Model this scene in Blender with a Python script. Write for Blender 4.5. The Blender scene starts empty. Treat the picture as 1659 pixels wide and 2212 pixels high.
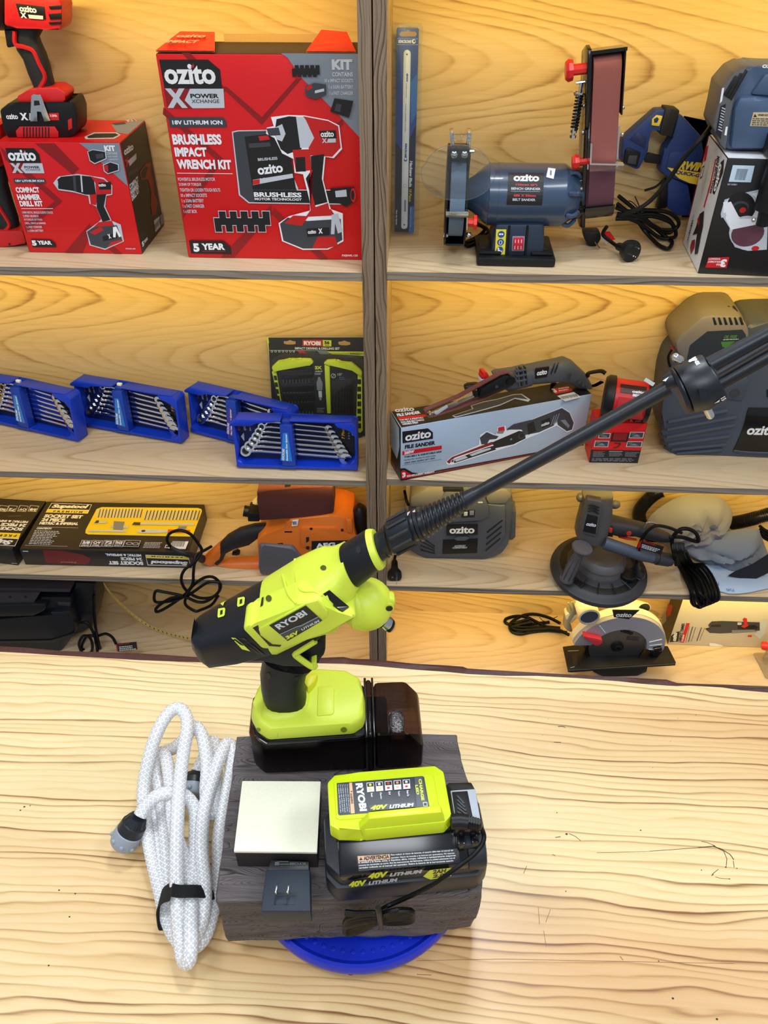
import bpy, bmesh, math, random
from mathutils import Vector, Matrix
R_ = random.Random(7)
SC = bpy.context.scene
COL = SC.collection
# ---------------------------------------------------------------- camera
FPX, CX, CY = 1706.0, 829.5, 1106.0
CAM = Vector((0, 0, 1.95))
PITCH, YAW, ROLL = 0.686, 0.0464, -0.0016
_fw = Vector((-math.sin(YAW)*math.cos(PITCH), math.cos(YAW)*math.cos(PITCH), -math.sin(PITCH)))
_r0 = Vector((math.cos(YAW), math.sin(YAW), 0)); _u0 = _r0.cross(_fw)
_rt = _r0*math.cos(ROLL)+_u0*math.sin(ROLL); _up = -_r0*math.sin(ROLL)+_u0*math.cos(ROLL)
cd = bpy.data.cameras.new('camera'); cam = bpy.data.objects.new('camera', cd); COL.objects.link(cam)
cd.sensor_fit = 'VERTICAL'; cd.sensor_height = 24.0; cd.sensor_width = 18.0; cd.lens = FPX/2212*24.0
cd.clip_start = 0.02
cam.matrix_world = Matrix(((_rt.x, _up.x, -_fw.x, CAM.x), (_rt.y, _up.y, -_fw.y, CAM.y), (_rt.z, _up.z, -_fw.z, CAM.z), (0, 0, 0, 1)))
SC.camera = cam
SC.cycles.transparent_max_bounces = 24
# ---------------------------------------------------------------- light
VS = SC.view_settings
SC.display_settings.display_device = 'sRGB'
VS.view_transform = 'Standard'; VS.look = 'None'; VS.gamma = 1.0; VS.use_curve_mapping = False
VS.exposure = 0.98
wd = bpy.data.worlds.new('world'); SC.world = wd; wd.use_nodes = True
wd.node_tree.nodes['Background'].inputs[0].default_value = (0.86, 0.93, 1.0, 1)
wd.node_tree.nodes['Background'].inputs[1].default_value = 0.22
def area(name, loc, aim, sx, sy, w, col, spread=180):
    l = bpy.data.lights.new(name, 'AREA'); l.shape = 'RECTANGLE'; l.size = sx; l.size_y = sy; l.energy = w; l.color = col; l.spread = math.radians(spread)
    o = bpy.data.objects.new(name, l); COL.objects.link(o); o.location = loc
    o.rotation_euler = (Vector(aim)-Vector(loc)).to_track_quat('-Z', 'Y').to_euler()
    return o
COOL = (0.90, 0.95, 1.0)
area('ceiling_lamp', (-1.15, 0.35, 3.1), (-1.0, 0.6, 0), 0.9, 0.35, 9, COOL)
area('ceiling_lamp', (1.35, 0.45, 3.1), (1.2, 0.6, 0), 0.9, 0.35, 9, COOL)
area('ceiling_lamp', (0.15, -0.9, 3.1), (0.1, 0.4, 0.6), 1.2, 0.4, 11, COOL)
area('ceiling_lamp', (0.12, 1.28, 3.1), (0.12, 0.9, 0), 0.4, 0.25, 9, COOL)
WARM = (1.0, 0.715, 0.17)
# ---------------------------------------------------------------- pixels to places
def ray(x, y): return _fw+_rt*((x-CX)/FPX)-_up*((y-CY)/FPX)
def atY(x, y, Y):
    r = ray(x, y); return CAM+r*(Y/r.y)
def atZ(x, y, Z):
    r = ray(x, y); return CAM+r*((Z-CAM.z)/r.z)
CR = dict(A=(0, 0, .28037), B=(320, 60, .30139), C=(820, 30, .26667), D=(1200, 80, .27667), E=(0, 700, .25316), F=(380, 700, .26522),
          G=(820, 740, .28933), H=(1240, 640, .25256), I=(0, 1030, .28933), J=(320, 1030, .3255), K=(820, 1030, .25316), L=(1160, 1040, .30078),
          N=(380, 1080, .3255), O=(480, 1360, .28933), P=(220, 1500, .28933), S=(480, 1620, .36166))
def q(c, *v):
    x0, y0, k = CR[c]; l = [(x0+v[i]*k, y0+v[i+1]*k) for i in range(0, len(v), 2)]
    return l
def q1(c, x, y): return q(c, x, y)[0]
def lie(c, x, y, h, z, back=None):        # a point lying h above the level z, against the back panel where it would pass it
    p = atZ(*q1(c, x, y), z+h); bk = back or 1.79
    return p if p.y < bk else atY(*q1(c, x, y), bk)
def lies(c, l, z, back=None): return [lie(c, v[0], v[1], v[2], z, back) for v in l]
class Fr:
    """a plane in the place: origin, two axes, normal (towards the viewer's side)"""
    def __init__(s, o, u, v):
        s.o = Vector(o); s.u = Vector(u).normalized(); v = Vector(v); s.v = (v-s.u*v.dot(s.u)).normalized(); s.n = s.u.cross(s.v)
    def px(s, x, y, c=0.0):
        r = ray(x, y); o = s.o+s.n*c; t = (o-CAM).dot(s.n)/r.dot(s.n); p = CAM+r*t-s.o
        return (p.dot(s.u), p.dot(s.v))
    def pl(s, pts, c=0.0): return [s.px(x, y, c) for x, y in pts]
    def at(s, a, b, c=0.0): return s.o+s.u*a+s.v*b+s.n*c
    def w(s, x, y, c=0.0):
        a, b = s.px(x, y, c); return s.at(a, b, c)
    def off(s, c): return Fr(s.o+s.n*c, s.u, s.v)
    def turn(s, ang):
        m = Matrix.Rotation(ang, 3, s.n); return Fr(s.o, m@s.u, m@s.v)
def vert(A, B, z):           # vertical plane standing at height z on two pixels
    a = atZ(*A, z); b = atZ(*B, z); return Fr(a, b-a, (0, 0, 1))
def standing(P, yaw, z=None, Y=None):   # vertical plane through one pixel's place, turned by yaw
    o = atZ(*P, z) if z is not None else atY(*P, Y); return Fr(o, (math.cos(yaw), math.sin(yaw), 0), (0, 0, 1))
def flat(P, yaw, z):         # horizontal plane
    return Fr(atZ(*P, z), (math.cos(yaw), math.sin(yaw), 0), (-math.sin(yaw), math.cos(yaw), 0))
# ---------------------------------------------------------------- materials
def s2l(c):
    return tuple((x/255/12.92 if x <= 10.3 else ((x/255+.055)/1.055)**2.4) for x in c)
_M = {}
def mat(name, rgb, rough=.5, metal=0., bump=0., bscale=300., mottle=.06, spec=.5, trans=0., emit=0., alpha=1., coat=0.):
    if name in _M: return _M[name]
    m = bpy.data.materials.new(name); m.use_nodes = True; nt = m.node_tree; n = nt.nodes; L = nt.links
    b = n['Principled BSDF']; c = s2l(rgb)
    b.inputs['Roughness'].default_value = rough; b.inputs['Metallic'].default_value = metal
    b.inputs['Specular IOR Level'].default_value = spec
    b.inputs['Transmission Weight'].default_value = trans; b.inputs['Coat Weight'].default_value = coat
    b.inputs['Alpha'].default_value = alpha
    tc = n.new('ShaderNodeTexCoord'); nz = n.new('ShaderNodeTexNoise'); nz.inputs['Scale'].default_value = bscale; nz.inputs['Detail'].default_value = 3
    L.new(tc.outputs['Object'], nz.inputs['Vector'])
    mx = n.new('ShaderNodeMix'); mx.data_type = 'RGBA'; L.new(nz.outputs['Fac'], mx.inputs[0])
    mx.inputs[6].default_value = tuple(x*(1-mottle) for x in c)+(1,); mx.inputs[7].default_value = tuple(min(1, x*(1+mottle)) for x in c)+(1,)
    L.new(mx.outputs[2], b.inputs['Base Color'])
    if bump:
        bp = n.new('ShaderNodeBump'); bp.inputs['Strength'].default_value = bump; bp.inputs['Distance'].default_value = .001
        L.new(nz.outputs['Fac'], bp.inputs['Height']); L.new(bp.outputs['Normal'], b.inputs['Normal'])
    if emit:
        b.inputs['Emission Color'].default_value = c+(1,); b.inputs['Emission Strength'].default_value = emit
    _M[name] = m; return m
def wood(name, light, mid, dark, grain='X', rings=60., cath=6., drift=.2, wob=.02, rough=.45, seed=0., fibre=.5, coat=0., line=.5, period=.26, tint=None, plan=False):
    """boards with growth rings: arches (cath, drift) or straight lines (cath=0), fibres, and slow changes of tone"""
    m = bpy.data.materials.new(name); m.use_nodes = True; nt = m.node_tree; n = nt.nodes; L = nt.links
    b = n['Principled BSDF']; b.inputs['Roughness'].default_value = rough; b.inputs['Coat Weight'].default_value = coat; b.inputs['Coat Roughness'].default_value = .22
    tc = n.new('ShaderNodeTexCoord'); mp = n.new('ShaderNodeMapping'); mp.inputs['Location'].default_value = (seed, seed*.7, seed*1.3)
    if plan: mp.inputs['Rotation'].default_value = (0, 0, .02)
    L.new(tc.outputs['Object'], mp.inputs['Vector'])
    def noise(sc, det=2., rg=.5):
        k = n.new('ShaderNodeMapping'); k.inputs['Scale'].default_value = sc; L.new(mp.outputs['Vector'], k.inputs['Vector'])
        t = n.new('ShaderNodeTexNoise'); t.inputs['Scale'].default_value = 1.; t.inputs['Detail'].default_value = det; t.inputs['Roughness'].default_value = rg
        L.new(k.outputs['Vector'], t.inputs['Vector']); return t.outputs['Fac']
    def mth(op, a, bb=None, c=None):
        k = n.new('ShaderNodeMath'); k.operation = op
        for i, v in enumerate((a, bb, c)):
            if v is None: continue
            if isinstance(v, (int, float)): k.inputs[i].default_value = v
            else: L.new(v, k.inputs[i])
        return k.outputs[0]
    def sc(al, ac): return (al, ac, ac) if grain == 'X' else (ac, ac, al)
    sp = n.new('ShaderNodeSeparateXYZ'); L.new(mp.outputs['Vector'], sp.inputs[0])
    al = sp.outputs['X' if grain == 'X' else 'Z']; h = mth('ADD', sp.outputs['Y'], sp.outputs['Z' if grain == 'X' else 'X'])
    low = noise(sc(.9, 3.2), 2.); mid_n = noise(sc(3.5, 16.), 2.5, .55)
    hw = mth('ADD', h, mth('MULTIPLY', mth('SUBTRACT', low, .5), .16))
    if cath:
        cs = mth('COSINE', mth('MULTIPLY', hw, 2*math.pi/period))
        base = mth('ADD', mth('MULTIPLY', cs, -.125*cath*period*period), mth('MULTIPLY', al, drift))
    else: base = mth('ADD', h, mth('MULTIPLY', low, .10))
    ph = mth('MULTIPLY', mth('ADD', base, mth('MULTIPLY', mid_n, wob)), rings)
    fr = mth('FRACT', ph); fi = mth('FLOOR', ph)
    wn = n.new('ShaderNodeTexWhiteNoise'); wn.noise_dimensions = '1D'; L.new(fi, wn.inputs['W'])
    ringv = mth('MULTIPLY', mth('POWER', fr, 3.2), mth('MINIMUM', 1.0, mth('MULTIPLY', mth('SUBTRACT', 1.0, fr), 7.)))
    f1 = noise(sc(5., 130.), 4., .6); f2 = noise(sc(14., 520.), 2.); mod = noise(sc(2.2, 9.), 2.); slow = noise(sc(.8, 2.2), 1.)
    stg = mth('MULTIPLY', mth('ADD', wn.outputs['Value'], .25), mth('ADD', mth('MULTIPLY', mod, 1.4), mth('MULTIPLY', f1, .8)))
    fac = mth('ADD', mth('MULTIPLY', mth('MULTIPLY', ringv, stg), line*2.2), mth('MULTIPLY', mth('SUBTRACT', f1, .42), fibre))
    fac = mth('ADD', fac, mth('MULTIPLY', mth('SUBTRACT', f2, .5), fibre*.5))
    fac = mth('ADD', fac, mth('ADD', mth('MULTIPLY', mth('SUBTRACT', slow, .5), .5), .12))
    cr = n.new('ShaderNodeValToRGB'); e = cr.color_ramp.elements
    e[0].position = 0.; e[0].color = s2l(light)+(1,); e[1].position = 1.; e[1].color = s2l(dark)+(1,)
    k = e.new(.4); k.color = s2l(mid)+(1,); L.new(fac, cr.inputs[0]); out = cr.outputs[0]
    if tint:
        mx = n.new('ShaderNodeMix'); mx.data_type = 'RGBA'; mx.blend_type = 'MULTIPLY'; tn = noise(sc(.5, 7.), 1.5)
        L.new(mth('MULTIPLY', mth('MAXIMUM', 0., mth('SUBTRACT', tn, .46)), 5.), mx.inputs[0]); mx.clamp_factor = True; L.new(out, mx.inputs[6]); mx.inputs[7].default_value = s2l(tint)+(1,); out = mx.outputs[2]
    L.new(out, b.inputs['Base Color'])
    bp = n.new('ShaderNodeBump'); bp.inputs['Strength'].default_value = .12; bp.inputs['Distance'].default_value = .001
    L.new(fac, bp.inputs['Height']); L.new(bp.outputs[0], b.inputs['Normal'])
    return m
def clear(name, tint=(245, 248, 250), rough=.05, body=.04, body_col=(225, 228, 232), gloss=1.45, gl_k=.6):
    m = bpy.data.materials.new(name); m.use_nodes = True; nt = m.node_tree; n = nt.nodes; L = nt.links; n.remove(n['Principled BSDF'])
    tr = n.new('ShaderNodeBsdfTransparent'); tr.inputs[0].default_value = s2l(tint)+(1,)
    df = n.new('ShaderNodeBsdfDiffuse'); df.inputs[0].default_value = s2l(body_col)+(1,)
    gl = n.new('ShaderNodeBsdfGlossy'); gl.inputs[1].default_value = rough
    nz = n.new('ShaderNodeTexNoise'); nz.inputs['Scale'].default_value = 60; bp = n.new('ShaderNodeBump'); bp.inputs['Strength'].default_value = .15; bp.inputs['Distance'].default_value = .002
    L.new(nz.outputs['Fac'], bp.inputs['Height']); L.new(bp.outputs[0], gl.inputs['Normal'])
    fr = n.new('ShaderNodeFresnel'); fr.inputs[0].default_value = gloss
    a = n.new('ShaderNodeMixShader'); a.inputs[0].default_value = body; L.new(tr.outputs[0], a.inputs[1]); L.new(df.outputs[0], a.inputs[2])
    gk = n.new('ShaderNodeMath'); gk.operation = 'MULTIPLY'; gk.inputs[1].default_value = gl_k; L.new(fr.outputs[0], gk.inputs[0])
    b = n.new('ShaderNodeMixShader'); L.new(gk.outputs[0], b.inputs[0]); L.new(a.outputs[0], b.inputs[1]); L.new(gl.outputs[0], b.inputs[2])
    L.new(b.outputs[0], n['Material Output'].inputs['Surface']); return m
BLACK = mat('black_plastic', (15, 17, 21), .42, bump=.15, bscale=900, spec=.35)
GLOSSBLK = mat('gloss_black', (12, 13, 16), .16)
CORD = mat('cord_rubber', (8, 9, 11), .45, spec=.22)
STEEL = mat('bright_steel', (205, 208, 212), .22, 1.)
CHROME = mat('chrome', (225, 228, 232), .09, 1.)
WHITE = mat('print_white', (238, 240, 245), .5)
INK = mat('print_black', (20, 20, 24), .45)
RED = mat('print_red', (205, 24, 30), .42)
DRED = mat('print_dark_red', (140, 16, 24), .42)
GREY = mat('print_grey', (125, 132, 145), .45)
LGREY = mat('print_light_grey', (196, 202, 212), .45)
DGREY = mat('print_dark_grey', (58, 62, 70), .45)
YELLOW = mat('print_yellow', (236, 208, 38), .45)
# ---------------------------------------------------------------- mesh builder
_TX = {}
def glyphs(s, bold=0., shear=0., space=1., font_res=3):
    k = (s, bold, shear, space)
    if k in _TX: return _TX[k]
    c = bpy.data.curves.new('t', 'FONT'); c.body = s; c.size = 1.; c.offset = bold; c.shear = shear; c.space_character = space; c.resolution_u = font_res; c.fill_mode = 'FRONT'
    o = bpy.data.objects.new('t', c); m = o.to_mesh()
    vs = [(v.co.x, v.co.y) for v in m.vertices]; fs = [tuple(p.vertices) for p in m.polygons]
    o.to_mesh_clear(); bpy.data.objects.remove(o); bpy.data.curves.remove(c)
    x0 = min(v[0] for v in vs); x1 = max(v[0] for v in vs); y0 = min(v[1] for v in vs); y1 = max(v[1] for v in vs)
    vs = [((x-x0)/(x1-x0), (y-y0)/(y1-y0)) for x, y in vs]
    _TX[k] = (vs, fs, (x1-x0)/(y1-y0)); return _TX[k]
def smooth_path(pts, n=8, closed=False):
    P = [Vector(p) for p in pts]; out = []; N = len(P)
    if N < 3: return P
    rng = range(N if closed else N-1)
    for i in rng:
        p1 = P[i]; p2 = P[(i+1) % N]
        p0 = P[i-1] if (closed or i > 0) else p1*2-p2
        p3 = P[(i+2) % N] if (closed or i+2 < N) else p2*2-p1
        for k in range(n):
            t = k/n; out.append(.5*((2*p1)+(p2-p0)*t+(2*p0-5*p1+4*p2-p3)*t*t+(3*p1-p0-3*p2+p3)*t**3))
    if not closed: out.append(P[-1])
    return out
def true_half(fr, c, h, d, exp, cc):
    """an outline seen slantwise is taller than the section: the share of the traced half height that is real, and the depth"""
    D = fr.at(c.x, c.y, cc)-CAM; w = fr.u*h.x+fr.v*h.y; h0 = w.length; w = w/h0; k = abs(D.dot(w)/D.dot(fr.n)); qq = exp/(exp-1)
    hr = h0/(1+k**qq)**(1/qq); d = min(d, 1.12*hr) if k > .3 else d
    x = min(.93, d*k/h0); return (1-x**qq)**(1/qq), d
class MB:
    """collects shapes for ONE mesh object"""
    def __init__(s): s.v = []; s.f = []; s.mi = []; s.sm = []; s.mats = []
    def m(s, mt):
        if mt not in s.mats: s.mats.append(mt)
        return s.mats.index(mt)
    def add(s, vs, fs, mt, sm=False):
        b = len(s.v); s.v += [Vector(v) for v in vs]; i = s.m(mt)
        for f in fs: s.f.append(tuple(b+x for x in f)); s.mi.append(i); s.sm.append(sm)
        return s
    def bm(s, b, mt, sm=False):
        b.verts.index_update(); s.add([v.co.copy() for v in b.verts], [[v.index for v in f.verts] for f in b.faces], mt, sm); b.free(); return s
    def prism(s, fr, pts, c0, c1, mt, bev=0., seg=2, sm=False, ends=None, taper=1.):
        """polygon (plane coordinates) extruded from c0 to c1 along the normal, edges rounded by bev"""
        A = 0
        for i in range(len(pts)): x0, y0 = pts[i-1]; x1, y1 = pts[i]; A += x0*y1-x1*y0
        if A < 0: pts = pts[::-1]
        if c0 > c1: c0, c1 = c1, c0
        b = bmesh.new(); N = len(pts); mx = sum(p[0] for p in pts)/N; my = sum(p[1] for p in pts)/N
        lo = [b.verts.new(fr.at(x, y, c0)) for x, y in pts]; hi = [b.verts.new(fr.at(mx+(x-mx)*taper, my+(y-my)*taper, c1)) for x, y in pts]
        b.faces.new(lo[::-1]); b.faces.new(hi)
        for i in range(N): b.faces.new((lo[i-1], lo[i], hi[i], hi[i-1]))
        if bev: 
            bmesh.ops.bevel(b, geom=list(b.edges), offset=bev, segments=seg, profile=.5, affect='EDGES', clamp_overlap=True)
        bmesh.ops.recalc_face_normals(b, faces=b.faces)
        return s.bm(b, mt, sm or bool(bev))
    def pp(s, fr, pts, c0, c1, mt, bev=0., ref=None, **k):     # the same, traced in pixels on the plane at depth ref (default: the nearer face)
        r = max(c0, c1) if ref is None else ref
        return s.prism(fr, fr.pl(pts, r), c0, c1, mt, bev, **k)
    def box(s, fr, a0, a1, b0, b1, c0, c1, mt, bev=0., **k):
        return s.prism(fr, [(a0, b0), (a1, b0), (a1, b1), (a0, b1)], c0, c1, mt, bev, **k)
    def poly(s, fr, pts, c, mt):                               # print lying on a face
        A = 0
        for i in range(len(pts)): x0, y0 = pts[i-1]; x1, y1 = pts[i]; A += x0*y1-x1*y0
        if A < 0: pts = pts[::-1]
        return s.add([fr.at(x, y, c) for x, y in pts], [tuple(range(len(pts)))], mt)
    def ppoly(s, fr, pts, c, mt): return s.poly(fr, fr.pl(pts, c), c, mt)
    def line(s, fr, pts, w, c, mt):                            # printed stroke
        for i in range(len(pts)-1):
            (x0, y0), (x1, y1) = pts[i], pts[i+1]; l = math.hypot(x1-x0, y1-y0) or 1; nx, ny = -(y1-y0)/l*w/2, (x1-x0)/l*w/2
            s.poly(fr, [(x0-nx, y0-ny), (x1-nx, y1-ny), (x1+nx, y1+ny), (x0+nx, y0+ny)], c, mt)
        return s
    def pline(s, fr, pts, wpx, c, mt):
        a = fr.pl(pts, c); L0 = math.hypot(a[1][0]-a[0][0], a[1][1]-a[0][1])/(math.hypot(pts[1][0]-pts[0][0], pts[1][1]-pts[0][1]) or 1)
        return s.line(fr, a, wpx*L0, c, mt)
    def text(s, fr, t, bl, br, tl, c, mt, bold=0.02, shear=0., space=1.):
        """lettering spanned by three plane points: bottom left, bottom right, top left"""
        vs, fs, _ = glyphs(t, bold, shear, space); bl, br, tl = Vector(bl), Vector(br), Vector(tl); e1 = br-bl; e2 = tl-bl
        return s.add([fr.at(*(bl+e1*x+e2*y), c) for x, y in vs], fs, mt)
    def ptext(s, fr, t, bl, br, tl, c, mt, **k): return s.text(fr, t, fr.px(*bl, c), fr.px(*br, c), fr.px(*tl, c), c, mt, **k)
    def lines(s, fr, bl, br, tl, n, c, mt, fill=.45, jag=.3):  # small print too fine to read
        bl, br, tl = [Vector(fr.px(*p, c)) for p in (bl, br, tl)]; e1 = br-bl; e2 = tl-bl; r = random.Random(n*31+int(bl.x*1000))
        for i in range(n):
            y0 = (i+.5-fill/2)/n; y1 = (i+.5+fill/2)/n; x = 0.; end = 1-jag*r.random()
            while x < end:
                wl = .05+.1*r.random(); x2 = min(end, x+wl)
                s.poly(fr, [bl+e1*x+e2*y0, bl+e1*x2+e2*y0, bl+e1*x2+e2*y1, bl+e1*x+e2*y1], c, mt); x = x2+.025
        return s
    def rings(s, R, mt, cap=(True, True), closed=False, sm=True):
        n = len(R[0]); vs = [p for r in R for p in r]; fs = []; K = len(R)
        for i in range(K if closed else K-1):
            a = i*n; b = ((i+1) % K)*n
            for j in range(n): fs.append((a+j, a+(j+1) % n, b+(j+1) % n, b+j))
        s.add(vs, fs, mt, sm)
        if not closed:
            if cap[0]: s.add(R[0], [tuple(range(n))[::-1]], mt)
            if cap[1]: s.add(R[-1], [tuple(range(n))], mt)
        return s
    def tube(s, pts, r, mt, n=8, seg=8, closed=False, flat=1., fn=None, sm=True, ups=None):
        P = smooth_path(pts, seg, closed); N = len(P); rr = []; up = None
        for i in range(N):
            if closed: t = P[(i+1) % N]-P[i-1]
            else: t = P[min(i+1, N-1)]-P[max(i-1, 0)]
            t.normalize()
            if up is None:
                up = Vector((0, 0, 1)) if abs(t.z) < .9 else Vector((1, 0, 0))
                if ups is not None: up = Vector(ups)
            x = (up-t*up.dot(t)); x = x.normalized() if x.length > 1e-6 else Vector((1, 0, 0)); y = t.cross(x); up = x
            k = r(i/(N-1)) if callable(r) else r
            if fn: k *= fn(i)
            rr.append([P[i]+x*(math.cos(a)*k)+y*(math.sin(a)*k*flat) for a in [2*math.pi*j/n for j in range(n)]])
        return s.rings(rr, mt, closed=closed, sm=sm)
    def lathe(s, o, ax, prof, mt, n=28, sm=True, up=None, arc=None):
        """profile [(along, radius)...] turned about an axis"""
        o = Vector(o); ax = Vector(ax).normalized(); u = Vector(up) if up else (Vector((0, 0, 1)) if abs(ax.z) < .9 else Vector((1, 0, 0)))
        u = (u-ax*u.dot(ax)).normalized(); w = ax.cross(u)
        rr = [[o+ax*h+u*(math.cos(2*math.pi*j/n)*r)+w*(math.sin(2*math.pi*j/n)*r) for j in range(n)] for h, r in prof]
        fl = []
        for i in range(len(prof)-1): fl.append(sm)
        s.rings(rr, mt, sm=sm); return s
    def loft(s, fr, st, mt, shape=8, exp=2.6, cap=(True, True), cz=0., sm=True, flat_sub=False):
        """sections along a body: each (px_top, px_bottom, half depth[, centre depth]); rounded outline around the plane"""
        R = []
        for q_ in st:
            (tp, bt, d) = q_[:3]; cc = q_[3] if len(q_) > 3 else cz
            a = Vector(fr.px(*tp, cc)); b = Vector(fr.px(*bt, cc)); c = (a+b)/2; h = (a-b)/2; ring = []
            f_, d = true_half(fr, c, h, d, exp, cc); h = h*f_
            for j in range(shape):
                an = 2*math.pi*(j+.5)/shape; ca, sa = math.cos(an), math.sin(an)
                x = math.copysign(abs(ca)**(2/exp), ca); y = math.copysign(abs(sa)**(2/exp), sa)
                p = c+h*y; ring.append(fr.at(p.x, p.y, cc+d*x))
            R.append(ring)
        if len(R) > 1:      # keep the winding outward
            pass
        return s.rings(R, mt, cap, sm=sm)
    def ball(s, c, rx, ry, rz, mt, n=12, m=8):
        c = Vector(c); R = []
        for i in range(1, m):
            t = math.pi*i/m; R.append([c+Vector((rx*math.sin(t)*math.cos(2*math.pi*j/n), ry*math.sin(t)*math.sin(2*math.pi*j/n), rz*math.cos(t))) for j in range(n)])
        return s.rings(R[::-1], mt)
    def obj(s, name, parent=None, org=None, auto=40):
        org = Vector(org) if org is not None else Vector((0, 0, 0))
        me = bpy.data.meshes.new(name); me.from_pydata([v-org for v in s.v], [], s.f)
        for mt in s.mats: me.materials.append(mt)
        me.polygons.foreach_set('material_index', s.mi); me.polygons.foreach_set('use_smooth', s.sm); me.update()
        b = bmesh.new(); b.from_mesh(me); bmesh.ops.remove_doubles(b, verts=b.verts, dist=1e-6)
        cl = [f for f in b.faces if len(f.edges) > 0]
        isl = [f for f in cl if all(len(e.link_faces) == 2 for e in f.edges)]
        if isl: bmesh.ops.recalc_face_normals(b, faces=isl)
        for e in b.edges:
            if len(e.link_faces) == 2 and e.calc_face_angle(0) > math.radians(auto): e.smooth = False
        b.to_mesh(me); b.free()
        o = bpy.data.objects.new(name, me); COL.objects.link(o)
        if parent: o.parent = parent
        else: o.location = org
        return o
def tag(o, label=None, cat=None, group=None, kind=None):
    if label: o['label'] = label
    if cat: o['category'] = cat
    if group: o['group'] = group
    if kind: o['kind'] = kind
    return o
CLAMP = {}
def clamp_to(zmin=None, ymax=None, xmin=None, xmax=None): CLAMP.clear(); CLAMP.update({k: v for k, v in dict(zmin=zmin, ymax=ymax, xmin=xmin, xmax=xmax).items() if v is not None})
class Thing:
    """an Empty at the thing's base with its parts; p('part') opens a part's mesh, sub parts hang under it"""
    def __init__(s, name, label, cat, org, group=None):
        s.org = Vector(org); s.e = bpy.data.objects.new(name, None); COL.objects.link(s.e); s.e.location = s.org; s.e.empty_display_size = .02
        tag(s.e, label, cat, group); s.parts = []; s.cl = dict(CLAMP)
    def p(s, name, label=None):
        b = MB(); s.parts.append((name, b, None, label)); b.key = len(s.parts)-1; return b
    def sub(s, par, name, label=None):
        b = MB(); s.parts.append((name, b, par.key, label)); b.key = len(s.parts)-1; return b
    def done(s):
        obs = []
        for name, b, par, label in s.parts:
            if not b.f: obs.append(None); continue
            c = s.cl
            for v in b.v:
                if v.y > 1.5395 or 'table' in c:
                    if 'zmin' in c: v.z = max(v.z, c['zmin'])
                    if 'ymax' in c: v.y = min(v.y, c['ymax'])
                    if 'xmin' in c: v.x = max(v.x, c['xmin'])
                    if 'xmax' in c: v.x = min(v.x, c['xmax'])
            o = b.obj(name, s.e, s.org)
            if par is not None: o.parent = obs[par]
            if label: o['label'] = label
            obs.append(o)
        s.obs = obs; return s
def copy_tree(o, parent=None):
    c = o.copy(); COL.objects.link(c)
    if parent: c.parent = parent
    for ch in list(o.children): copy_tree(ch, c)
    return c
def single(name, b, label, cat, org, group=None):
    o = b.obj(name, None, org); return tag(o, label, cat, group)
def rrect(x0, y0, x1, y1, r, n=4):
    out = []
    for cx, cy, a0 in ((x1-r, y0+r, -90), (x1-r, y1-r, 0), (x0+r, y1-r, 90), (x0+r, y0+r, 180)):
        for k in range(n+1): a = math.radians(a0+90*k/n); out.append((cx+r*math.cos(a), cy+r*math.sin(a)))
    return out
def circ(x, y, r, n=20, ry=None): return [(x+r*math.cos(2*math.pi*k/n), y+(ry or r)*math.sin(2*math.pi*k/n)) for k in range(n)]
EPS = .0008
WORLD = Fr((0, 0, 0), (1, 0, 0), (0, 1, 0))   # plan: a = X, b = Y, c = Z
# ---------------------------------------------------------------- setting
TZ = 1.0                                    # table top
SY, SD = 1.54, 0.265                        # shelf front and depth
ZL = [1.311, 0.783, 0.4265, 0.035]; ZR = [1.314, 0.790, 0.4265, 0.056]; TH = 0.018
FLOOR = -0.03
fl = MB(); fl.box(WORLD, -3, 3, -1.5, 2.6, FLOOR-.05, FLOOR, mat('floor_tile', (120, 112, 104), .6))
tag(fl.obj('floor'), kind='structure')
wl = MB(); wl.box(WORLD, -3, 3, 1.87, 1.95, FLOOR, 3.2, mat('wall_paint', (205, 200, 190), .8))
tag(wl.obj('wall_back'), kind='structure')
OAK = wood('oak_veneer', (216, 190, 140), (202, 172, 116), (148, 110, 62), rings=60, cath=5.5, drift=.2, seed=1.7, line=.34, fibre=.55)
OAKS = wood('oak_shelf', (216, 196, 164), (202, 178, 140), (152, 122, 84), rings=55, cath=5, drift=.16, seed=4.1, line=.3, fibre=.45, coat=.25)
OAKF = wood('oak_edge_band', (160, 148, 132), (136, 122, 106), (88, 74, 60), rings=90, cath=0, wob=.03, seed=2.9, line=.5, fibre=.8)
OAKV = wood('oak_upright_edge', (150, 130, 108), (124, 104, 84), (66, 50, 38), grain='Z', rings=160, cath=0, wob=.05, seed=6.3, line=.45, fibre=.8)
OAKI = wood('oak_upright_side', (216, 190, 140), (202, 172, 116), (148, 110, 62), grain='Z', rings=60, cath=5, seed=6.9)
LEDM = mat('led_strip', (255, 214, 120), .5, emit=2.0)
XG0, XG1 = -.0915, -.0885                     # gap between the two units
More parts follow.
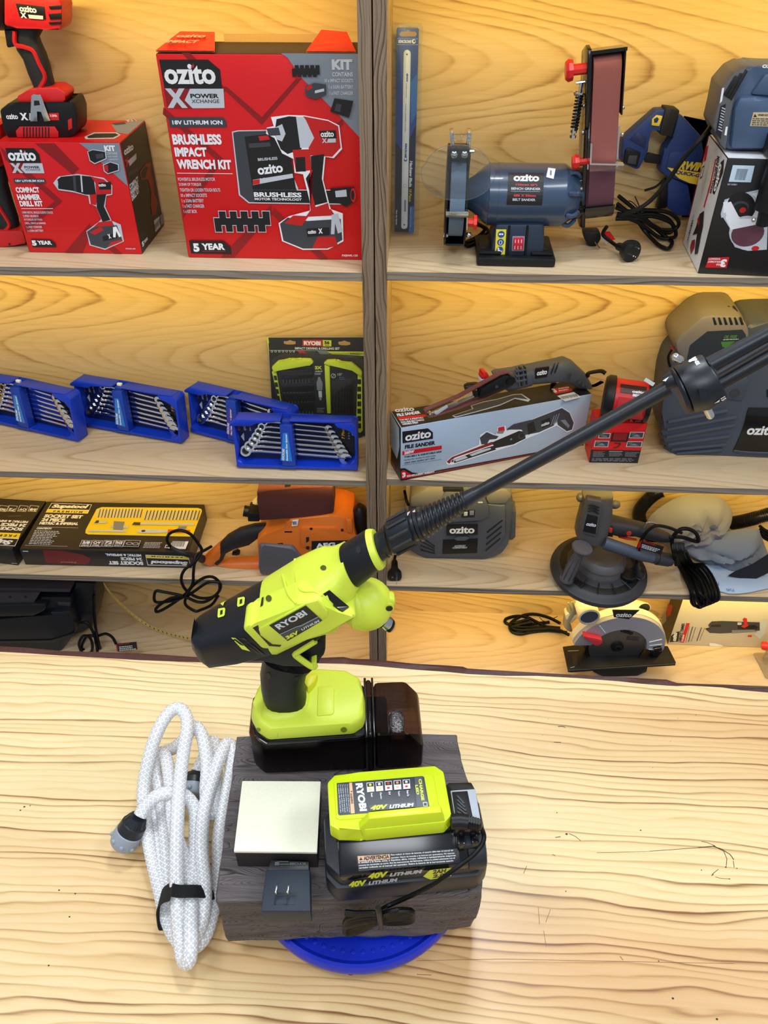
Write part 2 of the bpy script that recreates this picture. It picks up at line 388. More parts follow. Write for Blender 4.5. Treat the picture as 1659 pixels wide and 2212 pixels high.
def unit(name, label, x0, x1, side_left, zs, top, strip):
    t = Thing(name, label, 'shelf unit', ((x0+x1)/2, SY+SD/2, FLOOR))
    b = t.p('back_panel'); b.box(WORLD, x0, x1, SY+SD, SY+SD+.012, FLOOR+.0006, top, OAK)
    for xa, xb in ((x0, x0+.0235), (x1-.0235, x1)):
        b = t.p('side_panel'); b.box(WORLD, xa, xb, SY+.001, SY+SD, FLOOR+.0006, top, OAKI)
        e = t.sub(b, 'edge_band'); e.box(WORLD, xa, xb, SY-.0008, SY+.001, FLOOR+.0006, top, OAKV)
    for i, z in enumerate([top]+zs):
        b = t.p('shelf_board'); b.box(WORLD, x0+.0235, x1-.0235, SY+.003, SY+SD, z-TH, z, OAKS)
        e = t.sub(b, 'edge_band'); e.box(WORLD, x0+.0235, x1-.0235, SY+.0018, SY+.003, z-TH, z, OAKF)
        if i < len(zs):
            xs = strip[i]; s = t.p('light_strip'); s.box(WORLD, xs[0], xs[1], SY+.02, SY+.028, z-TH-.004, z-TH, LEDM)
            for k in range(3):
                xc = xs[0]+(xs[1]-xs[0])*(k+.5)/3
                area('shelf_led', (xc, SY+.03, z-TH-.006), (xc, SY+SD, z-.17), (xs[1]-xs[0])/3*.96, .012, LEDW*(2.1 if i == 3 else 1.)*(xs[1]-xs[0])/3, WARM, 170 if i == 3 else 105)
    t.done()
LEDW = 0.62
unit('shelving_unit', 'left-hand oak veneer shelving unit holding red drill cartons and blue spanner sets', -1.4, XG0, 0, ZL, 1.86, [(-1.35, -.13), (-1.35, -.13), (-1.35, -.13), (-.36, -.13)])
unit('shelving_unit', 'right-hand oak veneer shelving unit holding the bench grinder and grey sanders', XG1, 1.4, 1, ZR, 1.86, [(-.05, 1.35)]*4)
# table with a live edge
PINE = wood('pine_table', (240, 220, 172), (226, 197, 140), (136, 92, 52), rings=98, cath=0, wob=.045, rough=.36, seed=3.3, fibre=.38, coat=.18, line=.46, plan=True, tint=(238, 216, 204))
BARK = mat('bark_edge', (74, 40, 38), .55, bump=.8, bscale=120, mottle=.35)
oute = [(-60, 1394), (0, 1396), (58, 1399), (130, 1406), (200, 1408), (300, 1411), (434, 1420), (560, 1419), (690, 1421), (742, 1419), (760, 1423), (800, 1424), (833, 1427), (900, 1434), (960, 1437), (1000, 1440), (1010, 1444), (1090, 1449), (1160, 1453), (1250, 1458), (1340, 1463), (1385, 1465), (1440, 1468), (1462, 1475), (1490, 1478), (1560, 1481), (1600, 1486), (1659, 1487), (1720, 1491)]
inne = [(-60, 1406), (0, 1408), (58, 1411), (130, 1416), (200, 1420), (300, 1426), (434, 1431), (560, 1432), (690, 1433), (742, 1434), (760, 1435), (800, 1438), (833, 1441), (900, 1447), (960, 1451), (1000, 1455), (1010, 1456), (1090, 1460), (1160, 1460), (1250, 1465), (1340, 1472), (1385, 1477), (1440, 1481), (1462, 1482), (1490, 1481), (1560, 1485), (1600, 1491), (1659, 1496), (1720, 1499)]
t = Thing('counter_table', 'thick varnished pine table with a dark bark edge in the foreground', 'table', (0, .45, FLOOR))
top = t.p('table_top')
ip = [atZ(x, y, TZ) for x, y in inne]; op = [atZ(x, y, TZ-.006) for x, y in oute]
top.prism(WORLD, [(p.x, p.y) for p in ip]+[(1.15, -.12), (-1.15, -.12)], TZ-.05, TZ, PINE)
bk = t.p('bark_edge', 'dark red-brown bark edge')
N_ = len(ip); vv = []; ff = []
for a, b in zip(ip, op):
    vv += [a, a+(b-a)*.5+Vector((0, 0, .002+.003*R_.random())), b, b+Vector((0, -.012, -.05)), Vector((a.x, a.y, TZ-.05))]
for i in range(N_-1):
    for j in range(5): ff.append((i*5+j, i*5+(j+1) % 5, (i+1)*5+(j+1) % 5, (i+1)*5+j))
bk.add(vv, ff, BARK, False)
for x in (-1.0, 1.0):
    for y in (0.0, .62):
        l = t.p('leg'); l.box(WORLD, x-.04, x+.04, y-.04, y+.04, FLOOR+.0006, TZ-.0506, PINE, .004)
t.done()
# old ink marks and specks on the table top
INKM = mat('ink_mark', (34, 28, 26), .6); SC2 = mat('scratch_brown', (120, 84, 52), .6)
tpf = Fr((0, 0, TZ), (1, 0, 0), (0, 1, 0)); mk = MB()
def U4(*v): return [(900+v[i]*.4575, 1420+v[i+1]*.4575) for i in range(0, len(v), 2)]
for w_, mt_, l in ((1.6, INKM, (1330, 898, 1400, 892, 1440, 905, 1480, 930, 1498, 955)), (1.3, INKM, (1400, 888, 1450, 915, 1465, 950, 1462, 985)), (1., INKM, (1345, 868, 1372, 874, 1410, 890)), (1., INKM, (1495, 960, 1500, 992)), (.8, INKM, (1100, 915, 1200, 908, 1330, 898)), (.5, INKM, (850, 922, 950, 920, 1100, 916)), (.8, INKM, (1410, 1036, 1440, 1044, 1480, 1046)), (1.2, INKM, (1392, 1030, 1402, 1024)), (.8, INKM, (1395, 1024, 1425, 1000)), (1.2, INKM, (668, 326, 690, 326, 702, 330)), (1.2, INKM, (648, 400, 682, 401)), (.9, INKM, (720, 832, 750, 845, 775, 866)), (1.1, INKM, (655, 850, 680, 846)), (.7, SC2, (600, 1290, 612, 1365)), (.7, SC2, (575, 1180, 580, 1260)), (.7, SC2, (610, 1250, 632, 1190)), (.6, SC2, (0, 1432, 400, 1424, 900, 1434, 1500, 1446)), (1., SC2, (0, 1497, 70, 1500)), (.8, INKM, (640, 930, 655, 936)), (.7, INKM, (505, 1020, 520, 985)), (1., INKM, (960, 1410, 975, 1430))):
    mk.pline(tpf, U4(*l), w_, .0004, mt_)
for x, y, r in ((1319, 272, 3), (785, 178, 2), (595, 366, 2), (622, 290, 2), (708, 834, 6), (662, 733, 3), (1058, 816, 4), (1115, 521, 2), (1198, 397, 2), (1233, 287, 2), (1460, 990, 4), (1478, 1046, 3), (1512, 996, 3), (1345, 1004, 3), (705, 1104, 3), (1210, 1610, 5), (1418, 1708, 5), (1143, 1434, 3)):
    a_ = tpf.px(*U4(x, y)[0], .0004); mk.poly(tpf, circ(a_[0], a_[1], r*.00026, 7, r*.0002), .0004, INKM)
for x, y, r in ((105, 525, 5), (88, 540, 4), (130, 520, 3), (325, 900, 4), (255, 885, 4), (300, 1000, 4), (690, 1020, 8), (210, 1210, 4), (1515, 1240, 16), (1480, 1228, 9)):
    a_ = tpf.px(x*.5003, 1480+y*.5003, .0004); mk.poly(tpf, circ(a_[0], a_[1], r*.00027, 9, r*.0002), .0004, INKM)
mo = mk.obj('ink_marks', t.e, t.org); mo['kind'] = 'stuff'
# ---------------------------------------------------------------- printing helpers
class Pr:
    """printing on a face, positions read in one zoomed crop of the photograph"""
    def __init__(s, mb, fr, crop, c=.0005): s.b, s.f, s.k, s.c = mb, fr, crop, c
    def up(s): s.c += 4e-5
    def g(s, mt, *xy): s.up(); s.b.ppoly(s.f, q(s.k, *xy), s.c, mt); return s
    def rr(s, mt, x0, y0, x1, y1):                       # axis-aligned in the face, from two corners
        s.up(); a = s.f.px(*q1(s.k, x0, y0), s.c); b = s.f.px(*q1(s.k, x1, y1), s.c)
        s.b.poly(s.f, [a, (b[0], a[1]), b, (a[0], b[1])], s.c, mt); return s
    def ci(s, mt, x, y, r, ry=None, n=16):
        s.up(); a = Vector(s.f.px(*q1(s.k, x, y), s.c)); b = Vector(s.f.px(*q1(s.k, x+r, y), s.c)); R = (b-a).length
        s.b.poly(s.f, circ(a.x, a.y, R, n, R*(ry/r) if ry else None), s.c, mt); return s
    def t(s, txt, x0, y0, x1, y1, yt, mt, **k):
        s.up(); a = Vector(s.f.px(*q1(s.k, x0, y0), s.c)); b = Vector(s.f.px(*q1(s.k, x1, y1), s.c)); e = (b-a).normalized()
        p = Vector((-e.y, e.x)); h = (Vector(s.f.px(*q1(s.k, x0, yt), s.c))-a).length
        s.b.text(s.f, txt, a, b, a+p*h, s.c, mt, **k); return s
    def ti(s, txt, x0, y0, x1, y1, yt, mt, **k):         # upside-down lettering; (x0,y0) its first foot
        s.up(); a = Vector(s.f.px(*q1(s.k, x0, y0), s.c)); b = Vector(s.f.px(*q1(s.k, x1, y1), s.c)); tl = Vector(s.f.px(*q1(s.k, x0, yt), s.c))
        h = (tl-a).length; e = (b-a).normalized(); s.b.text(s.f, txt, a, b, a+Vector((-e.y, e.x))*h, s.c, mt, **k); return s
    def n(s, mt, w, *xy): s.up(); s.b.pline(s.f, q(s.k, *xy), w*CR[s.k][2], s.c, mt); return s
    def l(s, x0, y0, x1, y1, xt, yt, n, mt, **k): s.up(); s.b.lines(s.f, q1(s.k, x0, y0), q1(s.k, x1, y1), q1(s.k, xt, yt), n, s.c, mt, **k); return s
    def bars(s, x0, y0, x1, y1, n, mt, seed=1):          # barcode
        a = Vector(s.f.px(*q1(s.k, x0, y0))); b = Vector(s.f.px(*q1(s.k, x1, y1))); r = random.Random(seed); s.up()
        e = (b.x-a.x)/n
        for i in range(n): s.b.poly(s.f, [(a.x+e*i, a.y), (a.x+e*(i+.25+.5*r.random()), a.y), (a.x+e*(i+.6), b.y), (a.x+e*i, b.y)], s.c, mt)
        return s
class Cyl:
    """the surface of a drum, unrolled: a along its axis, b round it"""
    def __init__(s, o, u, front, r): s.o = Vector(o); s.u = Vector(u).normalized(); f = Vector(front); s.n0 = (f-s.u*f.dot(s.u)).normalized(); s.v0 = s.n0.cross(s.u); s.r = r
    def at(s, a, b, c=0.): t = b/s.r; return s.o+s.u*a+(s.n0*math.cos(t)+s.v0*math.sin(t))*(s.r+c)
    def px(s, x, y, c=0.):
        d = ray(x, y); o = CAM-s.o; du = d-s.u*d.dot(s.u); ou = o-s.u*o.dot(s.u); R = s.r+c
        A = du.dot(du); B = du.dot(ou); C = ou.dot(ou)-R*R; D = max(0, B*B-A*C); t = (-B-math.sqrt(D))/A
        p = o+d*t; return (p.dot(s.u), math.atan2(p.dot(s.v0), p.dot(s.n0))*s.r)
class Quad(Fr):
    """a face of known size whose four corners are read in the photograph (bottom left, bottom right, top right, top left)"""
    def __init__(s, fr, w, h, crop, pts):
        s.o, s.u, s.v, s.n, s.w_, s.h_ = fr.o, fr.u, fr.v, fr.n, w, h; s.c4 = q(crop, *pts)
    def px(s, x, y, c=0.):
        (x0, y0), (x1, y1), (x2, y2), (x3, y3) = s.c4; dx1, dx2, sx = x1-x2, x3-x2, x0-x1+x2-x3; dy1, dy2, sy = y1-y2, y3-y2, y0-y1+y2-y3
        D = dx1*dy2-dx2*dy1; g = (sx*dy2-dx2*sy)/D; h = (dx1*sy-sx*dy1)/D; a, b, d, e = x1-x0+g*x1, x3-x0+h*x3, y1-y0+g*y1, y3-y0+h*y3
        M = Matrix(((a, b, x0), (d, e, y0), (g, h, 1))).inverted()@Vector((x, y, 1)); return (min(1, max(0, M.x/M.z))*s.w_, min(1, max(0, M.y/M.z))*s.h_)
def left_of(fr, d): return Fr(fr.at(0, 0, -d), fr.n, fr.v)
def right_of(fr, w): return Fr(fr.at(w, 0, 0), -fr.n, fr.v)
def top_of(fr, h): return Fr(fr.at(0, h, 0), fr.u, -fr.n)
def carton(b, fr, w, h, d, front, left=None, right=None, top=None, bev=.0015):
    b.box(fr, 0, w, 0, h, -d, 0, front, bev)
    i = .0012
    if left: b.poly(left_of(fr, d), [(i, i), (d-i, i), (d-i, h-i), (i, h-i)], .0003, left)
    if right: b.poly(right_of(fr, w), [(i, i), (d-i, i), (d-i, h-i), (i, h-i)], .0003, right)
    if top: b.poly(top_of(fr, h), [(i, i), (w-i, i), (w-i, d-i), (i, d-i)], .0003, top)
def depth_of(fr, x, y, z): return abs((atZ(x, y, z)-fr.o).dot(fr.n))
def ozito(p, x0, y0, x1, y1, yt, mt=None, flame=True):
    p.t('ozito', x0, y0, x1, y1, yt, mt or WHITE, bold=.035)
CRED = mat('carton_red', (214, 22, 28), .38, spec=.4)
CDRED = mat('carton_dark_red', (142, 12, 20), .4)  # darker red of the printed pattern and some sides
CBLK = mat('carton_black', (24, 24, 27), .4)
CGREY = mat('carton_grey', (128, 138, 152), .4)
KRAFT = mat('kraft_board', (188, 150, 100), .8, bump=.2, bscale=200)
TRED = mat('tool_red', (196, 22, 26), .4)
RUB = mat('tool_rubber', (24, 25, 29), .6, bump=.3, bscale=1200)
# ---------------------------------------------------------------- top left shelf: impact wrench carton
z = ZL[0]+EPS
BKY = SY+SD-.002; clamp_to(z, BKY, -1.37, XG0-.0245)
fr = vert(q1('B', 290, 1645), q1('B', 1535, 1663), z)
w = fr.px(*q1('B', 1535, 1663))[0]; h = fr.px(*q1('B', 45, 177))[1]
d = min(depth_of(fr, *q1('B', 150, 88), z+h), .13)
t = Thing('impact_wrench_carton', 'tall red carton for an impact wrench kit, top flaps torn open, beside the divider', 'box', fr.at(w/2, 0, -d/2))
b = t.p('carton')
carton(b, fr, w, h-.002, d, CRED, CDRED, KRAFT, mat('carton_dark_opening', (70, 52, 38), .8))  # closed top painted dark for the shade inside the open carton
p = Pr(b, fr, 'B')
for l in ((300, 180, 560, 440, 530, 480, 240, 180), (530, 430, 815, 695, 815, 640, 560, 420), (815, 695, 1100, 365, 1060, 365, 815, 640), (110, 570, 540, 940, 490, 945, 105, 620), (540, 940, 250, 1365, 245, 1290, 490, 945), (880, 1270, 520, 1645, 620, 1645, 890, 1330), (900, 1290, 1290, 1655, 1230, 1660, 890, 1340), (1395, 650, 1230, 800, 1260, 830, 1400, 690)): p.g(CDRED, *l)
p.g(CGREY, 950, 182, 1503, 186, 1519, 790, 1390, 650, 1095, 355, 1000, 215)
p.g(INK, 78, 228, 430, 228, 515, 300, 530, 435, 118, 435)
ozito(p, 125, 405, 490, 405, 262); p.g(RED, 303, 285, 325, 255, 328, 285)
p.g(DRED, 112, 437, 300, 437, 320, 577, 138, 577); p.g(LGREY, 300, 437, 540, 437, 548, 575, 318, 577, 262, 520)
p.t('X', 140, 575, 285, 575, 437, LGREY, bold=.06); p.t('POWER', 305, 505, 508, 505, 473, INK, bold=.04); p.t('XCHANGE', 312, 540, 512, 540, 514, DGREY, bold=.02)
p.g(DGREY, 145, 640, 535, 640, 560, 668, 563, 713, 155, 713); p.t('18V LITHIUM ION', 176, 694, 534, 694, 664, WHITE, bold=.03)
p.t('BRUSHLESS', 180, 838, 530, 838, 764, WHITE, bold=.05); p.t('IMPACT', 196, 924, 425, 924, 858, WHITE, bold=.05); p.t('WRENCH KIT', 212, 1012, 600, 1016, 944, WHITE, bold=.05)
p.n(WHITE, 4, 208, 1042, 606, 1046)
for i, (s, e) in enumerate((('POWERFUL BRUSHLESS MOTOR', 482), ('215NM OF TORQUE', 382), ('TIGHTEN OR LOOSEN TOUGH BOLTS', 518), ('10 x IMPACT SOCKETS', 423), ('1 x 3.0Ah BATTERY', 400), ('1 x FAST CHARGER', 405), ('1 x KIT BOX', 352))):
    x = 216+i*7; y = 1098+i*38.4; p.t(s, x, y, e, y, y-24, LGREY, bold=.02)
p.g(INK, 293, 1524, 540, 1527, 590, 1570, 598, 1623, 308, 1618); p.t('5', 328, 1606, 372, 1606, 1546, WHITE, bold=.06); p.t('YEAR', 388, 1592, 552, 1592, 1546, WHITE, bold=.05); p.t('REPLACEMENT WARRANTY', 390, 1605, 556, 1606, 1598, RED, bold=.0)
p.t('KIT', 1318, 302, 1464, 302, 226, LGREY, bold=.06); p.t('CONTAINS', 1320, 350, 1468, 350, 318, LGREY, bold=.03)
for i, (s, x) in enumerate((('10 x IMPACT SOCKETS', 1266), ('1 x 3.0Ah BATTERY', 1296), ('1 x FAST CHARGER', 1302))): p.t(s, x, 392+45*i, 1470, 392+45*i, 366+45*i, LGREY, bold=.02)
p.t('PXBWK-130', 1390, 1640, 1502, 1640, 1625, WHITE, bold=.02)
# pictures on the front
p.g(LGREY, 600, 745, 640, 735, 900, 730, 1075, 1150, 1075, 1160, 1400, 1160, 1400, 1268, 720, 1258, 650, 1200)
p.g(DGREY, 608, 752, 645, 743, 890, 738, 1065, 1160, 1065, 1170, 1395, 1166, 1395, 1260, 725, 1250, 660, 1195); p.g(INK, 690, 780, 880, 760, 1020, 900, 1060, 1160, 750, 1160)
p.g(DGREY, 720, 830, 870, 820, 880, 850, 725, 862); p.g(RED, 790, 778, 860, 770, 872, 800, 800, 810); p.g(INK, 750, 1165, 1395, 1168, 1395, 1258, 762, 1250)
p.t('BRUSHLESS', 760, 1212, 1100, 1216, 1178, WHITE, bold=.04); p.t('MOTOR TECHNOLOGY', 764, 1236, 1102, 1240, 1218, WHITE, bold=.03)
p.t('BRUSHLESS', 788, 955, 928, 945, 935, LGREY, bold=.03); ozito(p, 790, 1056, 970, 1035, 990); p.g(LGREY, 750, 1090, 1035, 1045, 1040, 1075, 750, 1128); p.g(RED, 750, 1092, 800, 1085, 800, 1118, 750, 1126); p.t('X', 805, 1116, 845, 1110, 1080, LGREY, bold=.06)
def sockets(x, y, s, n=5):
    for row in (0, 1):
        for i in range(n):
            cx = x+i*78*s-row*34*s+34*s; cy = y+row*48*s
            p.rr(LGREY, cx-34*s, cy-6*s, cx+36*s, cy+104*s)
    for row in (0, 1):
        for i in range(n):
            cx = x+i*78*s-row*34*s+34*s; cy = y+row*48*s
            p.rr(INK, cx-29*s, cy, cx+31*s, cy+98*s)
sockets(500, 1316, 1.); 
for i in range(5): p.rr(INK, 1050+i*37, 268, 1082+i*37, 335); p.rr(INK, 1030+i*37, 292, 1062+i*37, 352)
def drillpic(pts): 
    for mt, l in pts: p.g(mt, *l)
drillpic([(WHITE, (880, 640, 1000, 625, 1120, 628, 1290, 660, 1370, 700, 1390, 870, 1330, 935, 1270, 925, 1255, 1090, 1300, 1270, 1310, 1300, 1395, 1330, 1400, 1530, 1290, 1590, 1110, 1592, 960, 1530, 935, 1400, 1010, 1350, 1160, 1310, 1160, 1250, 1110, 1050, 1050, 1040, 1040, 940, 960, 900, 905, 790, 845, 760, 850, 715, 900, 705)),
          (INK, (920, 655, 1010, 634, 1080, 640, 1100, 870, 1000, 905, 950, 870, 905, 760)), (LGREY, (1060, 640, 1130, 640, 1190, 790, 1150, 860, 1090, 860)), (TRED, (1110, 634, 1290, 668, 1362, 706, 1380, 860, 1320, 925, 1160, 915, 1150, 860, 1190, 790, 1130, 660)),
          (LGREY, (900, 720, 960, 690, 985, 760, 960, 815, 920, 800)), (DGREY, (848, 722, 935, 715, 950, 770, 865, 775)), (TRED, (1035, 875, 1160, 870, 1170, 1020, 1060, 1035, 1045, 950)), (INK, (1055, 930, 1125, 925, 1130, 1030, 1060, 1030)), (INK, (1165, 920, 1262, 905, 1245, 1080, 1285, 1250, 1185, 1275, 1130, 1080, 1170, 1020)), (TRED, (1160, 1020, 1180, 1020, 1150, 1100, 1200, 1285, 1290, 1255, 1300, 1305, 1165, 1315)),
          (TRED, (1160, 1312, 1310, 1300, 1340, 1345, 1130, 1355)), (DGREY, (945, 1405, 1000, 1360, 1140, 1385, 1380, 1370, 1392, 1520, 1285, 1582, 1110, 1582, 970, 1525)), (TRED, (975, 1400, 1040, 1345, 1150, 1350, 1100, 1420)), (TRED, (1175, 1582, 1215, 1500, 1340, 1495, 1360, 1560, 1285, 1580)), (INK, (1135, 1440, 1300, 1430, 1300, 1485, 1140, 1500)), (LGREY, (1315, 1340, 1360, 1330, 1395, 1460, 1360, 1475, 1340, 1400, 1335, 1480, 1310, 1480)), (INK, (1225, 740, 1345, 735, 1350, 795, 1240, 790))])
ozito(p, 1238, 784, 1332, 782, 742); p.t('X', 1246, 826, 1282, 826, 792, LGREY, bold=.05); p.g(LGREY, 1290, 795, 1345, 793, 1345, 822, 1280, 824); ozito(p, 1146, 1478, 1205, 1474, 1452); p.t('X', 1222, 1476, 1252, 1474, 1440, WHITE, bold=.06)
p.g(INK, 1305, 1150, 1480, 1140, 1490, 1240, 1420, 1285, 1310, 1225); p.g(LGREY, 1340, 1170, 1420, 1160, 1425, 1210, 1345, 1215); p.ci(RED, 1470, 1200, 20, 50); p.ci(INK, 1466, 1200, 12, 34)
p.g(DGREY, 1125, 420, 1190, 395, 1275, 405, 1275, 480, 1200, 512, 1130, 490); p.g(TRED, 1130, 425, 1170, 405, 1180, 430, 1140, 450); p.g(LGREY, 1195, 450, 1260, 435, 1262, 455, 1195, 470)
p.g(INK, 1335, 505, 1470, 525, 1440, 645, 1305, 600); p.g(DGREY, 1350, 545, 1385, 550, 1375, 605, 1335, 592)
tf = top_of(fr, h-.001)
for x0, x1, y1, y2, z0, z1 in ((0, .108, 1., .95, .004, .016), (.272, w-.004, 1., .8, .004, .02)):
    ft = t.p('flap', 'torn red cardboard flap')
    for i in range(4):
        a0 = i/4; a1 = (i+1)/4
        ft.add([tf.at(x0+.004*i, d*y1*a0, z0+(z1-z0)*a0), tf.at(x1-.006*i, d*y2*a0, z0+(z1-z0)*a0), tf.at(x1-.006*i-.006, d*y2*a1, z0+(z1-z0)*a1), tf.at(x0+.004*i+.004, d*y1*a1, z0+(z1-z0)*a1)], [(0, 1, 2, 3)], CRED)
        ft.add([tf.at(x0+.004*i, d*y1*a0, z0-.002+(z1-z0)*a0), tf.at(x1-.006*i, d*y2*a0, z0-.002+(z1-z0)*a0), tf.at(x1-.006*i-.006, d*y2*a1, z0-.002+(z1-z0)*a1), tf.at(x0+.004*i+.004, d*y1*a1, z0-.002+(z1-z0)*a1)], [(3, 2, 1, 0)], KRAFT)
ft = t.p('flap_print'); ft.text(tf, 'ozito', (.02, d*.55), (.075, d*.55), (.02, d*.8), .0145, mat('flap_print', (238, 178, 160), .5), bold=.03)
ft.text(tf, 'IMPACT', (.012, d*.2), (.07, d*.2), (.012, d*.42), .0125, _M['flap_print'], bold=.03)
bw = t.p('back_wall'); bw.box(tf, .1, .28, d*.96, d, -.002, .012, KRAFT)
t.done()
# ---------------------------------------------------------------- compact drill carton
fr = vert(q1('A', 225, 1942), q1('A', 1095, 1958), z)
w = fr.px(*q1('A', 1095, 1958))[0]; h = fr.px(*q1('A', 920, 1100))[1]; d = depth_of(fr, *q1('A', 1277, 1738), z)
t = Thing('drill_kit_carton', 'small red carton for a compact hammer drill kit with a black right side', 'box', fr.at(w/2, 0, -d/2))
b = t.p('carton'); carton(b, fr, w, h, d, CRED, CDRED, CBLK, CRED)
ztop_drill = z+h
p = Pr(b, fr, 'A')
for l in ((270, 1105, 560, 1345, 610, 1300, 420, 1105), (0, 1130, 480, 1550, 420, 1550, 40, 1230), (480, 1550, 200, 1790, 190, 1740, 420, 1550), (690, 1720, 500, 1955, 640, 1955, 700, 1790), (700, 1740, 940, 1957, 880, 1957, 690, 1790)): p.g(CDRED, *l)
p.g(CGREY, 610, 1102, 918, 1102, 985, 1435, 820, 1290, 690, 1165)
p.g(INK, 40, 1140, 260, 1142, 300, 1185, 315, 1255, 75, 1255); ozito(p, 72, 1240, 285, 1240, 1158); p.g(RED, 176, 1176, 190, 1155, 192, 1176)
p.g(DRED, 75, 1258, 180, 1258, 200, 1335, 100, 1335); p.g(LGREY, 180, 1258, 325, 1258, 342, 1335, 195, 1335, 160, 1300)
p.t('X', 95, 1333, 180, 1333, 1260, LGREY, bold=.06); p.t('POWER', 190, 1298, 308, 1298, 1280, INK, bold=.04); p.t('XCHANGE', 197, 1315, 313, 1315, 1302, DGREY, bold=.02)
p.g(DGREY, 100, 1375, 340, 1375, 355, 1412, 112, 1412); p.t('18V LITHIUM ION', 122, 1402, 340, 1402, 1386, WHITE, bold=.03)
p.t('COMPACT', 128, 1485, 308, 1485, 1444, WHITE, bold=.05); p.t('HAMMER', 140, 1540, 318, 1540, 1499, WHITE, bold=.05); p.t('DRILL KIT', 158, 1590, 335, 1590, 1550, WHITE, bold=.05)
p.n(WHITE, 4, 165, 1607, 408, 1607)
for i, (s, e) in enumerate((('13MM METAL SINGLE SLEEVE CHUCK', 412), ('2 SPEED GEARBOX', 300), ('18 TORQUE SETTINGS', 328), ('DRILL, DRIVE & HAMMER', 357), ('1 x FAST CHARGER', 327), ('1 x 3.0Ah BATTERY', 337))): x = 173+i*8; y = 1646+i*28; p.t(s, x, y, e, y, y-17, LGREY, bold=.02)
p.g(INK, 237, 1843, 390, 1846, 425, 1875, 435, 1907, 252, 1905); p.t('5', 252, 1893, 287, 1893, 1854, WHITE, bold=.06); p.t('YEAR', 292, 1884, 402, 1886, 1855, WHITE, bold=.05)
p.t('KIT', 808, 1165, 893, 1165, 1122, WHITE, bold=.06); p.t('CONTAINS', 815, 1192, 906, 1192, 1172, LGREY, bold=.02); p.t('1 x FAST CHARGER', 825, 1212, 908, 1212, 1200, LGREY); p.t('1 x 3.0Ah BATTERY', 832, 1235, 912, 1235, 1222, LGREY); p.t('PXHDK-200', 970, 1922, 1045, 1922, 1911, LGREY, bold=.02)
for mt, l in [(LGREY, (410, 1410, 450, 1360, 600, 1340, 800, 1370, 865, 1430, 865, 1500, 820, 1510, 810, 1590, 860, 1700, 930, 1730, 955, 1860, 810, 1925, 690, 1890, 665, 1780, 760, 1710, 780, 1690, 740, 1590, 690, 1570, 680, 1510, 560, 1480, 450, 1465)), (INK, (440, 1385, 470, 1362, 600, 1350, 720, 1362, 740, 1500, 660, 1500, 560, 1470, 450, 1455)), (TRED, (700, 1360, 800, 1382, 858, 1432, 858, 1495, 740, 1505, 735, 1410)), (INK, (760, 1408, 855, 1400, 856, 1460, 765, 1462)), (LGREY, (412, 1410, 445, 1390, 450, 1430)), (DGREY, (560, 1352, 580, 1350, 590, 1475, 570, 1472)), (LGREY, (618, 1350, 630, 1350, 640, 1480, 628, 1480)), (TRED, (690, 1500, 760, 1495, 740, 1580, 700, 1575)), (INK, (745, 1500, 818, 1495, 800, 1590, 850, 1695, 790, 1710, 745, 1600)), (TRED, (760, 1712, 860, 1700, 880, 1740, 720, 1750)), (DGREY, (670, 1785, 720, 1750, 900, 1735, 945, 1855, 810, 1915, 700, 1885)), (TRED, (690, 1790, 770, 1750, 800, 1770, 730, 1810)), (TRED, (830, 1905, 855, 1865, 940, 1845, 945, 1858)), (INK, (790, 1820, 900, 1795, 905, 1835, 795, 1860)), (WHITE, (870, 1750, 895, 1745, 935, 1820, 918, 1828, 895, 1780, 890, 1830, 872, 1828))]: p.g(mt, *l)
ozito(p, 762, 1438, 818, 1436, 1415); p.t('X', 840, 1840, 860, 1836, 1806, WHITE, bold=.05)
p.g(LGREY, 672, 1168, 715, 1150, 815, 1165, 822, 1225, 730, 1265, 690, 1240); p.g(INK, 678, 1170, 715, 1156, 808, 1170, 814, 1220, 730, 1257, 695, 1235); p.g(DGREY, 735, 1190, 795, 1180, 800, 1215, 745, 1225)
p.g(LGREY, 792, 1270, 850, 1245, 915, 1265, 918, 1315, 830, 1342, 800, 1320); p.g(INK, 798, 1274, 850, 1251, 908, 1270, 911, 1310, 832, 1335, 806, 1315); p.g(TRED, 800, 1278, 830, 1270, 835, 1325, 812, 1315)
rf = right_of(fr, w); p = Pr(b, rf, 'A')
ozito(p, 960, 1200, 1030, 1150, 1150); p.g(LGREY, 985, 1240, 1050, 1180, 1052, 1225, 1000, 1280); p.t('X', 972, 1290, 1000, 1260, 1235, RED, bold=.05)
p.g(DGREY, 985, 1330, 1060, 1285, 1062, 1315, 990, 1362); 
for i, s in enumerate(('COMPACT', 'HAMMER', 'DRILL KIT')): p.t(s, 1002+9*i, 1465+43*i, 1068+3*i, 1395+43*i, 1425+43*i, WHITE, bold=.04)
p.g(DRED, 1075, 1330, 1120, 1262, 1165, 1250, 1160, 1310, 1180, 1400, 1190, 1500, 1215, 1560, 1200, 1650, 1170, 1660, 1160, 1560, 1165, 1480, 1140, 1380, 1090, 1385); p.g(INK, 1085, 1330, 1120, 1280, 1140, 1290, 1120, 1370, 1095, 1375)
p.g(LGREY, 1185, 1700, 1228, 1665, 1236, 1745, 1198, 1790); p.bars(1190, 1775, 1228, 1680, 12, INK); p.g(GREY, 1232, 1660, 1255, 1640, 1262, 1715, 1240, 1740)
p.t('5', 1098, 1905, 1112, 1890, 1868, WHITE, bold=.05); p.t('YEAR', 1112, 1878, 1140, 1845, 1855, WHITE, bold=.04)
